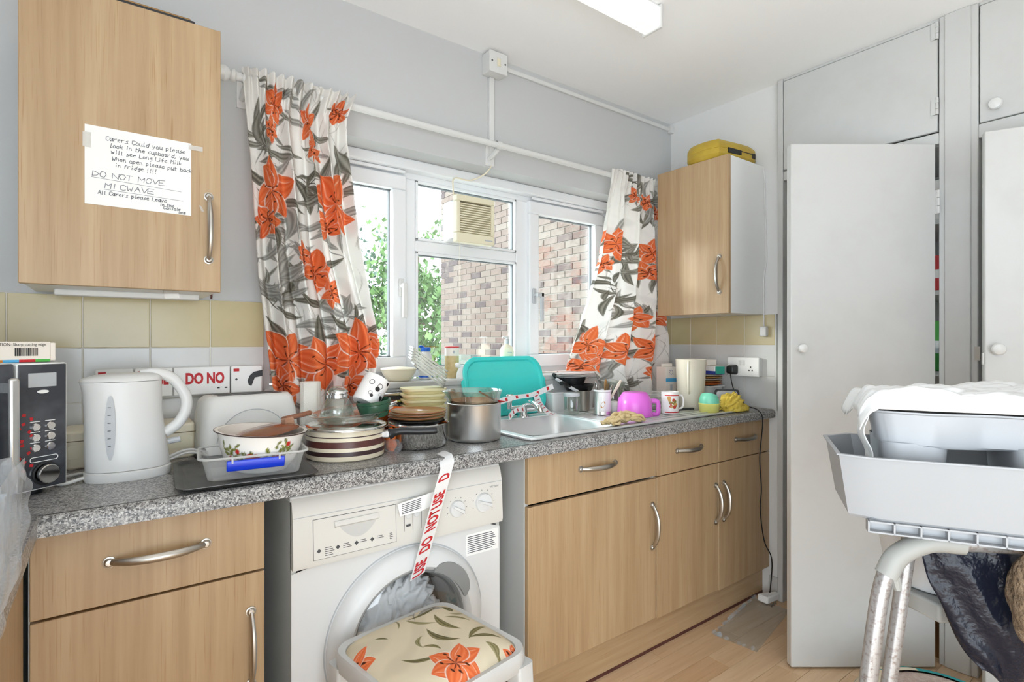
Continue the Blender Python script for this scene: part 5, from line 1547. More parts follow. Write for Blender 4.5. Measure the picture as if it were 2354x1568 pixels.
# ================================================================ WINDOW SILL
ZS = OZ0 - 0.004
bw_ = thing('cream_bowl', 'wide cream bowl on the window sill beside the left curtain', 'bowl', (0.925, 2.005, ZS))
MB().lathe([(0, 0.002), (0.04, 0.0), (0.046, 0.003), (0.066, 0.034), (0.070, 0.046), (0.072, 0.047), (0.070, 0.049), (0.064, 0.040), (0.04, 0.006), (0, 0.005)], 40).build('bowl', 'cream_enamel', bw_, smooth=60)
MB().lathe([(0.060, 0.040), (0.071, 0.0495), (0.066, 0.052), (0, 0.058)], 40).build('cover', 'cream_plastic', bw_, smooth=60)
bl = thing('cleaning_bottle', 'white bottle with a blue flip cap on the window sill', 'bottle', (1.060, 2.035, ZS))
MB().lathe([(0, 0), (0.026, 0), (0.029, 0.004), (0.029, 0.07), (0.026, 0.095), (0.019, 0.112), (0.018, 0.116)], 32).build('body', 'white_plastic', bl, smooth=60)
MB().lathe([(0.0305, 0.008), (0.0305, 0.014)], 32).build('blue_band', 'blue_cap', bl)
MB().lathe([(0.020, 0.115), (0.021, 0.117), (0.021, 0.130), (0.018, 0.133), (0, 0.133)], 28).build('cap', 'blue_cap', bl, smooth=40)
MB().tube([(-0.010, 0, 0.132), (-0.020, 0, 0.137), (-0.030, 0, 0.136)], 0.005, 8).build('spout', 'blue_cap', bl)
tt = thing('tall_tin', 'tall beige drum with a red lid rim on the window sill', 'tin', (1.187, 2.035, ZS))
MB().lathe([(0, 0), (0.030, 0), (0.0305, 0.002), (0.0305, 0.132)], 36).build('drum', 'beige_cloth', tt, smooth=50)
MB().lathe([(0.0308, 0.095), (0.0308, 0.130)], 36).build('paper_band', 'carton', tt)
MB().lathe([(0.0318, 0.129), (0.0318, 0.134), (0.029, 0.136), (0, 0.135)], 36).build('lid_rim', 'red', tt, smooth=40)
MB().lathe([(0, 0), (0.005, 0.003), (0.004, 0.009), (0, 0.014)], 12, T(-0.008, -0.0312, 0.105)).build('drop_emblem', 'grey_plastic', tt)
lo = thing('lotion_bottle', 'cream lotion bottle with pump top on the window sill above the teal tray', 'bottle', (1.482, 2.035, ZS))
MB().lathe([(0, 0), (0.031, 0), (0.034, 0.006), (0.036, 0.07), (0.0365, 0.112), (0.030, 0.132), (0.014, 0.142), (0.011, 0.146)], 36, sy=0.62).build('body', 'cream_enamel', lo, smooth=60)
MB().lathe([(0.0115, 0.145), (0.0115, 0.166), (0.009, 0.168), (0, 0.168)], 20).build('collar', 'grey_plastic', lo, smooth=40)
pm_ = MB(); pm_.tube([(0.004, 0, 0.167), (-0.004, 0, 0.176), (-0.020, 0, 0.178), (-0.026, 0, 0.172)], [0.006, 0.006, 0.005, 0.004], 8); pm_.box(-0.004, 0.012, -0.004, 0.004, 0.168, 0.181)
pm_.build('pump', 'white_plastic', lo, bevel=0.001)
MB().box(-0.012, 0.012, -0.0232, -0.0222, 0.105, 0.108).build('printed_line', 'grey_plastic', lo)
cr = thing('white_creamer', 'small white china pouring jug shaped like an animal, on the sill beside the tall tin', 'jug', (1.200, 1.968, ZS))
cr.scale = (1.3, 1.3, 1.3)
MB().lathe([(0, 0), (0.021, 0), (0.022, 0.004), (0.020, 0.018), (0.013, 0.034), (0.0125, 0.042), (0.010, 0.042), (0.010, 0.03)], 24).build('body', 'china', cr, smooth=60)
hd_ = MB(); hd_.tube(spline([(-0.008, 0, 0.036), (-0.018, 0, 0.044), (-0.027, 0, 0.041)], 4), [0.006, 0.006, 0.007, 0.008, 0.008, 0.008, 0.008, 0.007, 0.004], 8); hd_.build('snout', 'china', cr)

# ================================================================ SINK SIDE
te = thing('teal_tray', 'teal plastic tray lid standing upright behind the taped tap', 'tray', (1.395, 1.895, zr), rot=(math.radians(-14), 0, 0))
tm = R(PI / 2, 'X')
w_, h_ = 0.213, 0.262
q = MB()
def tr_ring(o_, z): return [(p[0], p[1], z) for p in rrect(-w_ + o_, w_ - o_, o_, h_ - o_, 0.075 - o_ * 0.6, 8)]
q.loft([tr_ring(0.002, 0.0), tr_ring(0.0, 0.003), tr_ring(0.0, 0.010), tr_ring(0.004, 0.013), tr_ring(0.016, 0.012), tr_ring(0.022, 0.004), tr_ring(0.03, 0.003)], tm)
q.build('plate', 'teal_plastic', te, smooth=40)
for sx_ in (-1, 1):
    MB().prism(rrect(sx_ * w_ - 0.012, sx_ * w_ + 0.012, 0.10, 0.165, 0.01), 0.0, 0.008, tm).build('side_tab', 'teal_plastic', te, bevel=0.002)
# mixer tap
tap = thing('mixer_tap', 'chrome mixer tap wrapped in red and white tape', 'tap', (1.415, 1.828, zr))
q = MB()
q.lathe([(0.026, 0), (0.026, 0.006), (0.019, 0.012), (0.019, 0.036), (0.016, 0.04)], 24)
q.tube([(-0.075, 0, 0.036), (0.075, 0, 0.036)], 0.017, 16)
q.build('body', 'chrome', tap, smooth=50)
q = MB(); q.tube(spline([(0, 0, 0.03), (0, -0.01, 0.055), (-0.01, -0.07, 0.068), (-0.02, -0.13, 0.055), (-0.02, -0.145, 0.035)], 6), 0.011, 12); q.build('spout', 'chrome', tap, smooth=60)
for sx_ in (-0.072, 0.072):
    q = MB(); q.lathe([(0.012, 0.04), (0.012, 0.07), (0.016, 0.074), (0.018, 0.095), (0.014, 0.102), (0, 0.103)], 18, T(sx_, 0, 0)); q.build('tap_head', 'chrome', tap, smooth=45)
def ribbon_tape(label, pts, half, texts=(), loc=None):
    t = thing('barrier_tape', label, 'tape', loc or tuple(pts[0]))
    sp_ = spline(pts, 6)
    ws_ = []
    for i, p in enumerate(sp_):
        f = i / (len(sp_) - 1)
        h = Vector(half) if not isinstance(half, list) else Vector(half[0]).lerp(Vector(half[1]), f)
        ws_.append(tuple(h * (1 + 0.15 * math.sin(9 * f))))
    MB().strip(sp_, ws_).build('ribbon', 'barrier_tape', t, w=True, smooth=60)
    mb = MB()
    n = len(sp_)
    for i in range(1, n - 2, 3):
        a, b = Vector(sp_[i]), Vector(sp_[i + 1])
        wv = Vector(ws_[i]) * 0.6
        nrm = (b - a).cross(wv).normalized()
        if nrm.y > 0: nrm = -nrm
        c = a.lerp(b, 0.65)
        mb.add([tuple(a - wv + nrm * 0.001), tuple(c - wv + nrm * 0.001), tuple(c + wv + nrm * 0.001), tuple(a + wv + nrm * 0.001)], [(0, 1, 2, 3)])
    mb.build('red_lettering', 'red_print', t, w=True, smooth=0)
    return t
ribbon_tape('red and white tape strand stretched across the front of the teal tray', [(1.235, 1.80, 0.985), (1.33, 1.79, 1.005), (1.45, 1.80, 1.012), (1.575, 1.815, 1.040)], (0, 0.004, 0.010))
ribbon_tape('red and white tape end hanging down beside the tall steel pot', [(1.235, 1.795, 0.985), (1.205, 1.74, 0.965), (1.190, 1.72, 0.930)], (0.012, -0.006, 0.004))
ribbon_tape('red and white tape wound round the tap head nearest the glass jar', [(1.455, 1.79, 1.014), (1.472, 1.79, 0.98), (1.492, 1.79, 0.958), (1.515, 1.775, 0.930), (1.545, 1.77, 0.922)], (0.013, 0.0, 0.004))
ribbon_tape('red and white tape wound round the tap body over the basin', [(1.315, 1.792, 0.925), (1.345, 1.785, 0.952), (1.395, 1.785, 0.956)], (0.0, 0.004, 0.010))
# glass jar, ladle pan, tin mug of cutlery
gj2 = thing('jam_jar', 'empty glass jam jar with pale lid standing on the drainer', 'jar', (1.640, 1.765, zr + 0.004))
MB().lathe([(0, 0), (0.030, 0), (0.033, 0.003), (0.034, 0.012), (0.034, 0.070), (0.030, 0.078)], 36).build('glass', 'clear_glass', gj2, smooth=60)
MB().lathe([(0.032, 0.076), (0.036, 0.077), (0.036, 0.088), (0.033, 0.0905), (0, 0.0905)], 36).build('lid', 'pale_grey_plastic', gj2, smooth=40)
jg = thing('steel_measure', 'small steel pan with a long flat handle, behind the tin of cutlery', 'pan', (1.742, 1.800, zr + 0.004))
MB().lathe([(0, 0), (0.026, 0), (0.030, 0.004), (0.032, 0.092), (0.034, 0.094), (0.031, 0.093), (0.028, 0.006), (0, 0.004)], 32).build('cup', 'satin_steel', jg, smooth=60)
MB().tube([(-0.020, 0.01, 0.088), (-0.07, 0.03, 0.118), (-0.12, 0.05, 0.150)], 0.007, 8, flat=0.4).build('handle', 'pale_grey_plastic', jg)
ctn = thing('cutlery_tin', 'white food tin with orange picture label, full of cutlery on the drainer', 'tin', (1.735, 1.668, zr + 0.004))
MB().lathe([(0, 0), (0.0365, 0), (0.0375, 0.002), (0.0365, 0.004), (0.0365, 0.098), (0.0385, 0.100), (0.0385, 0.107), (0.0355, 0.107), (0.0345, 0.004), (0, 0.003)], 40).build('tin', 'steel', ctn, smooth=40)
pap = MB()
for i in range(22):
    pass
la = [(-2.9 + 1.75 * i / 20) for i in range(21)]
pap.loft([[(0.0369 * math.cos(a), 0.0369 * math.sin(a), z) for a in la] for z in (0.014, 0.098)], closed=False, cap0=False, cap1=False)
lab = pap.build('paper_label', 'label_white', ctn, smooth=60)
pic = MB()
pp = [(-2.35 + 0.28 * math.cos(t) * 1.0, 0.045 + 0.014 * math.sin(t + 0.5)) for t in [2 * PI * i / 16 for i in range(16)]]
pic.add([(0.0372 * math.cos(a), 0.0372 * math.sin(a), z) for a, z in pp], [tuple(range(16))])
pic.build('orange_picture', 'card_orange', lab)
MB().lathe([(0.0387, 0.1), (0.0392, 0.101), (0.0392, 0.1065), (0.0387, 0.108)], 40).build('rim', 'label_white', ctn, smooth=40)
def cutlery(kind, label, base, tip, mname, grp='cutlery in the food tin'):
    base, tip = Vector(base), Vector(tip)
    t = thing(kind, label, kind.split('_')[-1], tuple(base), group=grp)
    ax = tip - base
    q = MB()
    if kind == 'table_spoon':
        q.tube([(0, 0, 0), tuple(ax * 0.75)], [0.004, 0.003], 8, flat=0.6)
        q.build('stem', mname, t)
        m = Matrix.Translation(ax * 0.88) @ ax.to_track_quat('Z', 'Y').to_matrix().to_4x4()
        MB().lathe([(0, -0.026), (0.010, -0.018), (0.017, 0.0), (0.014, 0.016), (0, 0.026)], 20, m, sy=0.3).build('spoon_bowl', mname, t, smooth=60)
    else:
        q.tube([(0, 0, 0), tuple(ax * 0.4), tuple(ax * 0.9), tuple(ax)], [0.004, 0.005, 0.0085, 0.004], 8, flat=0.45)
        q.build('shaft', mname, t)
    return t
cx_, cy_, cz_ = 1.735, 1.668, zr + 0.010
cutlery('table_spoon', 'shiny steel spoon standing bowl up in the cutlery tin', (cx_ - 0.006, cy_ + 0.004, cz_), (cx_ - 0.022, cy_ + 0.02, 1.058), 'polished_steel')
cutlery('table_knife', 'wooden handled knife upright in the cutlery tin', (cx_ + 0.004, cy_, cz_), (cx_ + 0.030, cy_ + 0.01, 1.070), 'beech_edge')
cutlery('table_knife', 'second brown handled knife leaning beside the spoon in the cutlery tin', (cx_ - 0.002, cy_ - 0.008, cz_), (cx_ + 0.022, cy_ - 0.012, 1.055), 'brown_slat')
cutlery('cooking_chopstick', 'pale cream handle leaning far over from the cutlery tin', (cx_ + 0.0, cy_ + 0.0, cz_), (cx_ + 0.090, cy_ - 0.025, 1.066), 'cream_plastic')
cutlery('table_fork', 'grey steel fork leaning towards the pink bowl in the cutlery tin', (cx_ + 0.006, cy_ + 0.006, cz_), (cx_ + 0.075, cy_ + 0.01, 1.045), 'satin_steel')
# white dish, frying pans and plates behind
wd_ = thing('white_dish', 'deep white rectangular dish against the tiles under the frying pans', 'dish', (1.745, 1.888, ZW + 0.001))
q = MB()
q.loft([ring_at(rrect(-0.125, 0.125, -0.026, 0.040, 0.012), 0), ring_at(rrect(-0.135, 0.135, -0.030, 0.046, 0.014), 0.085), ring_at(rrect(-0.138, 0.138, -0.034, 0.048, 0.016), 0.086), ring_at(rrect(-0.138, 0.138, -0.034, 0.048, 0.016), 0.094), ring_at(rrect(-0.130, 0.130, -0.026, 0.042, 0.012), 0.094), ring_at(rrect(-0.122, 0.122, -0.022, 0.036, 0.012), 0.006)])
q.build('dish', 'china', wd_, smooth=40)
def fry(label, loc, r, ang, L, rz_m='black_plastic', tilt=0.0):
    t = thing('frying_pan', label, 'frying pan', loc, rot=(tilt, 0, 0), group=None)
    MB().lathe([(0, 0.0), (r * 0.75, 0.0), (r * 0.85, 0.004), (r, 0.030), (r + 0.002, 0.032), (r - 0.003, 0.032), (r * 0.8, 0.006), (0, 0.004)], 48).build('pan', rz_m, t, smooth=50)
    d_ = Vector((math.cos(ang), math.sin(ang), 0))
    MB().tube(spline([tuple(d_ * (r - 0.004) + Vector((0, 0, 0.024))), tuple(d_ * (r + L * 0.4) + Vector((0, 0, 0.030))), tuple(d_ * (r + L * 0.8) + Vector((0, 0, 0.045))), tuple(d_ * (r + L) + Vector((0, 0, 0.046)))], 6), [0.007] * 8 + [0.009] * 11, 10, flat=1.2).build('handle', 'black_plastic', t, smooth=60)
    return t
fry('black frying pan with a black handle pointing at the teal tray', (1.775, 1.862, ZW + 0.0955), 0.072, PI + 0.35, 0.10)
fry('larger black frying pan under the white plates by the right curtain', (1.735, 1.872, ZW + 0.128), 0.070, PI - 0.1, 0.03)
for k in range(3):
    t = thing('dinner_plate', ['lowest white plate stacked on the frying pans', 'middle white plate stacked on the frying pans', 'top white plate stacked on the frying pans'][k], 'plate', (1.735, 1.868, ZW + 0.1605 + 0.0062 * k), group='white plates on the frying pans')
    MB().lathe([(0, 0.0), (0.05, 0.0), (0.058, 0.002), (0.076, 0.006), (0.0775, 0.0072), (0.075, 0.0075), (0.055, 0.004), (0, 0.003)], 44, sx=1.25).build('plate', 'china', t, smooth=60)
# glass vase and folded clear trays behind the pink bowl
gv = thing('glass_vase', 'wide clear glass vase behind the pink bowl under the curtain', 'vase', (1.945, 1.80, zr + 0.004))
MB().lathe([(0, 0), (0.05, 0), (0.056, 0.006), (0.060, 0.05), (0.050, 0.09), (0.058, 0.12), (0.060, 0.125), (0.056, 0.121), (0.048, 0.09), (0.057, 0.05), (0.05, 0.008), (0, 0.006)], 40).build('glass', 'clear_glass', gv, smooth=60)
sb = thing('white_bowl', 'white bowl upside down beside the pink bowl', 'bowl', (1.835, 1.690, zr + 0.004))
MB().lathe([(0.050, 0), (0.052, 0.002), (0.048, 0.022), (0.034, 0.040), (0.018, 0.044), (0.016, 0.048), (0, 0.047)], 36).build('bowl', 'china', sb, smooth=60)
for k in range(4):
    t = thing('clear_tray', ['lowest clear tray of the pile behind the strawberry mug', 'second clear tray from the bottom behind the strawberry mug', 'third clear tray from the bottom behind the strawberry mug', 'top clear tray of the pile behind the strawberry mug'][k], 'tray', (2.085, 1.690, zr + 0.004 + 0.0185 * k), -0.1, group='clear trays piled on the drainer')
    q = MB(); q.loft([ring_at(rrect(-0.07, 0.06, -0.05, 0.05, 0.015), 0.0), ring_at(rrect(-0.076, 0.066, -0.056, 0.056, 0.018), 0.016), ring_at(rrect(-0.080, 0.070, -0.060, 0.060, 0.02), 0.0162)], cap1=False)
    q.build('tray', 'clear_plastic', t, smooth=40)
    MB().tube([(p[0], p[1], 0.0165) for p in rrect(-0.080, 0.070, -0.060, 0.060, 0.02)] + [(0.070, 0.04, 0.0165)], 0.0015, 6).build('rim', 'pale_grey_plastic', t)
# pink plastic bowl, upturned
pk = thing('pink_bowl', 'bright magenta plastic jug turned upside down on the drainer', 'jug', (1.805, 1.548, zr + 0.004))
MB().lathe([(0.074, 0.0), (0.076, 0.002), (0.074, 0.012), (0.072, 0.055), (0.068, 0.075), (0.056, 0.092), (0.050, 0.100), (0.046, 0.1015), (0, 0.099)], 48).build('bowl', 'magenta_plastic', pk, smooth=50)
q = MB(); q.tube(spline([(0.064, -0.030, 0.006), (0.092, -0.046, 0.004), (0.096, -0.049, 0.03), (0.092, -0.047, 0.058), (0.066, -0.030, 0.062)], 6), 0.010, 8, flat=0.5); q.build('handle', 'magenta_plastic', pk, smooth=60)
# dish cloth: twisted strands
dc = thing('dish_cloth', 'crumpled beige dish cloth on the sink edge in front of the pink bowl', 'cloth', (1.60, 1.435, zr + 0.002))
r_ = random.Random(17)
q = MB()
for k in range(15):
    x0_ = r_.uniform(-0.03, 0.03); z0_ = r_.uniform(0.004, 0.030)
    pts = []
    for i in range(7):
        t = i / 6
        hump = math.sin(PI * min(1, max(0, t))) ** 0.6
        pts.append((-0.085 + 0.20 * t + x0_ * (1 - t) * 0.6, 0.012 * math.sin(k * 1.3 + t * 6) + r_.uniform(-0.014, 0.016) + 0.006 * k / 15, max(0.005, z0_ * hump * 1.0 + 0.004 + 0.010 * math.sin(t * 9 + k))))
    q.tube(spline(pts, 5), [0.0045 + 0.003 * math.sin(PI * i / 30) for i in range(31)], 7)
q.build('folds', 'beige_cloth', dc, smooth=60)
# strawberry mug
sm = thing('strawberry_mug', 'white mug with red band and fruit picture on the drainer', 'mug', (1.993, 1.508, zr + 0.002))
MB().lathe([(0, 0), (0.034, 0), (0.038, 0.003), (0.0385, 0.098), (0.0365, 0.099), (0.0355, 0.096), (0.034, 0.006), (0, 0.005)], 40).build('cup', 'china', sm, smooth=50)
MB().tube(spline([(0.037, -0.010, 0.078), (0.056, -0.018, 0.080), (0.066, -0.022, 0.056), (0.060, -0.020, 0.026), (0.037, -0.012, 0.020)], 6), 0.0045, 8).build('handle', 'china', sm)
q = MB()
def band(mb, a0, a1, z0, z1, r=0.0388, n=14):
    la_ = [a0 + (a1 - a0) * i / n for i in range(n + 1)]
    mb.loft([[(r * math.cos(a), r * math.sin(a), z) for a in la_] for z in (z0, z1)], closed=False, cap0=False, cap1=False)
band(q, -3.1, -0.9, 0.082, 0.086); band(q, -3.1, -0.9, 0.008, 0.013); band(q, -1.25, -0.95, 0.010, 0.084)
q.build('red_band', 'red_print', sm, smooth=0)
q = MB(); r_ = random.Random(2)
for k in range(16):
    a = -2.25 + r_.gauss(0, 0.20); z = 0.046 + r_.gauss(0, 0.012); s = r_.uniform(0.004, 0.009)
    q.add([(0.0390 * math.cos(a + s / 0.0385 * math.cos(t)), 0.0390 * math.sin(a + s / 0.0385 * math.cos(t)), z + s * math.sin(t)) for t in [2 * PI * i / 8 for i in range(8)]], [tuple(range(8))], mi=k % 3)
q.build('fruit_print', ['red', 'leaf_print', 'gold'], sm, smooth=0)
kn = thing('table_knife', 'dark handled knife lying behind the strawberry mug', 'knife', (2.09, 1.545, zr + 0.006), -0.45)
MB().box(-0.09, 0.0, -0.006, 0.006, 0.0, 0.002).build('blade', 'steel', kn)
MB().box(0.0, 0.085, -0.008, 0.008, -0.001, 0.010).build('handle', 'soft_black', kn, bevel=0.003)
# frosted pitcher
pc = thing('plastic_pitcher', 'tall frosted cream plastic pitcher by the milk carton', 'pitcher', (2.262, 1.590, ZW + 0.006))
MB().lathe([(0, 0), (0.058, 0), (0.061, 0.004), (0.071, 0.232), (0.073, 0.236), (0.070, 0.236), (0.058, 0.008), (0, 0.006)], 44).build('jug', 'frosted', pc, smooth=60)
MB().tube(spline([(-0.058, -0.030, 0.225), (-0.075, -0.04, 0.215), (-0.084, -0.045, 0.16), (-0.075, -0.04, 0.10), (-0.056, -0.028, 0.075)], 6), 0.008, 8, flat=0.8).build('handle', 'frosted', pc)
# milk carton
mc = thing('milk_carton', 'white and beige carton with a light blue band beside the pitcher', 'carton', (2.322, 1.775, ZW + 0.001), -0.25)
MB().box(-0.033, 0.033, -0.033, 0.045, 0, 0.196).build('box', 'carton', mc, bevel=0.002)
MB().box(-0.0335, 0.0335, -0.0335, -0.033, 0.120, 0.138).build('blue_band', 'sky_blue', mc)
MB().box(-0.006, 0.008, -0.0336, -0.033, 0.075, 0.106).build('picture', 'grey_plastic', mc)
q = MB()
for k in range(8): q.box(0.008, 0.013, -0.0336, -0.033, -0.0012, 0.0012, T(0, 0, 0.168) @ R(k * PI / 4, 'Y'))
q.build('star_emblem', 'card_blue', mc, smooth=0)
MB().box(-0.033, 0.033, 0.0, 0.008, 0.196, 0.212).build('fold', 'carton', mc, bevel=0.001)
# white bowl, orange plate stack, boxes
wb_ = thing('white_tub', 'white square tub under the stacked plates by the tiles', 'tub', (2.462, 1.645, ZW))
q = MB(); q.loft([ring_at(rrect(-0.05, 0.05, -0.05, 0.05, 0.02), 0), ring_at(rrect(-0.066, 0.066, -0.066, 0.066, 0.02), 0.096), ring_at(rrect(-0.074, 0.074, -0.074, 0.074, 0.02), 0.098), ring_at(rrect(-0.074, 0.074, -0.074, 0.074, 0.02), 0.104), ring_at(rrect(-0.064, 0.064, -0.064, 0.064, 0.02), 0.104), ring_at(rrect(-0.05, 0.05, -0.05, 0.05, 0.02), 0.004)])
q.build('tub', 'white_plastic', wb_, smooth=40)
specs = [('orange_glaze', 'orange plate lowest of the stack on the white tub', 0.1045, 0.012), ('amber_glaze', 'second orange plate on the white tub', 0.1170, 0.012), ('pale_grey_plastic', 'grey plate third from the bottom of the stack on the white tub', 0.1295, 0.010),
         ('gold', 'brown plate fourth from the bottom of the stack on the white tub', 0.140, 0.010), ('grey_panel', 'grey plate on top of the stack on the white tub', 0.1505, 0.010)]
for mn, lab_, dz, hh in specs:
    t = thing('stacked_plate', lab_, 'plate', (2.462, 1.645, ZW + dz), group='plates stacked on the white tub')
    MB().lathe([(0, 0), (0.05, 0), (0.082, hh * 0.75), (0.084, hh * 0.9), (0.082, hh), (0.05, hh * 0.35), (0, hh * 0.3)], 44).build('plate', mn, t, smooth=50)
bb = thing('blue_carton', 'flat white and blue carton lying on the stacked plates beside the plug', 'box', (2.485, 1.615, ZW + 0.162), 1.15)
MB().box(-0.06, 0.06, -0.025, 0.03, 0, 0.042).build('box', 'label_white', bb, bevel=0.001)
q = MB(); q.box(-0.0605, 0.0605, -0.0256, 0.0306, 0.0, 0.016); q.build('blue_panel', 'card_blue', bb)
MB().box(-0.070, -0.0607, -0.022, 0.026, 0.002, 0.040).build('teal_end', 'teal_card', bb, bevel=0.002)
cbx = thing('cream_carton', 'flat cream carton on top of the pile behind the pitcher', 'box', (2.495, 1.69, ZW + 0.2045), 1.35)
MB().box(-0.075, 0.065, -0.03, 0.03, 0, 0.030).build('box', 'carton', cbx, bevel=0.001)
# phone-like frame, yellow cloth, lime tub
ph = thing('photo_frame', 'small dark rounded frame leaning on the tiles behind the yellow cloth', 'frame', (2.405, 1.485, ZW + 0.001), rot=(math.radians(-12), 0, -0.9))
q = MB(); fm = R(PI / 2, 'X')
q.loft([[(p[0], p[1], z) for p in rrect(-0.056 + o_, 0.056 - o_, o_, 0.094 - o_, 0.012)] for o_, z in ((0, 0), (0, 0.008), (0.002, 0.010), (0.007, 0.010), (0.0085, 0.006))], fm)
q.build('surround', 'soft_black', ph, smooth=40)
MB().prism(rrect(-0.048, 0.048, 0.008, 0.086, 0.006), 0.0062, 0.0066, fm).build('picture', 'pale_grey_plastic', ph)
yc = thing('yellow_cloth', 'scrunched yellow duster beside the lime tub at the worktop end', 'cloth', (2.325, 1.412, ZW + 0.001))
blob('bundle', 'yellow_cloth', (0, 0.005, 0.034), (0.052, 0.036, 0.040), 33, yc, amp=0.75, freq=5.0, nu=90, nv=60, flatten=-0.033)
blob('trailing_end', 'yellow_cloth', (0.045, -0.018, 0.014), (0.045, 0.020, 0.016), 35, yc, amp=0.7, freq=6.0, nu=60, nv=40, flatten=-0.013)
yt = thing('lime_tub', 'round yellow and mint plastic tub next to the yellow duster', 'tub', (2.205, 1.452, ZW + 0.001))
MB().lathe([(0, 0), (0.038, 0), (0.042, 0.004), (0.045, 0.036), (0.047, 0.038), (0.047, 0.044), (0.044, 0.046)], 40).build('tub', 'lime_plastic', yt, smooth=50)
q = MB()
la_ = [(1.9 + 3.1 * i / 24) for i in range(25)]
q.loft([[(r * math.cos(a), r * math.sin(a), z + (0.010 * math.sin((a - 1.9) / 3.1 * PI) - 0.010 if z > 0.06 else 0)) for a in la_] for r, z in ((0.045, 0.044), (0.044, 0.07), (0.036, 0.092), (0.030, 0.094))], closed=False, cap0=False, cap1=False)
q.build('mint_hood', 'mint_plastic', yt, smooth=60)
blob('clear_wrap', 'bag_clear', (0.02, -0.005, 0.055), (0.026, 0.03, 0.016), 3, yt, amp=0.5)

# ================================================================ ON THE WALL CABINETS
yg = thing('yellow_appliance', 'mustard yellow hand-held appliance with black panel lying on the right wall cabinet', 'appliance', (2.40, 1.53, 2.0975), 0)
# body seen from below: rounded loop towards the corner, flat nose towards the camera
q = MB()
outl = spline([(-0.125, -0.085, 0), (0.135, -0.115, 0), (0.150, -0.02, 0), (0.10, 0.03, 0), (0.02, 0.085, 0), (-0.06, 0.115, 0), (-0.11, 0.10, 0), (-0.135, 0.05, 0), (-0.14, -0.02, 0), (-0.125, -0.085, 0)], 5)[:-1]
def sc(f, z, dx=0.0): return [(0.0 + (p[0]) * f + dx, 0.04 + (p[1] - 0.04) * f, z) for p in outl]
q.loft([sc(0.88, 0.0), sc(1.0, 0.022), sc(1.0, 0.046), sc(0.985, 0.049), sc(1.0, 0.052), sc(0.99, 0.072), sc(0.90, 0.090)])
yb = q.build('shell', 'gold_plastic', yg, smooth=35)
def nosept(t, z, o_): return (-0.125 + 0.26 * t, -0.085 - 0.03 * t - o_, z)
q = MB(); q.add([nosept(0.22, 0.030, 0.006), nosept(0.97, 0.030, 0.006), nosept(0.97, 0.054, 0.006), nosept(0.22, 0.054, 0.006), nosept(0.22, 0.030, -0.01), nosept(0.97, 0.030, -0.01), nosept(0.97, 0.054, -0.01), nosept(0.22, 0.054, -0.01)],
       [(0, 1, 2, 3), (0, 4, 5, 1), (1, 5, 6, 2), (2, 6, 7, 3), (3, 7, 4, 0)])
q.build('black_panel', 'black_plastic', yg, smooth=0)
tcl = thing('cabinet_top_tray', 'dark tray lying on top of the left wall cabinet', 'tray', (0.06, 1.76, 2.0685))
MB().box(-0.10, 0.12, -0.115, 0.09, 0.0, 0.016).build('tray', 'soft_black', tcl, bevel=0.004)
tcb = thing('cabinet_top_box', 'brown card box edge on the dark tray above the left wall cabinet', 'box', (0.07, 1.77, 2.0855))
MB().box(-0.06, 0.105, -0.07, 0.06, 0.0, 0.03).build('box', 'beech_edge', tcb, bevel=0.002)

# ================================================================ HANDWRITTEN NOTE
GLY = {
 'A': '02 28 42|15 35', 'B': '02 08 38 36 05|05 44 33 02', 'C': '47 28 07 03 22 43', 'D': '02 08 27 45 33 02', 'E': '48 08 02 42|05 35', 'I': '12 18', 'K': '02 08|48 05 42', 'L': '08 02 42', 'M': '02 08 25 48 42',
 'N': '02 08 42 48', 'O': '18 05 12 32 45 38 18', 'T': '08 48|28 22', 'U': '08 03 12 32 43 48', 'V': '08 22 48', 'W': '08 12 25 32 48',
 'a': '36 16 04 12 23 36 32 43', 'b': '08 02|04 26 35 32 02', 'c': '36 15 03 22 33', 'd': '36 15 03 22 34|48 32', 'e': '04 35 26 05 03 22 33', 'f': '37 28 17 12|05 35', 'g': '36 15 04 23 36 31 10', 'h': '08 02|04 26 33 32', 'i': '15 12|17 18',
 'j': '25 20 00', 'k': '08 02|36 04 32', 'l': '18 12 22', 'm': '02 06|05 15 22|25 35 42', 'n': '02 06|05 26 33 32', 'o': '16 03 12 32 35 16', 'p': '06 00|05 26 34 12 03', 'r': '02 06|05 26 36', 's': '36 15 24 33 12 02', 't': '18 12 32|06 36',
 'u': '06 03 12 33|36 32 42', 'v': '06 12 36', 'w': '06 12 25 32 46', 'y': '06 13 33|36 10', '!': '18 14|12 11', ',': '13 01', ' ': '',
}
def scrawl(mb, string, x, y, h, surf, slant=0.12, pen=0.0007, seed=1, drop=0.0, wide=1.2):
    r_ = random.Random(seed)
    u = h / 8.0
    for ch in string:
        g = GLY.get(ch, '')
        for stroke in g.split('|'):
            pts = []
            for tok in stroke.split():
                gx, gy = int(tok[0]), int(tok[1]) - 2
                pts.append((x + (gx * 0.85 * wide + gy * slant + r_.uniform(-0.3, 0.3)) * u, y + (gy + r_.uniform(-0.35, 0.35)) * u))
            for a, b in zip(pts[:-1], pts[1:]):
                d_ = Vector((b[0] - a[0], b[1] - a[1]));
                if d_.length < 1e-6: continue
                n_ = Vector((-d_.y, d_.x)).normalized() * pen
                e_ = d_.normalized() * pen * 0.6
                mb.add([surf(a[0] - e_.x - n_.x, a[1] - e_.y - n_.y), surf(b[0] + e_.x - n_.x, b[1] + e_.y - n_.y), surf(b[0] + e_.x + n_.x, b[1] + e_.y + n_.y), surf(a[0] - e_.x + n_.x, a[1] - e_.y + n_.y)], [(0, 1, 2, 3)])
        x += (3.6 if ch in 'il!, ' else 4.6 if ch not in 'mwMW' else 5.2) * u * 0.85 * wide
        y -= drop * u
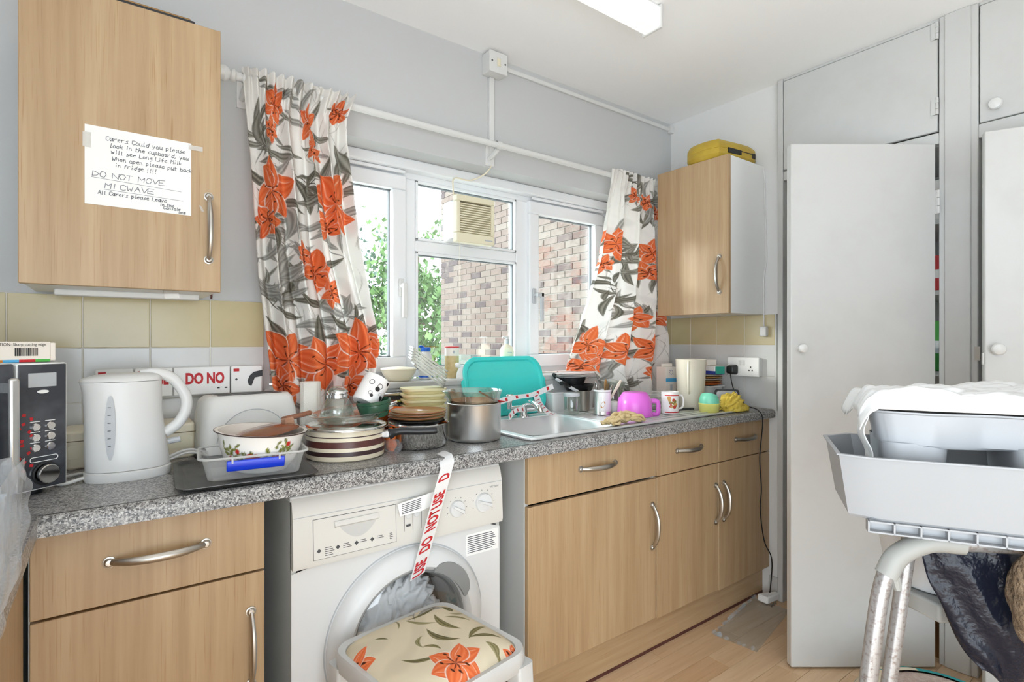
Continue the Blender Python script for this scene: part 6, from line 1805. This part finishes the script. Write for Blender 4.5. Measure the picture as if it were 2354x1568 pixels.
mat('pencil', '7d8086', 0.8)
NX0, NX1 = -0.049, 0.169
note = thing('handwritten_note', 'white paper note in pencil taped to the left wall cabinet door', 'note', (0.06, 1.63, 1.563))
MB().box(NX0, NX1, 1.6288, 1.6298, 1.566, 1.754).build('sheet', 'paper', note, w=True, smooth=0)
sh = MB()
surf = lambda a, b: (NX0 + a, 1.6284, 1.566 + b)
for (s, x_, y_, h_, sd) in (('Carers Could you please', 0.040, 0.158, 0.0135, 1), ('look in the cupboard, you', 0.048, 0.1425, 0.0125, 2), ('will see Long Life Milk', 0.050, 0.1275, 0.0125, 3), ('When open please put back', 0.052, 0.1115, 0.0125, 4), ('in fridge !!!!', 0.058, 0.0965, 0.0125, 5),
                            ('DO NOT MOVE', 0.014, 0.068, 0.0165, 6), ('MICWAVE', 0.038, 0.0425, 0.0165, 7), ('All Carers please Leave', 0.025, 0.026, 0.0115, 8), ('in the', 0.150, 0.016, 0.010, 9), ('Console', 0.157, 0.009, 0.010, 10), ('one', 0.190, 0.002, 0.010, 11)):
    scrawl(sh, s, x_, y_, h_, surf, seed=sd, wide=1.7 if s.isupper() else 1.15)
for (a, b, c, d) in ((0.012, 0.0645, 0.196, 0.0580), (0.036, 0.0385, 0.200, 0.0350)):
    sh.add([surf(a, b), surf(c, d), surf(c, d + 0.0009), surf(a, b + 0.0009)], [(0, 1, 2, 3)])
sh.build('handwriting', 'pencil', note, w=True, smooth=0)
MB().box(NX1 - 0.006, NX1 + 0.026, 1.6278, 1.6283, 1.738, 1.750).build('tape_strip', 'sticky_tape', note, w=True, smooth=0)
MB().box(NX0 - 0.004, NX0 + 0.012, 1.6278, 1.6283, 1.70, 1.736).build('tape_strip', 'sticky_tape', note, w=True, smooth=0)
st2 = thing('tape_scrap', 'scrap of clear tape hanging from the underside of the left wall cabinet', 'tape', (0.12, 1.70, 1.36))
MB().strip([(0.125, 1.68, 1.3735), (0.125, 1.655, 1.372), (0.126, 1.642, 1.362), (0.128, 1.640, 1.350)], (0.016, 0, 0.001)).build('strip', 'sticky_tape', st2, w=True)
st3 = thing('tape_scrap', 'tiny pinkish scrap of tape stuck beside the left wall cabinet handle', 'tape', (0.19, 1.63, 1.585))
MB().add([(0.186, 1.6294, 1.597), (0.193, 1.6294, 1.594), (0.199, 1.6294, 1.581), (0.193, 1.6294, 1.580)], [(0, 3, 2, 1)]).build('strip', 'sticky_tape', st3, w=True)
hk = thing('wall_hook', 'small rusty screw hook in the wall beside the left curtain', 'hook', (0.252, 1.95, 1.385))
MB().tube(spline([(0.255, 1.949, 1.392), (0.255, 1.935, 1.390), (0.255, 1.928, 1.382), (0.255, 1.932, 1.374)], 5), 0.003, 7).build('hook', 'maroon', hk, w=True)
# ================================================================ CURTAINS
def interp(tab, z):
    """piecewise-linear table (z descending)"""
    zs = [t[0] for t in tab][::-1]; vs_ = [t[1] for t in tab][::-1]
    return np.interp(z, zs, vs_)
def smooth_noise(r_, n, lo, hi):
    return [(r_.uniform(lo, hi), r_.uniform(0, 2 * PI), r_.uniform(0.5, 1)) for _ in range(n)]
def curtain(name, label, left, right, ycen, ztop, zbot, flowers, seed, nu=230, nv=560, Wc=0.42, nleaf=50, folds=5.5, hem=None, amp=0.042):
    r_ = np.random.RandomState(seed)
    s = np.linspace(0, 1, nu); t = np.linspace(0, 1, nv)
    S, Tt = np.meshgrid(s, t)
    zb = zbot if hem is None else np.interp(S, [h[0] for h in hem], [h[1] for h in hem])
    Z = ztop + (zb - ztop) * Tt
    L_ = interp(left, Z); R_ = interp(right, Z)
    ph = r_.uniform(0, 6.28, 8)
    head = np.exp(-((ztop - Z) / 0.10) ** 2)                    # gathered heading
    wob = 0.05 * np.sin(2 * PI * 1.3 * S + ph[0] + 1.2 * Z)
    Sw = S + (0.022 * np.sin(2 * PI * folds * S + ph[1]) + wob * 0.25) * (1 - head) * np.minimum(1, S * 8) * np.minimum(1, (1 - S) * 8)
    X = L_ + (R_ - L_) * Sw
    grow = np.clip((ztop - Z) / 0.6, 0, 1)
    A = amp * (0.35 + 0.65 * grow)
    pleat = np.sin(2 * PI * 13 * S + ph[2] + 2 * np.sin(5 * S)) * 0.011 * (0.35 + head)
    big = np.sin(2 * PI * folds * S + ph[3] + 0.9 * np.sin(2.2 * Z + ph[4])) * A
    mid = np.sin(2 * PI * folds * 2.1 * S + ph[5] - 1.6 * Z) * A * 0.28
    fine = 0.0035 * np.sin(40 * S + 31 * Z + ph[6]) * np.sin(23 * Z - 18 * S + ph[7])
    Y = interp(ycen, Z) + pleat + (big + mid) * (1 - 0.75 * head) + fine
    Z2 = Z + 0.004 * np.sin(2 * PI * 13 * S + ph[2]) * head * (Z > ztop - 0.03)
    V_ = np.stack([X, Y, Z2], -1).reshape(-1, 3)
    idx = np.arange(nu * nv).reshape(nv, nu)
    F_ = np.stack([idx[:-1, :-1], idx[:-1, 1:], idx[1:, 1:], idx[1:, :-1]], -1).reshape(-1, 4)
    me = bpy.data.meshes.new(name)
    me.from_pydata(V_.tolist(), [], F_.tolist())
    me.polygons.foreach_set('use_smooth', [True] * len(me.polygons))
    me.materials.append(MATS['curtain_cloth'])
    o = bpy.data.objects.new('cloth', me); COL.objects.link(o)
    root = thing('curtain', label, 'curtain', (float(np.mean(L_ + R_) / 2), 1.87, zbot))
    o.parent = root; o.matrix_parent_inverse = ROOTS[root.name].inverted()
    Pp = np.stack([S.ravel() * Wc, Z.ravel()], 1)
    fl_ = [(a * Wc, z, R0 * 1.04, rot, sx) for (a, z, R0, rot, sx) in flowers]
    set_print(o, paint_cloth(Pp, fl_, (0, Wc, zbot, ztop), nleaf, seed))
    return root
ctl_l = curtain('left_curtain', 'orange lily print curtain hanging behind the kitchen roll', 
    [(2.10, 0.330), (2.0, 0.338), (1.765, 0.357), (1.433, 0.372), (1.098, 0.414), (0.93, 0.465)],
    [(2.10, 0.690), (2.06, 0.675), (2.0, 0.650), (1.92, 0.650), (1.579, 0.692), (1.398, 0.735), (1.23, 0.785), (1.11, 0.775), (0.93, 0.70)],
    [(2.10, 1.845), (1.9, 1.845), (1.4, 1.835), (1.1, 1.862), (0.93, 1.868)], 2.096, 0.935,
    [(0.20, 1.72, 0.115, 0.3, 0.75), (0.12, 1.63, 0.07, 1.2, 0.8), (0.80, 1.70, 0.125, 0.9, 0.75), (0.72, 1.63, 0.06, 0.2, 1), (0.27, 2.00, 0.075, 1.7, 0.45), (0.24, 1.92, 0.05, 1.4, 0.4), (0.60, 1.95, 0.075, 0.5, 0.6), (0.62, 1.87, 0.05, 0.5, 0.8), (0.90, 2.02, 0.05, 0.6, 1),
     (0.52, 1.47, 0.085, 1.2, 0.8), (0.62, 1.40, 0.055, 0.1, 0.9), (0.42, 1.52, 0.05, 1.5, 0.7), (0.17, 1.18, 0.115, 1.3, 0.9), (0.12, 1.09, 0.07, 0.8, 1), (0.47, 1.16, 0.115, 0.9, 0.9), (0.80, 1.20, 0.125, 0.5, 0.95), (0.93, 1.25, 0.07, 1.4, 0.5), (0.74, 1.08, 0.07, 1.4, 1), (0.33, 1.01, 0.06, 0.3, 1)],
    5, hem=[(0, 0.96), (0.35, 0.935), (0.7, 0.95), (1, 1.06)], nleaf=150, folds=4.6)
ctl_r = curtain('right_curtain', 'orange lily print curtain swept onto the sill beside the right wall cabinet',
    [(2.10, 1.988), (2.0, 1.975), (1.851, 1.952), (1.634, 1.912), (1.418, 1.843), (1.227, 1.765), (1.10, 1.720), (0.93, 1.90)],
    [(2.10, 2.345), (1.8, 2.36), (1.5, 2.40), (1.2, 2.44), (0.93, 2.40)],
    [(2.10, 1.845), (1.8, 1.85), (1.4, 1.868), (1.0, 1.878)], 2.092, 0.96,
    [(0.18, 1.72, 0.10, 0.6, 0.8), (0.10, 1.62, 0.05, 1.3, 0.8), (0.75, 1.70, 0.075, 0.2, 0.9), (0.72, 1.60, 0.06, 0.9, 1), (0.45, 1.98, 0.05, 1.0, 0.8), (0.70, 1.96, 0.05, 0.4, 0.8), (0.92, 1.92, 0.05, 0.4, 0.8), (0.62, 1.36, 0.075, 0.3, 0.9), (0.90, 1.36, 0.06, 1.3, 0.9),
     (0.48, 1.19, 0.085, 0.5, 0.9), (0.75, 1.20, 0.085, 1.5, 0.8), (0.12, 1.22, 0.09, 1.2, 0.5), (0.22, 1.15, 0.07, 0.7, 0.7), (0.10, 1.12, 0.05, 0.7, 1), (0.78, 1.08, 0.06, 1.4, 0.6), (0.30, 1.45, 0.05, 1.8, 0.5)],
    9, hem=[(0, 1.098), (0.20, 1.095), (0.30, 1.03), (0.55, 0.965), (1, 0.955)], nleaf=140, folds=3.6, amp=0.034)

# ================================================================ STOOL IN FRONT OF THE WASHING MACHINE
SB = Vector((0.7536, 1.362)); SL = Vector((0.440, 1.273)); SR = Vector((0.800, 1.064))
ex = (SR - SB).normalized(); ey = Vector((-ex.y, ex.x))
cen = (SL + SR) / 2
cen = Vector((0.622, 1.166))
rz_s = math.atan2(ex.y, ex.x)
stl = thing('kitchen_stool', 'white framed stool with orange lily print seat in front of the washing machine', 'stool', (cen.x, cen.y, 0), rz_s)
hs_ = 0.164
q = MB()
def rsq(h, r, z, n=6): return ring_at(rrect(-h, h, -h, h, r, n), z)
q.loft([rsq(hs_ + 0.004, 0.05, 0.451), rsq(hs_ + 0.010, 0.052, 0.458), rsq(hs_ + 0.012, 0.054, 0.491), rsq(hs_ + 0.008, 0.052, 0.501), rsq(hs_ - 0.006, 0.046, 0.498), rsq(hs_ - 0.010, 0.044, 0.456)])
q.build('seat_frame', 'gloss_white', stl, smooth=50)
for sx_ in (-1, 1):
    for sy_ in (-1, 1):
        a_ = hs_ - 0.018
        lg = MB().loft([ring_at(rrect(sx_ * (a_ + o_) - h, sx_ * (a_ + o_) + h, sy_ * (a_ + o_) - h, sy_ * (a_ + o_) + h, 0.008, 3), z) for o_, h, z in ((0.035, 0.015, 0.0), (0.018, 0.019, 0.22), (0.004, 0.026, 0.466))])
        lg.build('leg', 'gloss_white', stl, smooth=50)
for sx_ in (-1, 1):
    MB().tube([(sx_ * (hs_ - 0.01), -hs_ + 0.01, 0.17), (sx_ * (hs_ - 0.01), hs_ - 0.01, 0.17)], 0.010, 10).build('stretcher', 'gloss_white', stl)
    MB().tube([(-hs_ + 0.01, sx_ * (hs_ - 0.01), 0.20), (hs_ - 0.01, sx_ * (hs_ - 0.01), 0.20)], 0.010, 10).build('stretcher', 'gloss_white', stl)
n = 230
s = np.linspace(-1, 1, n)
U, Vv = np.meshgrid(s, s)
# squircle mapping to a rounded square pad
p_ = 6.0
nrm = (np.abs(U) ** p_ + np.abs(Vv) ** p_) ** (1 / p_)
mx_ = np.maximum(np.abs(U), np.abs(Vv))
sc_ = np.where(nrm > 1e-6, mx_ / np.maximum(nrm, 1e-6), 1)
Xp_ = U * sc_ * (hs_ - 0.002); Yp_ = Vv * sc_ * (hs_ - 0.002)
edge = mx_
Zp_ = 0.492 + 0.036 * (1 - edge ** 5) ** 0.8
V_ = np.stack([Xp_, Yp_, Zp_], -1).reshape(-1, 3)
idx = np.arange(n * n).reshape(n, n)
F_ = np.stack([idx[:-1, :-1], idx[:-1, 1:], idx[1:, 1:], idx[1:, :-1]], -1).reshape(-1, 4)
me = bpy.data.meshes.new('seat_pad'); me.from_pydata(V_.tolist(), [], F_.tolist())
me.polygons.foreach_set('use_smooth', [True] * len(me.polygons)); me.materials.append(MATS['seat_cloth'])
pad = bpy.data.objects.new('seat_pad', me); COL.objects.link(pad); pad.parent = stl
Pp = np.stack([Xp_.ravel(), Yp_.ravel()], 1)
OL = [(rgb('5d5630'), rgb('968a5c')), (rgb('4a4526'), rgb('8a7f52')), (rgb('6f683f'), rgb('a39a70'))]
colp = paint_cloth(Pp, [], (-0.16, 0.16, -0.16, 0.16), 0, 3, base='dccfb4')
r_ = random.Random(8)
def pad_leaf(x0, y0, x1, y1, w, bend, k):
    global colp
    colp = paint_leaf(Pp, colp, x0, y0, x1, y1, w, bend, OL[k % 3], k)
# world direction helper: photo positions on the seat
def loc2(px_w, py_w):
    v = Vector((px_w, py_w)) - cen
    return (v.x * ex.x + v.y * ex.y, v.x * ey.x + v.y * ey.y)
def seat(px, py):
    z = 0.520
    k = (px - 1177) / 1243.0; d_ = (CAM_H - z) * 1243.0 / (py - 784)
    ca, sa = math.cos(math.radians(53.4)), math.sin(math.radians(53.4))
    return loc2(d_ * (ca + sa * k), d_ * (sa - ca * k))
SEAT_LEAVES = [((965, 1397), (1003, 1398), .006, .2), ((1003, 1395), (930, 1432), .006, .1), ((930, 1430), (1005, 1437), .006, -.15), ((998, 1418), (1063, 1452), .010, -.15), ((980, 1452), (1060, 1475), .010, -.2), ((1020, 1425), (1083, 1427), .006, .1), ((1078, 1475), (1118, 1438), .008, .1), ((1075, 1473), (1155, 1462), .007, .1),
               ((972, 1468), (975, 1498), .006, -.25), ((970, 1495), (1015, 1500), .006, .2), ((920, 1522), (1010, 1510), .007, -.2), ((1115, 1478), (1145, 1500), .010, .2), ((1145, 1490), (1108, 1528), .010, .3), ((1015, 1395), (1040, 1408), .012, .1), ((1030, 1415), (1065, 1405), .004, -.2), ((905, 1425), (915, 1455), .003, .1), ((860, 1475), (893, 1477), .004, .1)]
for k, (a, b, w_, bd_) in enumerate(SEAT_LEAVES):
    (x0, y0), (x1, y1) = seat(*a), seat(*b)
    pad_leaf(x0, y0, x1, y1, w_, bd_, k)
(fx, fy) = seat(1048, 1525)
colp = paint_flower(Pp, colp, fx, fy, 0.082, 0.4, 77, 1.0, 6)
(fx, fy) = seat(815, 1515)
colp = paint_flower(Pp, colp, fx, fy, 0.055, 1.0, 78, 1.0, 5)
(fx, fy) = seat(1185, 1485)
colp = paint_flower(Pp, colp, fx, fy, 0.04, 0.2, 79, 1.0, 5)
set_print(pad, np.clip(colp, 0, 1))

# ================================================================ FLOOR BY THE CUPBOARD
ac = thing('acrylic_sheet', 'clear acrylic panel with rough edges lying on the laminate floor', 'panel', (2.28, 1.29, 0.001))
q = MB()
q.prism([(2.041, 1.324), (2.066, 1.147), (2.50, 1.23), (2.49, 1.395)], 0.001, 0.006)
q.build('sheet', 'acrylic', ac, w=True, bevel=0.001)
q = MB(); r_ = random.Random(3)
for (a, b) in (((2.041, 1.324), (2.49, 1.395)), ((2.066, 1.147), (2.041, 1.324))):
    for k in range(26 if a[0] < 2.06 and b[0] > 2.3 else 10):
        t = r_.random(); x_ = a[0] + (b[0] - a[0]) * t; y_ = a[1] + (b[1] - a[1]) * t
        q.box(x_ - 0.008, x_ + 0.008, y_ - 0.004, y_ + 0.004, 0.006, 0.006 + r_.uniform(0.004, 0.014), None)
q.build('ragged_film', 'bag_clear', ac, w=True)['kind'] = 'stuff'

# ================================================================ CUPBOARD CONTENTS
items = [('red_packet', 'red food packet glimpsed through the gap of the tall cupboard door', 1.44, 'red', 0.14, 'packet'), ('white_jar', 'white jar glimpsed behind the tall door, upper shelf', 1.721, 'china', 0.16, 'jar'),
         ('green_packet', 'green packet glimpsed behind the tall door under the red one', 1.12, 'card_green', 0.20, 'packet'), ('blue_packet', 'blue packet glimpsed behind the tall door at knob height', 1.121, 'sky_blue', 0.10, 'packet'),
         ('brown_box', 'brown lettered box glimpsed behind the tall door low down', 0.80, 'gold', 0.26, 'box')]
for i, (nm, lab_, z, mn, h, cat) in enumerate(items):
    y_ = 0.70 + (0.075 if nm == 'blue_packet' else 0.0)
    x_ = 2.70 + (0.0 if nm != 'blue_packet' else -0.07)
    t = thing(nm, lab_, cat, (x_, y_, z + 0.001))
    MB().box(-0.06, 0.06, -0.036, 0.036, 0, h).build('pack', mn, t, bevel=0.003)
    MB().box(-0.0605, -0.06, -0.03, 0.03, h * 0.35, h * 0.6).build('panel_print', 'label_white' if mn != 'gold' else 'ink_dark', t)

# ================================================================ WALKING FRAME, TRAYS AND BAG ON THE RIGHT
e1 = Vector((0.489, -0.873, 0)); e2 = Vector((0.873, 0.489, 0))       # along the tray front, and away from the camera
def w3(a, b, z, org): return tuple(Vector((org[0], org[1], 0)) + e1 * a + e2 * b + Vector((0, 0, z)))
# front-left corner of the tray rim
TO = (1.172, 0.455)
def tw(a, b, z): return w3(a, b, z, TO)
TZ = 0.885
mat('tray_white', 'a0a2a5', 0.4)
wt_ = thing('plastic_tray', 'deep white plastic tray with slotted lower edge on the walking frame', 'tray', tuple(tw(0.3, 0.15, TZ)))
def trs(o_, z, ch=0.055):
    a0, a1, b0, b1 = -0.02 + o_, 0.62 - o_, 0.0 + o_, 0.30 - o_
    return [tw(a0 + ch, b0, z), tw(a1 - ch, b0, z), tw(a1, b0 + ch, z), tw(a1, b1 - ch, z), tw(a1 - ch, b1, z), tw(a0 + ch, b1, z), tw(a0, b1 - ch, z), tw(a0, b0 + ch * 0.35, z)]
q = MB()
q.loft([trs(0.022, TZ), trs(0.018, TZ + 0.006), trs(0.0, TZ + 0.125), trs(-0.005, TZ + 0.126), trs(-0.005, TZ + 0.129), trs(0.003, TZ + 0.129), trs(0.020, TZ + 0.010)])
q.build('tub', 'tray_white', wt_, w=True, smooth=25)
q = MB()
for b_, z0_, z1_ in ((0.018, TZ - 0.002, TZ + 0.001), (0.018, TZ - 0.022, TZ - 0.019)):
    q.loft([[tw(a_, b_ - 0.004, z0_), tw(a_, b_ + 0.02, z0_), tw(a_, b_ + 0.02, z1_), tw(a_, b_ - 0.004, z1_)] for a_ in (0.03, 0.58)])
for k in range(14):
    a_ = 0.03 + k * 0.0423
    q.loft([[tw(a_ - 0.0015, 0.014, z_), tw(a_ + 0.0015, 0.014, z_), tw(a_ + 0.0015, 0.038, z_), tw(a_ - 0.0015, 0.038, z_)] for z_ in (TZ - 0.022, TZ + 0.001)])
q.loft([[tw(a_, 0.030, TZ - 0.022), tw(a_, 0.042, TZ - 0.022), tw(a_, 0.042, TZ + 0.001), tw(a_, 0.030, TZ + 0.001)] for a_ in (0.03, 0.58)])
q.build('slotted_edge', 'tray_white', wt_, w=True, smooth=0)
# grey moulded basin standing in the tray
bs = thing('moulded_basin', 'grey moulded plastic basin with two wells, standing in the white tray', 'basin', tuple(tw(0.3, 0.15, TZ + 0.01)))
def bo(o_, z):
    ctrl = [(0.06, 0.055), (0.14, 0.040), (0.24, 0.055), (0.36, 0.035), (0.48, 0.05), (0.55, 0.12), (0.53, 0.22), (0.42, 0.265), (0.2, 0.265), (0.08, 0.25), (0.045, 0.16), (0.045, 0.08)]
    c_ = (0.3, 0.15)
    pts = spline([(x_, y_, 0) for x_, y_ in ctrl] + [(ctrl[0][0], ctrl[0][1], 0)], 5)[:-1]
    out = []
    for p in pts:
        v = Vector((p[0] - c_[0], p[1] - c_[1])); L_ = v.length; v = v * ((L_ - o_) / L_)
        out.append(tw(c_[0] + v.x, c_[1] + v.y, z))
    return out
zt = TZ + 0.215
q = MB(); q.loft([bo(0.026, TZ + 0.145), bo(0.016, TZ + 0.150), bo(0.004, zt - 0.006), bo(-0.006, zt - 0.003), bo(-0.006, zt), bo(0.002, zt), bo(0.022, TZ + 0.158)])
q.build('rim_wall', 'basin_grey', bs, w=True, smooth=40)
for (a0, a1) in ((0.062, 0.172), (0.27, 0.37), (0.44, 0.53)):
    q = MB()
    def wl(o_, z): return [tw(x_, y_, z) for x_, y_ in rrect(a0 + o_, a1 - o_, 0.052 + o_, 0.235 - o_, 0.03, 5)]
    q.loft([wl(0.016, TZ + 0.0105), wl(0.008, TZ + 0.016), wl(0.0, TZ + 0.152)], cap1=False)
    q.build('well', 'basin_grey', bs, w=True, smooth=50)
# white cloth heaped on top
cl_ = thing('white_cloth', 'white cloth heaped over the grey basin', 'cloth', tuple(tw(0.3, 0.15, zt)))
nu_, nv_ = 110, 60
def clothf(u, v):
    a_ = 0.005 + 0.60 * u; b_ = 0.018 + 0.26 * v
    c1 = 0.030 * math.sin(7 * u + 2 * v) * math.sin(5 * v + 1.0) + 0.016 * abs(math.sin(13 * u - 6 * v)) + 0.010 * abs(math.sin(23 * v + 11 * u)) + 0.010 * abs(math.sin(41 * u + 17 * v + 2 * math.sin(9 * v))) * abs(math.sin(14 * v + 5 * u)) + 0.008 * abs(math.sin(57 * v - 31 * u))
    h_ = 0.004 + 0.014 * math.sin(PI * min(1, v * 1.25)) + 0.022 * u + c1 * 0.45
    if v < 0.10:
        h_ = h_ * (v / 0.10) - 0.004 * (1 - v / 0.10)
        b_ += 0.012
    if u < 0.07:
        f = 1 - u / 0.07; h_ -= 0.040 * f * f; a_ += 0.012 * f
    return tw(a_, b_, zt + 0.006 + max(h_, -0.05 if u < 0.07 else 0.0))
MB().grid(clothf, nu_, nv_).build('heap', 'white_cloth', cl_, w=True, smooth=180, solid=0.002)
q = MB(); q.grid(lambda u, v: tw(0.028 + 0.006 * math.sin(9 * v) + 0.010 * v, 0.05 + 0.08 * u, zt + 0.012 - 0.12 * v + 0.006 * math.sin(8 * u + 3 * v)), 14, 20)
q.build('hanging_corner', 'white_cloth', cl_, w=True, smooth=180, solid=0.002)

# walking frame under the tray
wf = thing('walking_frame', 'grey tubular walking frame with moulded hand grips under the white tray', 'walking frame', (1.35, 0.4, 0))
def D_(px, py, d):
    k = (px - 1177) / 1243.0; ca, sa = math.cos(math.radians(53.4)), math.sin(math.radians(53.4))
    return (d * (ca + sa * k), d * (sa - ca * k), CAM_H - (py - 784) * d / 1243.0)
A_ = [(1.290, 0.355, 0.848), (1.272, 0.375, 0.842), (1.243, 0.403, 0.815), (1.223, 0.419, 0.765), (1.208, 0.430, 0.66), (1.183, 0.449, 0.40), (1.143, 0.477, 0.012)]
fl_leg = spline([(1.478, 0.167, 0.848)] + A_, 7)
MB().tube(fl_leg, 0.0155, 14).build('near_leg', 'alloy', wf, w=True, smooth=60)
MB().tube(spline([(1.320, 0.319, 0.849), (1.283, 0.363, 0.847), (1.246, 0.401, 0.818), (1.227, 0.416, 0.778)], 7), 0.0205, 14).build('hand_grip', 'grip_grey', wf, w=True, smooth=60)
MB().tube([(1.230, 0.404, 0.785), (1.234, 0.398, 0.755)], [0.010, 0.007], 8).build('finger_stop', 'grip_grey', wf, w=True)
B_ = [(1.348, 0.415, 0.822), (1.328, 0.435, 0.60), (1.293, 0.462, 0.30), (1.258, 0.487, 0.012)]
MB().tube(spline(B_, 6), 0.0145, 14).build('rear_leg', 'alloy', wf, w=True, smooth=60)
q = MB(); q.tube([(1.478, 0.167, 0.848), (1.678, -0.143, 0.848), (1.718, -0.163, 0.5), (1.758, -0.193, 0.012)], 0.0155, 12); q.tube([(1.598, 0.257, 0.848), (1.608, 0.237, 0.4), (1.618, 0.217, 0.012)], 0.0145, 12)
q.tube([(1.348, 0.415, 0.84), (1.598, 0.257, 0.848)], 0.0145, 12); q.tube([(1.183, 0.449, 0.38), (1.718, -0.163, 0.38)], 0.012, 12)
q.build('cross_bar', 'alloy', wf, w=True, smooth=60)
for p in ((1.143, 0.477), (1.258, 0.487), (1.758, -0.193), (1.618, 0.217)): MB().lathe([(0.021, 0.0), (0.019, 0.03), (0.0165, 0.034)], 14, T(p[0], p[1], 0)).build('rubber_foot', 'grip_grey', wf, w=True)
# flat bearers under the tray so that it rests on the frame
MB().tube([(1.328, 0.457, 0.857), (1.678, -0.043, 0.857)], 0.006, 8).build('tray_bearer', 'alloy', wf, w=True)

# bucket behind the frame, black bag, fur in it, cushion
bk_ = thing('grey_bucket', 'tapered pale grey plastic bucket on the shelf of the walking frame', 'bucket', (1.560, 0.412, 0.682))
q = MB(); q.lathe([(0, 0.0), (0.105, 0.0), (0.112, 0.006), (0.134, 0.135), (0.142, 0.137), (0.143, 0.168), (0.136, 0.170), (0.128, 0.135), (0.106, 0.012), (0, 0.010)], 48)
q.build('bucket', 'pale_grey_plastic', bk_, smooth=40)
q = MB()
q.loft([[(1.45, 0.47, z_), (1.41, 0.38, z_), (1.605, 0.25, z_), (1.68, 0.36, z_), (1.62, 0.46, z_)] for z_ in (0.640, 0.680)])
q.build('shelf', 'grip_grey', wf, w=True, bevel=0.006)
bg_ = thing('bin_bag', 'shiny black bin bag hanging from the walking frame', 'bag', (1.5, 0.3, 0.5))
def bagsurf(u, v):
    # u across (0 left edge), v down
    top = Vector((1.345, 0.405, 0.875)).lerp(Vector((1.60, 0.02, 0.875)), u)
    dirn = (Vector((1.60, 0.02, 0)) - Vector((1.345, 0.405, 0))).normalized()
    nrm_ = Vector((-0.873 * 0.7 - 0.3, -0.49 * 0.7 - 0.2, 0)).normalized()
    z = 0.875 - v * (0.30 + 0.02 * math.sin(5 * u) - 0.06 * max(0, 0.35 - u))
    pin = dirn * (0.10 * v * v * max(0, 1 - u * 2.2))
    fold = 0.012 * math.sin(9 * u + 2 * v) * (0.4 + v) + 0.004 * math.sin(31 * u - 9 * v) + 0.008 * math.sin(7 * v + 11 * u) * v
    p = top + pin + nrm_ * (0.025 + fold + 0.04 * math.sin(PI * u) * math.sin(PI * min(1, v * 0.9)))
    return (p.x, p.y, z + 0.008 * math.sin(21 * u + 13 * v))
MB().grid(bagsurf, 80, 60).build('film', 'bag_black', bg_, w=True, smooth=180, solid=0.0015)
fur = thing('fur_bundle', 'brown furry bundle hanging against the black bin bag', 'bundle', (1.343, 0.214, 0.672))
blob('bundle', 'brown_fur', (0, 0, 0.098), (0.030, 0.040, 0.080), 71, fur, amp=0.35, freq=3.0)
MB().tube([(0.02, 0.01, 0.165), (0.06, 0.05, 0.178)], 0.003, 6).build('loop', 'brown_fur', fur)
cu = thing('floor_cushion', 'pinkish furry cushion with teal patterned piping on the floor by the cupboard', 'cushion', (2.02, 0.53, 0.001))
q = MB(); q.lathe([(0, 0.0), (0.20, 0.0), (0.24, 0.03), (0.245, 0.07), (0.22, 0.12), (0.12, 0.16), (0, 0.17)], 40)
q.build('pad', 'pink_fur', cu, smooth=60)
MB().lathe([(0.24, 0.03), (0.252, 0.05), (0.25, 0.085), (0.225, 0.125), (0.17, 0.152), (0.16, 0.150)], 40, R(0.3)).build('patterned_border', 'teal_fabric', cu, smooth=60)
